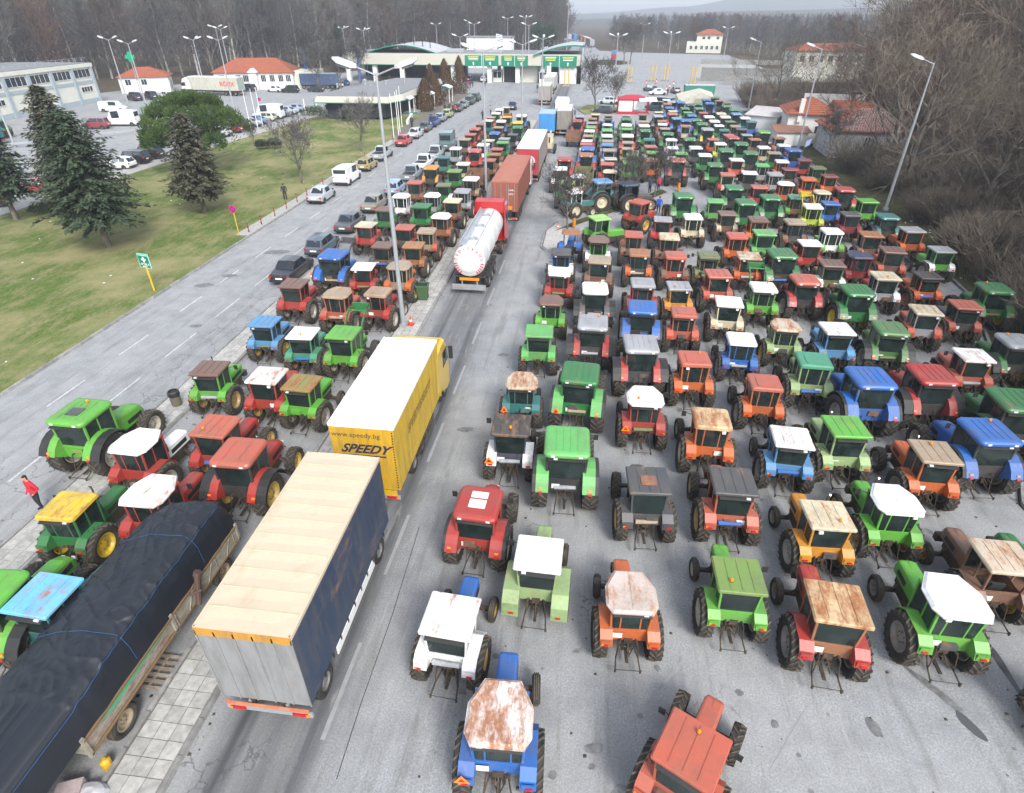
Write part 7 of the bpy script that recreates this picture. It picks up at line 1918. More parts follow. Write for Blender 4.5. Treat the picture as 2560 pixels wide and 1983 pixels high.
for x, y, s, lb, hh in ((-50.6, 113.0, 2.3, 'round dark shrub at the near corner of the cafe', 2.3), (-39.5, 116.0, 1.3, 'clipped green bush in front of the cafe terrace', 2.0), (-44.5, 113.0, 1.0, 'low green bush below the cafe terrace', 1.2), (-47.2, 86, .9, 'small dark evergreen shrub on the lawn, left of a pair', 1.2), (-45.6, 86.6, 1.0, 'small dark evergreen shrub on the lawn, right of a pair', 1.3), (-53.5, 132, 1.5, 'tall dark bush behind the cafe roof', 3.4), (-43, 176, 2.2, 'olive green bush under the toll canopy', 3.0), (-90, 154, 1.4, 'dark bush in front of the long villa porch', 2.8), (-53, 53, 1.6, 'low dark juniper at the foot of the leaning spruce', .8)):
    o = ob('shrub', lobed(int(x * 10) & 255, [(0, 0, hh * .5, s, s * .9, hh * .55)] + [(s * .5 * math.cos(a), s * .5 * math.sin(a), hh * .6, s * .55, s * .5, hh * .42) for a in (0, 1.3, 2.6, 3.9, 5.2)], 330, size=.22).mesh('shrub', M['shrub']), loc=(x, y, .1)); tag(o, lb, 'shrub')
for x, y, s, k, lb in ((-32.9, 67.3, 1.0, 0, 'bare young tree on the lawn opposite the white van'), (-32.4, 86.3, .95, 1, 'bare young tree on the lawn near the flagpoles'), (-49.5, 88, .45, 2, 'tiny bare sapling on the lawn by the parking path'), (-42.0, 117, .6, 2, 'thin bare tree in front of the cafe terrace'),
        (-1.5, 53.4, .78, 2, 'bare tree at the tip of the traffic island among tractors'), (4.6, 62.2, .75, 0, 'bare tree farther up the traffic island among tractors'), (7.3, 66.2, .7, 1, 'third bare tree on the traffic island beside the red-jacketed person'),
        (.6, 131, 1.35, 1, 'broad bare tree on the small grass island at the head of the lot'), (4.4, 135, .9, 2, 'slimmer bare tree on the small grass island'), (32.0, 88.5, .95, 0, 'bare tree in front of the old house'), (-71, 164, 1.5, 1, 'first bare tree behind the navy trailer'), (-66, 167, 1.5, 0, 'second bare tree behind the navy trailer'), (-61.5, 169, 1.6, 2, 'third bare tree behind the navy trailer'), (-74.5, 170, 1.9, 1, 'taller bare tree beside the blue masts'),
        (11, 262, 2.0, 0, 'bare tree on the roundabout, left one'), (13.5, 264, 1.9, 1, 'bare tree on the roundabout, right one')):
    tree(*SV[k], 'young_tree', lb, x, y, s)
# forest edge: individual trees in front, the wood behind as one mass
edge = []
def edge_line(pts, step, depth, jit, hs, grp, word):
    i = 0
    for (x0, y0), (x1, y1) in zip(pts, pts[1:]):
        L = math.hypot(x1 - x0, y1 - y0); n = max(1, int(L / step))
        for k in range(n):
            t = (k + R.random() * .6) / n; d = R.uniform(0, depth)
            edge.append((x0 + (x1 - x0) * t + R.uniform(-jit, jit), y0 + (y1 - y0) * t + d, R.uniform(*hs), grp, word))
edge_line([(-150, 178), (-128, 186), (-115, 205), (-98, 235), (-75, 262), (-48, 285), (-22, 330), (-20, 400)], 4.4, 10, 2, (.85, 1.15), 'trees at the edge of the left wood', 'left')
edge_line([(-140, 60), (-138, 120), (-146, 165)], 7, 0, 4, (.9, 1.1), 'trees at the edge of the left wood', 'left')
edge_line([(8, 410), (22, 388), (42, 372), (66, 368), (80, 300), (84, 250), (78, 215), (70, 190)], 6, 12, 2, (.58, .8), 'trees behind the far plaza', 'far')
hue = [('grey', 'bark', 'twig'), ('pale-trunked', 'palebark', 'twig'), ('reddish', 'bark', 'redtwig')]
cnt = {}
for i, (x, y, s, grp, word) in enumerate(edge):
    k = i % 5; hw = hue[0] if k in (0, 3) else hue[1] if k in (1, 4) else hue[2]
    if word == 'left': s *= 1.22
    tree(FV[k][0], FV[k][1], 'forest_tree', '%s tall bare %s tree along the edge of the %s wood' % (ORD[min(37, cnt.setdefault((hw[0], word), 0))], hw[0], word), x, y, s, None, grp, hw[1], hw[2], s * R.uniform(.85, 1.1)); cnt[(hw[0], word)] += 1
def scatter_instances(name, pts, objs, kind_label, smin, smax, zoff=0):
    """one object: mesh points carrying tree copies through geometry nodes"""
    me = bpy.data.meshes.new(name); me.from_pydata([(x, y, zoff) for x, y in pts], [], []); o = ob(name, me)
    ng = bpy.data.node_groups.new(name, 'GeometryNodeTree'); ng.interface.new_socket('Geometry', in_out='INPUT', socket_type='NodeSocketGeometry'); ng.interface.new_socket('Geometry', in_out='OUTPUT', socket_type='NodeSocketGeometry')
    gi = ng.nodes.new('NodeGroupInput'); go = ng.nodes.new('NodeGroupOutput'); m2 = ng.nodes.new('GeometryNodeInstanceOnPoints'); m2.inputs['Pick Instance'].default_value = True
    gg = ng.nodes.new('GeometryNodeGeometryToInstance')
    for s in objs:
        oi = ng.nodes.new('GeometryNodeObjectInfo'); oi.inputs[0].default_value = s; oi.transform_space = 'ORIGINAL'
        ng.links.new(oi.outputs['Geometry'], gg.inputs[0])
    ng.links.new(gi.outputs[0], m2.inputs['Points']); ng.links.new(gg.outputs[0], m2.inputs['Instance'])
    rv = ng.nodes.new('FunctionNodeRandomValue'); rv.data_type = 'FLOAT_VECTOR'; rv.inputs[0].default_value = (0, 0, 0); rv.inputs[1].default_value = (.06, .06, 6.283)
    rs = ng.nodes.new('FunctionNodeRandomValue'); rs.data_type = 'FLOAT'; rs.inputs[2].default_value = smin; rs.inputs[3].default_value = smax
    ng.links.new(rv.outputs[0], m2.inputs['Rotation']); ng.links.new(rs.outputs[1], m2.inputs['Scale']); ng.links.new(m2.outputs[0], go.inputs[0])
    md = o.modifiers.new('copies', 'NODES'); md.node_group = ng
    tag(o, kind_label, None, None, 'stuff')
    return o
def merged(key, fn, bm, tm):
    T, C = fn(); mb = MB(); mb.add(T.v, T.f, 0); mb.add(C.v, C.f, 1)
    me = mb.mesh(key, [M[bm], M[tm]]); return bpy.data.objects.new(key, me)
src = [merged('wood_tree', (lambda k: (lambda: branchy(400 + k, 20, .24, 5.8, 3, .08, .9, 22, 5, .045, 1.0)))(k), hue[k % 3][1], hue[k % 3][2]) for k in range(4)]
def fill(poly, n, seed):
    r = random.Random(seed); xs = [p[0] for p in poly]; ys = [p[1] for p in poly]; out = []
    def inside(x, y):
        c = False; j = len(poly) - 1
        for i in range(len(poly)):
            if (poly[i][1] > y) != (poly[j][1] > y) and x < (poly[j][0] - poly[i][0]) * (y - poly[i][1]) / (poly[j][1] - poly[i][1]) + poly[i][0]: c = not c
            j = i
        return c
    while len(out) < n:
        x = r.uniform(min(xs), max(xs)); y = r.uniform(min(ys), max(ys))
        if inside(x, y): out.append((x, y))
    return out
wl = fill([(-150, 60), (-150, 192), (-128, 200), (-112, 220), (-92, 252), (-68, 280), (-42, 305), (-24, 345), (-26, 520), (-90, 640), (-420, 640), (-420, 60)], 1500, 1)
scatter_instances('left_woodland', wl, src, 'dense leafless grey-brown woodland filling the hillside behind the left yard', 1.0, 1.45)
wr = fill([(12, 415), (28, 385), (50, 370), (72, 350), (92, 300), (96, 240), (90, 190), (86, 150), (330, 150), (420, 700), (20, 700)], 1100, 2)
wr = [(x, y) for x, y in wr if not (60 < x < 108 and 215 < y < 282) and not (30 < x < 72 and y < 372)]
scatter_instances('far_woodland', wr, src, 'hazy leafless woodland beyond the far plaza', .6, .82)
# right-hand side: separate trees, then the thicket
rt_ = [(39, 48), (43, 40), (47, 52), (36.5, 60), (42, 61), (35, 72), (41, 73), (37, 82), (44, 84), (36.5, 34), (50, 62), (52, 74), (47, 94), (54, 88), (40, 106), (34, 126), (46, 118), (57, 102), (33, 26), (40, 27), (46, 33), (58, 60), (54, 45), (37, 116), (30.5, 20), (36, 17), (63, 78)]
for i, (x, y) in enumerate(rt_):
    k = i % 4; hw = (hue[0], ('brown-grey', 'bark', 'brush'), hue[2])[(i * 2) % 3]
    tree('w%d%s' % (k, hw[0]), WV[k][1], 'verge_tree', '%s wide bare %s tree from the near end of the right verge' % (ORD[sorted(p[1] + p[0] * .001 for p in rt_).index(y + x * .001)], hw[0]), x, y, R.uniform(.85, 1.2), None, 'trees in the right verge thicket', hw[1], 'brush' if hw[2] == 'twig' else hw[2])
def brushobj(k):
    me = bush_mesh(); return bpy.data.objects.new('brush', me)
bo = brushobj(0)
bp = fill([(28.5, 38), (31.5, 62), (32.5, 84), (43, 84), (43, 100), (33, 104), (31.5, 122), (33, 150), (110, 190), (110, 0), (26, 0), (25, 24)], 2300, 3)
scatter_instances('brush_thicket', bp, [bo], 'tangled leafless brush and brambles covering the right verge', .8, 1.9)
src2 = [merged('thicket_tree', (lambda k: (lambda: branchy(500 + k, 13, .2, 6.5, 3, .1, .5, 20, 6, .022, 1.0)))(k), 'bark', ('brush', 'redtwig', 'brush')[k]) for k in range(3)]
tp_ = fill([(42, 30), (50, 70), (48, 100), (44, 150), (86, 180), (200, 200), (200, 0), (44, 0)], 620, 4)
tp_ = [(x, y) for i, (x, y) in enumerate(tp_) if not (y > 95 and .25 * y < x < .41 * y)]
scatter_instances('right_thicket', tp_, src2, 'dense bare woodland climbing up behind the right verge', 1.1, 1.7)
# white litter on verge and lawn
M['litter'] = plain('litter_paper', (.6, .6, .6), .7)
lm = MB()
for i in range(90):
    if i < 60: x, y = R.uniform(27.5, 31.5), R.uniform(36, 62)
    else: x, y = R.uniform(-52, -31), R.uniform(18, 90)
    s = R.uniform(.05, .16); z = .16
    lm.hull([(x, y, z), (x + s, y + .02, z), (x + s * .9, y + s, z), (x, y + s * .8, z), (x, y, z + .02), (x + s, y, z + .05), (x + s, y + s, z + .03), (x, y + s, z + .04)])
tag(ob('paper_litter', lm.mesh('litter', M['litter'])), 'scraps of white litter on the verge and the lawn', None, None, 'stuff')
# hills
def hill(name, x0, x1, y, D_, H, seed, mat, keys):
    nx, ny = 60, 14; vs = []; fs = []
    for j in range(ny + 1):
        for i in range(nx + 1):
            u = i / nx; v = j / ny; h = 0
            for (a, ha), (b, hb) in zip(keys, keys[1:]):
                if a <= u <= b: t = (u - a) / (b - a); t = t * t * (3 - 2 * t); h = ha + (hb - ha) * t
            prof = math.sin(min(1, v * 1.15) * math.pi / 2) if v < .87 else math.cos((v - .87) / .13 * math.pi / 2)
            n_ = mnoise.noise((u * 9 + seed, v * 5, 0)) * .06 + mnoise.noise((u * 30 + seed, v * 14, 2)) * .03
            vs.append((x0 + (x1 - x0) * u, y + D_ * v, max(-4, H * (h + n_ * h) * prof - (2 if v in (0, 1) else 0))))
    for j in range(ny):
        for i in range(nx): a = j * (nx + 1) + i; fs.append((a, a + 1, a + nx + 2, a + nx + 1))
    tag(ob(name, MB().add(vs, fs).mesh(name, mat, True)), kind='structure')
M['hillwood'] = dirtmat('far_hill_wood', (.05, .045, .038), (.085, .075, .06), (.13, .115, .09), .05)
hill('hills', -250, 1500, 1700, 900, 62, 4, M['hillwood'], [(0, .05), (.14, .25), (.3, .55), (.42, .95), (.5, 1.0), (.62, .85), (.8, .6), (1, .4)])
hill('near_hills', -120, 900, 900, 400, 24, 8, M['hillwood'], [(0, .1), (.15, .35), (.35, .8), (.6, 1), (1, .8)])
hill('left_hills', -2200, -260, 1500, 900, 46, 14, M['hillwood'], [(0, .8), (.4, 1), (.8, .5), (1, .1)])

# ============================================================ LAMP POSTS
def lamp(x, y, H, arms, label, h=0, three=False, group='street lamps'):
    t = thing('street_lamp', label, 'street lamp', (x, y, 0), h, group)
    ob('post', cached(('lpost', H), lambda: MB().tube((0, 0, 0), (0, 0, H * .72), .15, .1, n=10).tube((0, 0, H * .72), (0, 0, H), .085, .07, n=8).box(-.2, .2, -.2, .2, 0, .35).mesh('post', M['galv'])), t, None)
    az = {2: (0, 180), 3: (0, 180, 90), 1: (180,)}[arms]
    for a in az:
        c, s = math.cos(rad(a)), math.sin(rad(a))
        ob('arm', cached('larm', lambda: MB().tube((0, 0, 0), (1.15, 0, .42), .045, .035).mesh('arm', M['galv'])), t, None, (0, 0, H - .1), (0, 0, rad(a)))
        def f():
            mb = MB()
            mb.rings([[(1.0, -.08, .34), (1.0, .08, .34), (1.0, .08, .5), (1.0, -.08, .5)], [(1.25, -.2, .36), (1.25, .2, .36), (1.25, .15, .62), (1.25, -.15, .62)], [(1.95, -.24, .58), (1.95, .24, .58), (1.95, .17, .84), (1.95, -.17, .84)], [(2.2, -.1, .74), (2.2, .1, .74), (2.2, .08, .84), (2.2, -.08, .84)]])
            mb.rings([[(1.4, -.17, .3), (1.4, .17, .3), (1.4, .17, .45), (1.4, -.17, .45)], [(1.95, -.18, .46), (1.95, .18, .46), (1.95, .18, .6), (1.95, -.18, .6)]], 1)
            return mb.mesh('lamp_head', [plain('lamp_housing', (.5, .51, .5), .5, dirt=.3), M['clear']])
        ob('lamp_head', cached('lhead', f), t, None, (0, 0, H - .12), (0, 0, rad(a)))
    return t
for x, y, H, a, lb in ((-10.95, 32.6, 14.4, 2, 'double-headed lamp post beside the yellow lorry cab'), (-10.95, 65.5, 13.8, 2, 'double-headed lamp post beside the container lorry'), (-10.9, 101, 13.0, 2, 'double-headed lamp post beside the blue lorry'), (-10.4, 134.1, 12.6, 3, 'triple-headed lamp post beside the cream-roofed lorry'),
        (30.1, 64.2, 13.2, 1, 'single-armed lamp post nearest on the right verge'), (30.8, 97.6, 12.8, 1, 'single-armed lamp post in front of the orange-roofed house'), (30.3, 131, 12.4, 1, 'single-armed lamp post at the far end of the right lot'),
        (5.0, 162.4, 12.2, 3, 'triple-headed lamp post behind the small tree island'), (19.1, 180.4, 12.2, 3, 'triple-headed lamp post beside the striped bollards'), (20.2, 300, 12.6, 2, 'slender lamp post by the far plaza edge'), (48, 262, 12, 2, 'slender lamp post in front of the far wood'),
        (-35.6, 176.9, 11.6, 2, 'double-headed lamp post behind the brown conifers'), (-70.3, 201.5, 12.4, 3, 'triple-headed lamp post left of the arched canopy roof'), (-86, 226, 12.4, 3, 'triple-headed lamp post beside the dark fir'), (-18.9, 191.4, 14, 2, 'tall lamp post in front of the booths'), (-62, 262, 13, 2, 'distant lamp post over the arched roof'), (-50, 268, 14, 1, 'single lamp post over the canopy roof'), (-43, 240, 13.5, 2, 'lamp post behind the canopy, left of the white office'), (-34, 262, 15, 2, 'lamp post behind the white office'), (-24, 232, 15.5, 3, 'lamp post over the green direction signs'),
        (-101.6, 131.9, 12.2, 2, 'double-headed lamp post left of the small villa'), (-95.6, 129.5, 11.6, 2, 'double-headed lamp post right of the pharmacy cross'), (-84.6, 83.3, 11.8, 2, 'lamp post rising beside the leaning spruce'), (-93.5, 149.3, 11.6, 3, 'lamp post in front of the lettered trailer'), (-104, 178, 13.5, 2, 'first of two close lamp posts before the long villa'), (-101.5, 176, 13.2, 2, 'second of two close lamp posts before the long villa'), (-74.5, 127.5, 12.4, 2, 'lamp post standing on the yard in front of the long villa'), (-101, 260, 14, 1, 'distant lamp post before the left wood')):
    lamp(x, y, H, a, lb, 0 if not (a == 1 and x > 0) else 0)
for i, (x, y) in enumerate(((-30.9, 97.3), (-30.8, 99.6), (-31.4, 102.5), (-32.6, 107.9))):
    o = ob('flagpole', MB().tube((0, 0, 0), (0, 0, 6.4), .06, .04, n=6).mesh('flagpole', M['signwhite']), loc=(x, y, .1)); tag(o, 'bare white flagpole beside the red car, %s from the road kerb' % ORD[i], 'flagpole', 'white flagpoles by the cafe')
for i, (x, y) in enumerate(((-56.9, 101.2), (-56.7, 103.2), (-56.8, 105.2))):
    o = ob('flagpole', MB().tube((0, 0, 0), (0, 0, 6.2), .06, .04, n=6).mesh('flagpole', M['signwhite']), loc=(x, y, .1)); tag(o, 'bare white flagpole beside the parking row, %s from the pine' % ORD[i], 'flagpole', 'white flagpoles by the parking row')
for i, (x, y, H) in enumerate(((-76.8, 171, 8.2), (-66, 182, 7.6))):
    o = ob('blue_mast', MB().box(-.35, .35, -.12, .12, 0, H).hull([(-.35, -.12, H), (.35, -.12, H), (.35, .12, H), (-.35, .12, H), (-.1, -.1, H + 1.2), (.2, -.1, H + 1.0), (.2, .1, H + 1.0), (-.1, .1, H + 1.2)]).mesh('mast', cached('bluem', lambda: plain('blue_mast', (.01, .1, .36), .5))), loc=(x, y, 0)); tag(o, 'tall blue sign mast %s' % ('beside the yellow lorry cab' if i == 0 else 'among the bare trees'), 'mast')
for x, y, H in ((-21, 420, 30), (-14, 330, 26)):
    o = ob('border_flagpole', MB().tube((0, 0, 0), (0, 0, H), .22, .1, n=6).mesh('fp', M['galv']), loc=(x, y, 0)); tag(o, 'very tall thin mast against the sky, %s of the two' % ('taller' if H == 30 else 'shorter'), 'mast')

# ============================================================ SIGNS
sg = thing('pharmacy_sign', 'green APTEKA pharmacy sign with white cross on a yellow post', 'sign', (-30.25, 36.0, .1), -12)
M['yellowpost'] = plain('yellow_post', (.62, .38, .01), .5, dirt=.2)
ob('post', MB().tube((0, 0, 0), (0, 0, 2.0), .06, n=8).mesh('post', M['yellowpost']), sg)
ob('board', MB().box(-.46, .46, -.03, .03, 1.75, 2.75).mesh('board', M['signgreen']), sg)
ob('board_edge', MB().box(-.48, .48, -.035, .02, 1.73, 1.76).box(-.48, .48, -.035, .02, 2.74, 2.77).box(-.48, -.455, -.035, .02, 1.76, 2.74).box(.455, .48, -.035, .02, 1.76, 2.74).box(-.44, .44, -.036, -.03, 2.62, 2.7).mesh('edge', plain('sign_mint', (.35, .6, .5), .5)), sg)
ob('cross', MB().box(-.06, .06, -.04, -.03, 2.15, 2.55).box(-.2, -.06, -.04, -.03, 2.29, 2.41).box(.06, .2, -.04, -.03, 2.29, 2.41).mesh('cross', M['signwhite']), sg)
ob('lettering', textmesh('APTEKA', .22, M['signwhite']), sg, None, (0, -.035, 2.0), REARF); ob('arrow', MB().box(-.15, .2, -.04, -.03, 1.82, 1.86).add([(-.28, -.04, 1.84), (-.14, -.04, 1.9), (-.14, -.04, 1.78)], [(0, 2, 1)]).mesh('arrow', M['signwhite']), sg)
M['signblue'] = plain('sign_blue', (.03, .02, .3), .5); M['signred'] = plain('sign_red', (.55, .01, .02), .5)
def nostop(x, y, label, H=2.4, h=0, post='yellowpost'):
    t = thing('no_stopping_sign', label, 'sign', (x, y, .1), h)
    ob('post', MB().tube((0, 0, 0), (0, 0, H), .04, n=6).mesh('post', M[post]), t)
    mb = MB(); n = 20; ri = .26
    mb.add([(.33 * math.cos(i * 6.283 / n), -.06, H - .1 + .33 * math.sin(i * 6.283 / n)) for i in range(n)] + [(.33 * math.cos(i * 6.283 / n), -.04, H - .1 + .33 * math.sin(i * 6.283 / n)) for i in range(n)], [tuple(range(n)), tuple(range(n, 2 * n))[::-1]] + [(i, n + i, n + (i + 1) % n, (i + 1) % n) for i in range(n)])
    ob('disc', mb.mesh('disc', M['signred']), t)
    mb = MB(); mb.add([(ri * math.cos(i * 6.283 / n), -.066, H - .1 + ri * math.sin(i * 6.283 / n)) for i in range(n)], [tuple(range(n))]); ob('blue_face', mb.mesh('face', M['signblue']), t)
    for a in (rad(45), rad(-45)):
        c, s = math.cos(a), math.sin(a); w = .035; L = .27
        ob('red_bar', MB().add([(c * L - s * w, -.07 - .001 * (a > 0), H - .1 + s * L + c * w), (c * L + s * w, -.07 - .001 * (a > 0), H - .1 + s * L - c * w), (-c * L + s * w, -.07 - .001 * (a > 0), H - .1 - s * L - c * w), (-c * L - s * w, -.07 - .001 * (a > 0), H - .1 - s * L + c * w)], [(0, 1, 2, 3)]).mesh('bar', M['signred']), t)
nostop(-30.7, 48.7, 'round red and blue no-stopping sign on a yellow post by the kerb'); nostop(-30.2, 158, 'no-stopping sign near the toll plaza people', 2.6, 0, 'galv'); nostop(-63.4, 118.1, 'no-stopping sign beside the parking row', 2.9, 0, 'galv')
bm1 = None
for i, y in enumerate((49.3, 51.7, 54.4, 57.0, 59.5, 62.0, 66.5, 71, 76, 81, 86, 90, 94)):
    t = thing('kerb_bollard', 'slim red and black banded bollard on the lawn kerb, %s from the near end' % ORD[i], 'bollard', (-30.05, y, .13), 0, 'bollards along the lawn kerb')
    bmm = cached('boll', lambda: MB().tube((0, 0, 0), (0, 0, .25), .045, n=8, m=1).tube((0, 0, .25), (0, 0, .4), .045, n=8, m=0).tube((0, 0, .4), (0, 0, .6), .045, n=8, m=1).tube((0, 0, .6), (0, 0, .72), .045, n=8, m=0).lathe_z([(.045, .72), (.05, .8), (.03, .86), (.001, .87)], 8, 1).mesh('bollard_post', [M['signred'], M['dark']]))
    ob('banded_post', bmm, t)
def cone(x, y, label, s=1.0):
    t = thing('traffic_cone', label, 'traffic cone', (x, y, .0), 0)
    t.scale = (s, s, s)
    ob('base', MB().box(-.2, .2, -.2, .2, .0, .04).mesh('b', M['signred']), t); ob('cone', cached('conem', lambda: MB().lathe_z([(.14, .04), (.1, .25)], 10, 0).lathe_z([(.1, .25), (.075, .38)], 10, 1).lathe_z([(.075, .38), (.03, .62), (.001, .63)], 10, 0).mesh('cone', [plain('cone_orange', (.7, .07, .02), .5), M['signwhite']])), t)
cone(-10.55, 32.9, 'red traffic cone at the foot of the lamp post by the yellow lorry'); cone(-2.4, 54.0, 'orange cone beside the tree on the traffic island'); cone(-20.0, 39.6, 'small red cone at the rear of the black sedan'); cone(1.2, 60.6, 'orange cone on the far side of the traffic island')
for z_ in bpy.data.objects:
    if z_.name.startswith('traffic_cone') and abs(z_.location.x + 10.55) < .01: z_.location.z = .145
# bins
gb = thing('wheelie_bin', 'green wheeled bin standing on the median pavement', 'bin', (-10.75, 36.9, .14), 6)
ob('body', MB().prism([(-.3, -.3), (.3, -.3), (.3, .3), (-.3, .3)], .05, 1.05, 0, [(-.4, -.38), (.4, -.38), (.4, .38), (-.4, .38)]).mesh('body', plain('bin_green', (.04, .1, .035), .6, dirt=.4)), gb)
ob('rim', MB().box(-.43, .43, -.41, -.35, 1.0, 1.1).box(-.43, .43, .35, .41, 1.0, 1.1).box(-.43, -.37, -.35, .35, 1.0, 1.1).box(.37, .43, -.35, .35, 1.0, 1.1).mesh('rim', plain('bin_rim', (.05, .12, .045), .6)), gb)
ob('open_inside', MB().box(-.36, .36, -.34, .34, 1.052, 1.06).mesh('in', M['interior']), gb)
for s in (-1, 1): ob('wheel', truck_wheel(.1, .06), gb, None, (s * .3, .34, .1))
lb_ = thing('litter_bin', 'round litter bin with a black liner on the tiled island', 'bin', (-19.9, 22.6, .14))
ob('drum', MB().lathe_z([(.22, 0), (.25, .1), (.25, .62)], 14).mesh('drum', plain('bin_drum', (.13, .12, .08), .7, dirt=.5)), lb_); ob('liner', MB().lathe_z([(.26, .55), (.29, .62), (.28, .78), (.22, .84), (.2, .7), (.001, .6)], 14).mesh('liner', M['dark']), lb_)
for x, y, c, lb, z in ((-63.5, 110.5, (.06, .06, .09), 'dark litter bin at the yard side of the parking row', 0), (-71.5, 121.5, (.1, .1, .14), 'dark litter bin on the yard edge', 0), (-55.2, 104.7, (.2, .2, .2), 'grey litter bin beside the white poles', .1), (-14.5, 173, (.02, .12, .06), 'green skip before the right toll booth', 0)):
    t = thing('litter_bin', lb, 'bin', (x, y, z)); ob('drum', MB().lathe_z([(.3, 0), (.36, .9), (.3, .95), (.001, .95)], 10).mesh('d', plain('drum', c, .7)), t); ob('post', MB().box(-.05, .05, .3, .4, 0, 1.2).mesh('p', M['galv']), t)
for x, y, lb in ((-.95, 54.6, 'orange post with black cap at the foot of the island tree'), (10.2, 69.4, 'orange post with black cap at the far corner of the island')):
    t = thing('marker_post', lb, 'marker post', (x, y, .1)); ob('post', MB().tube((0, 0, 0), (0, 0, .9), .16, n=10).mesh('p', plain('post_orange', (.5, .18, .01), .5)), t); ob('cap', MB().lathe_z([(.17, .9), (.18, 1.15), (.1, 1.3), (.001, 1.32)], 10).mesh('c', M['dark']), t)
for i, (x, y) in enumerate(((-7.3, 180), (9.9, 190), (17, 196), (20.8, 198), (27.5, 190))):
    t = thing('yellow_height_post', 'yellow post pair at the checkpoint lanes, %s from the canopy' % ORD[i], 'post', (x, y, 0), 0, 'yellow posts at the checkpoint')
    for s in (-.5, .5): ob('post', MB().tube((s, 0, .3), (s, 0, 4.2), .16, n=8).mesh('p', M['yellowpost']), t)
    ob('base', MB().box(-1.1, 1.1, -.6, .6, 0, .3).mesh('b', M['conc']), t)
for i, (x, y) in enumerate(((14.5, 186), (16.2, 178), (18.5, 171), (20, 178), (21.8, 185), (17.5, 190))):
    t = thing('striped_marker', 'red and white striped marker in the checkpoint lanes, %s one' % ORD[i], 'marker', (x, y, 0), 0, 'striped markers at the checkpoint')
    ob('striped_post', cached('smk', lambda: MB().tube((0, 0, 0), (0, 0, .4), .12, n=6, m=0).tube((0, 0, .4), (0, 0, .8), .12, n=6, m=1).tube((0, 0, .8), (0, 0, 1.2), .12, n=6, m=0).mesh('sm', [M['signred'], M['signwhite']])), t)
fg = thing('small_flag', 'small white and blue flag at the edge of the right lot', 'flag', (27.2, 84.5, 0)); ob('stick', MB().tube((0, 0, 0), (.3, 0, 3.2), .02).mesh('s', M['wood']), fg); ob('cloth', MB().hull([(.2, 0, 2.3), (.8, .1, 2.6), (.8, .12, 2.6), (.2, .02, 2.3), (.3, 0, 3.1), (.95, .1, 3.4), (.95, .12, 3.4), (.3, .02, 3.1)]).mesh('c', plain('pale_flag', (.35, .45, .7), .7)), fg)
sb = ob('safety_barrier', MB().box(-12, 12, -.05, .05, .45, .75).mesh('bar', M['galv']), loc=(-78, 92, 0), rot=(0, 0, rad(55))); tag(sb, 'grey steel crash barrier along the yard edge', 'barrier')
for i in range(9): ob('post', cached('sbp', lambda: MB().box(-.06, .06, .05, .17, 0, .7).mesh('p', M['galv'])), sb, None, (-11 + i * 2.75, 0, 0))
wbn = ob('low_white_wall', MB().box(0, 9, 0, .4, 0, .7).mesh('w', M['wplaster']), loc=(-32.2, 110.5, .1), rot=(0, 0, rad(100))); tag(wbn, 'low white wall at the entrance to the cafe', 'wall')
df = thing('dark_fir', 'single dark green fir before the left wood', 'tree', (-84, 215, 0)); T, C = spruce(31, 14, 3.6, 1.0, 'spruce', 1.2); ob('trunk', T.mesh('trunk', M['bark']), df); ob('crown', C.mesh('crown', M['spruce']), df)
df2 = thing('dark_cedar', 'large dark cedar at the entrance of the far road', 'tree', (-22, 285, 0)); ob('trunk', MB().tube((0, 0, 0), (0, 0, 8), .4, .2, n=6).mesh('trunk', M['bark']), df2); ob('crown', lobed(77, [(0, 0, 7, 4.5, 4, 5.5), (3, 0, 9, 3, 3, 4), (-2.5, 0, 10, 2.5, 2.5, 4)], 1500, size=.7).mesh('crown', M['spruce']), df2)

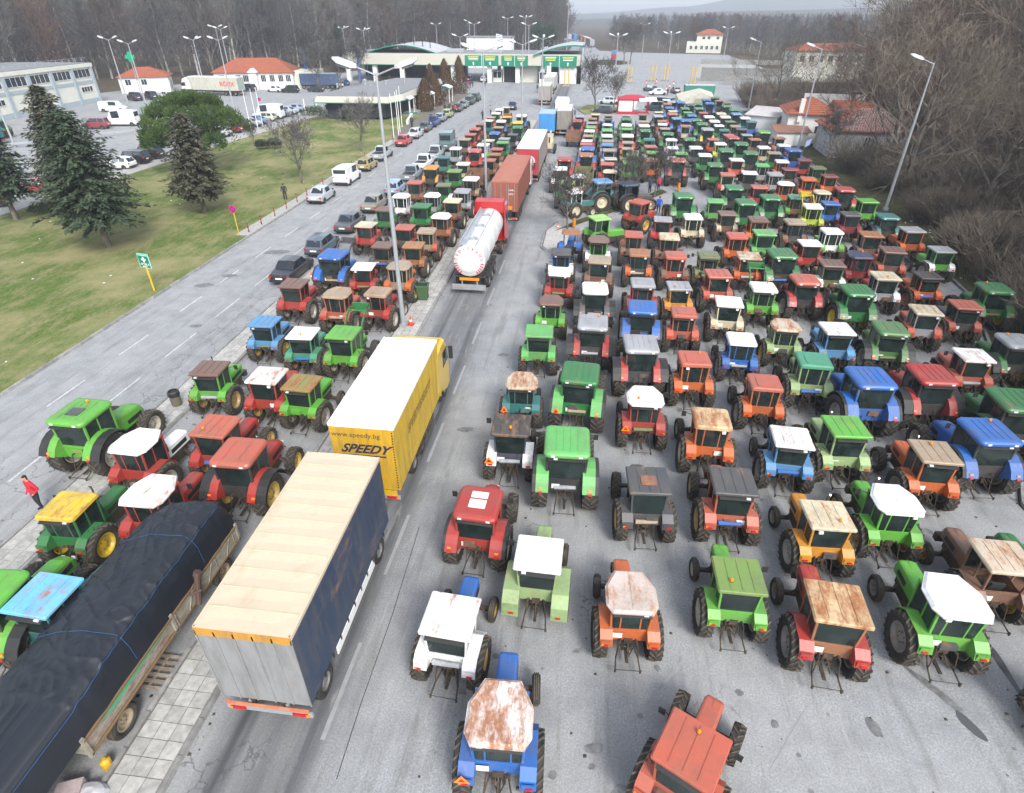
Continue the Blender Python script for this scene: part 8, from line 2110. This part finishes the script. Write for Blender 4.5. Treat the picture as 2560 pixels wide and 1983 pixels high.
# ============================================================ PEOPLE
M['jacket'] = paintmat('jacket_cloth', .8, 3, .05); M['skin'] = plain('skin', (.45, .25, .17), .6); M['hair'] = plain('dark_hair', (.02, .015, .012), .8); M['trousers'] = plain('dark_trousers', (.018, .02, .03), .85); M['shoe'] = plain('black_shoe', (.012, .012, .012), .6)
def person_mesh(pose):
    def f():
        P = {'stand': dict(lf=(-.12, .02), rf=(.12, .0), le=(-.27, -.02, 1.12), lh=(-.29, .06, .86), re=(.27, -.02, 1.12), rh=(.29, .06, .86)),
             'walk': dict(lf=(-.1, .33), rf=(.1, -.3), le=(-.25, -.12, 1.12), lh=(-.27, .0, .9), re=(.25, .1, 1.14), rh=(.26, .26, .95)),
             'pocket': dict(lf=(-.14, .04), rf=(.14, -.02), le=(-.32, -.08, 1.14), lh=(-.22, .08, .98), re=(.32, -.08, 1.14), rh=(.22, .08, .98))}[pose]
        v = []; e = []; r = []
        def a(p, q, rad_):
            v.append(p); r.append(rad_)
            if q is not None: e.append((q, len(v) - 1))
            return len(v) - 1
        pel = a((0, 0, .95), None, (.16, .12)); wa = a((0, 0, 1.1), pel, (.155, .115)); ch = a((0, 0, 1.32), wa, (.19, .13)); nb = a((0, 0, 1.47), ch, (.09, .085)); nk = a((0, .01, 1.53), nb, (.06, .06)); h1 = a((0, .02, 1.6), nk, (.075, .09)); h2 = a((0, .015, 1.7), h1, (.085, .1)); a((0, .01, 1.77), h2, (.05, .06)); a((0, .115, 1.645), h1, (.018, .018))
        for s, ft_, el, hd in ((-1, P['lf'], P['le'], P['lh']), (1, P['rf'], P['re'], P['rh'])):
            hp = a((s * .1, 0, .86), pel, (.105, .1)); kn = a(((s * .1 + ft_[0]) / 2, ft_[1] * .5 + .03, .48), hp, (.07, .07)); an_ = a((ft_[0], ft_[1] - .02, .09), kn, (.045, .045)); a((ft_[0], ft_[1] + .14, .045), an_, (.045, .035))
            sh = a((s * .19, 0, 1.41), ch, (.08, .08)); ek = a(el, sh, (.055, .055)); wr_ = a(hd, ek, (.035, .035)); d = (Vector(hd) - Vector(el)).normalized(); pm = Vector(hd) + d * .06; pa = a(tuple(pm), wr_, (.03, .022))
            for k in range(4): b_ = pm + d * .05 + Vector((0, (k - 1.5) * .022, 0)); i0 = a(tuple(b_), pa, (.009, .009)); a(tuple(b_ + d * (.035 + .006 * (k in (1, 2))) + Vector((-s * .012, 0, 0))), i0, (.008, .008))
            a(tuple(pm + d * .01 + Vector((0, .045, 0))), pa, (.009, .009))
        me = bpy.data.meshes.new('p'); me.from_pydata(v, e, []); o = bpy.data.objects.new('p', me); COL.link(o)
        sm_ = o.modifiers.new('s', 'SKIN'); me.skin_vertices or None
        if not me.skin_vertices: bpy.context.view_layer.update()
        lay = me.skin_vertices[0] if me.skin_vertices else None
        if lay:
            for i, q in enumerate(r): lay.data[i].radius = q
            lay.data[0].use_root = True
        sub = o.modifiers.new('u', 'SUBSURF'); sub.levels = 1
        bpy.context.view_layer.update()
        m = bpy.data.meshes.new_from_object(o.evaluated_get(bpy.context.evaluated_depsgraph_get())); bpy.data.objects.remove(o)
        m.name = 'body'; m.materials.clear()
        for q in ('jacket', 'trousers', 'skin', 'hair', 'shoe'): m.materials.append(M[q])
        for p in m.polygons:
            c = p.center; p.use_smooth = True
            if c.z > 1.69 or (c.z > 1.58 and c.y < -.01): k = 3
            elif c.z > 1.52: k = 2
            elif c.z < .1: k = 4
            elif c.z < .9 and abs(c.x) < .2 : k = 1
            elif abs(c.x) > .2 and c.z < (1.0 if pose != 'stand' else .88) and c.z > .6: k = 2
            else: k = 0 if c.z > .84 else 1
            p.material_index = k
        return m
    return cached(('person', pose), f)
def person(x, y, h, col, label, pose='stand', s=1.0, z=0):
    t = thing('person', label, 'person', (x, y, z), h); t.scale = (s, s, s)
    ob('body', person_mesh(pose), t, (*col, 0))
for a in ((-20.75, 14.95, 160, (.5, .01, .03), 'person in a bright red jacket standing on the island kerb, hands in pockets', 'pocket', 1.03, .13), (-31.6, 60.1, 20, (.02, .02, .025), 'person in dark clothes standing on the lawn edge', 'stand', 1.0, .13), (-30.4, 106.4, 10, (.02, .02, .03), 'person in black walking on the path to the cafe', 'walk', 1, .13), (-30.9, 108.2, 190, (.03, .03, .04), 'person in black following behind on the cafe path', 'stand', 1, .13),
        (-20.1, 118.1, 0, (.02, .02, .04), 'person in dark blue beside the tall lamp post shaft', 'walk', 1, 0), (-19.6, 124.7, 0, (.3, .27, .24), 'person with pale backpack walking past the left tractors', 'walk', 1, 0), (-32.5, 172.4, 0, (.02, .02, .02), 'person in black, one of the pair near the canopy', 'stand', 1, 0), (-31.9, 172.8, 0, (.02, .02, .03), 'person in dark coat, other of the pair near the canopy', 'stand', 1, 0), (-28.6, 172.6, 0, (.02, .02, .03), 'person in dark coat standing apart near the canopy', 'stand', 1, 0),
        (-3.9, 127.6, 10, (.01, .2, .1), 'person in a green coat walking along the truck lane', 'walk', 1, 0), (-4.7, 128.4, 10, (.02, .02, .03), 'person in black beside the green coat', 'walk', 1, 0), (7.9, 68.6, 40, (.5, .02, .05), 'person in a red jacket at the far traffic island', 'stand', 1, .1), (6.9, 67.8, 40, (.05, .08, .14), 'person in slate blue next to the red jacket', 'stand', 1, .1), (7.2, 60.2, 0, (.01, .06, .42), 'person in a royal blue jacket between tractors on the island', 'stand', 1, 0),
        (-26.6, 124.6, 0, (.35, .04, .03), 'person with orange-red jacket in the talking group', 'stand', 1, .1), (-27.2, 125.4, 200, (.02, .02, .025), 'person in black in the talking group, facing the red jacket', 'stand', 1, .1), (-28.0, 124.2, 90, (.03, .03, .04), 'person in dark coat at the kerb side of the group', 'pocket', 1, .1), (-28.9, 125.6, 30, (.02, .02, .02), 'person in black by the dark car behind the group', 'stand', 1, .1), (-28.3, 127.2, 30, (.06, .04, .03), 'person in brown at the back of the group', 'stand', 1, .1), (-28.6, 112.8, 160, (.02, .02, .025), 'person in black by the blue pickup', 'stand', 1, .1),
        (17.8, 161, 0, (.02, .02, .02), 'person in black crossing behind the marquee', 'walk', 1, 0), (-50.8, 119.6, 30, (.02, .02, .02), 'person in black standing on the cafe terrace', 'stand', 1, .5), (-44.0, 120.6, 0, (.4, .06, .03), 'person in orange-red on the cafe terrace', 'stand', 1, .5), (21.8, 154.5, 0, (.03, .02, .02), 'person in dark brown beside the green trailer', 'stand', 1, 0), (-48.3, 120.2, 120, (.04, .05, .05), 'person in grey under the cafe roof', 'pocket', 1, .5)):
    person(*a)

# haze: one closed box of thin air round the scene
hz = MB().box(-2600, 2600, -500, 3200, -6, 75)
hm, nt, b, o_ = newmat('thin_haze'); nt.nodes.remove(b)
pv = N(nt, 'ShaderNodeVolumePrincipled'); pv.inputs['Color'].default_value = (.84, .9, 1.0, 1); pv.inputs['Density'].default_value = HAZE if 'HAZE' in globals() else .0005; pv.inputs['Anisotropy'].default_value = .2
nt.links.new(pv.outputs[0], o_.inputs['Volume'])
tag(ob('haze', hz.mesh('haze', hm)), kind='stuff')
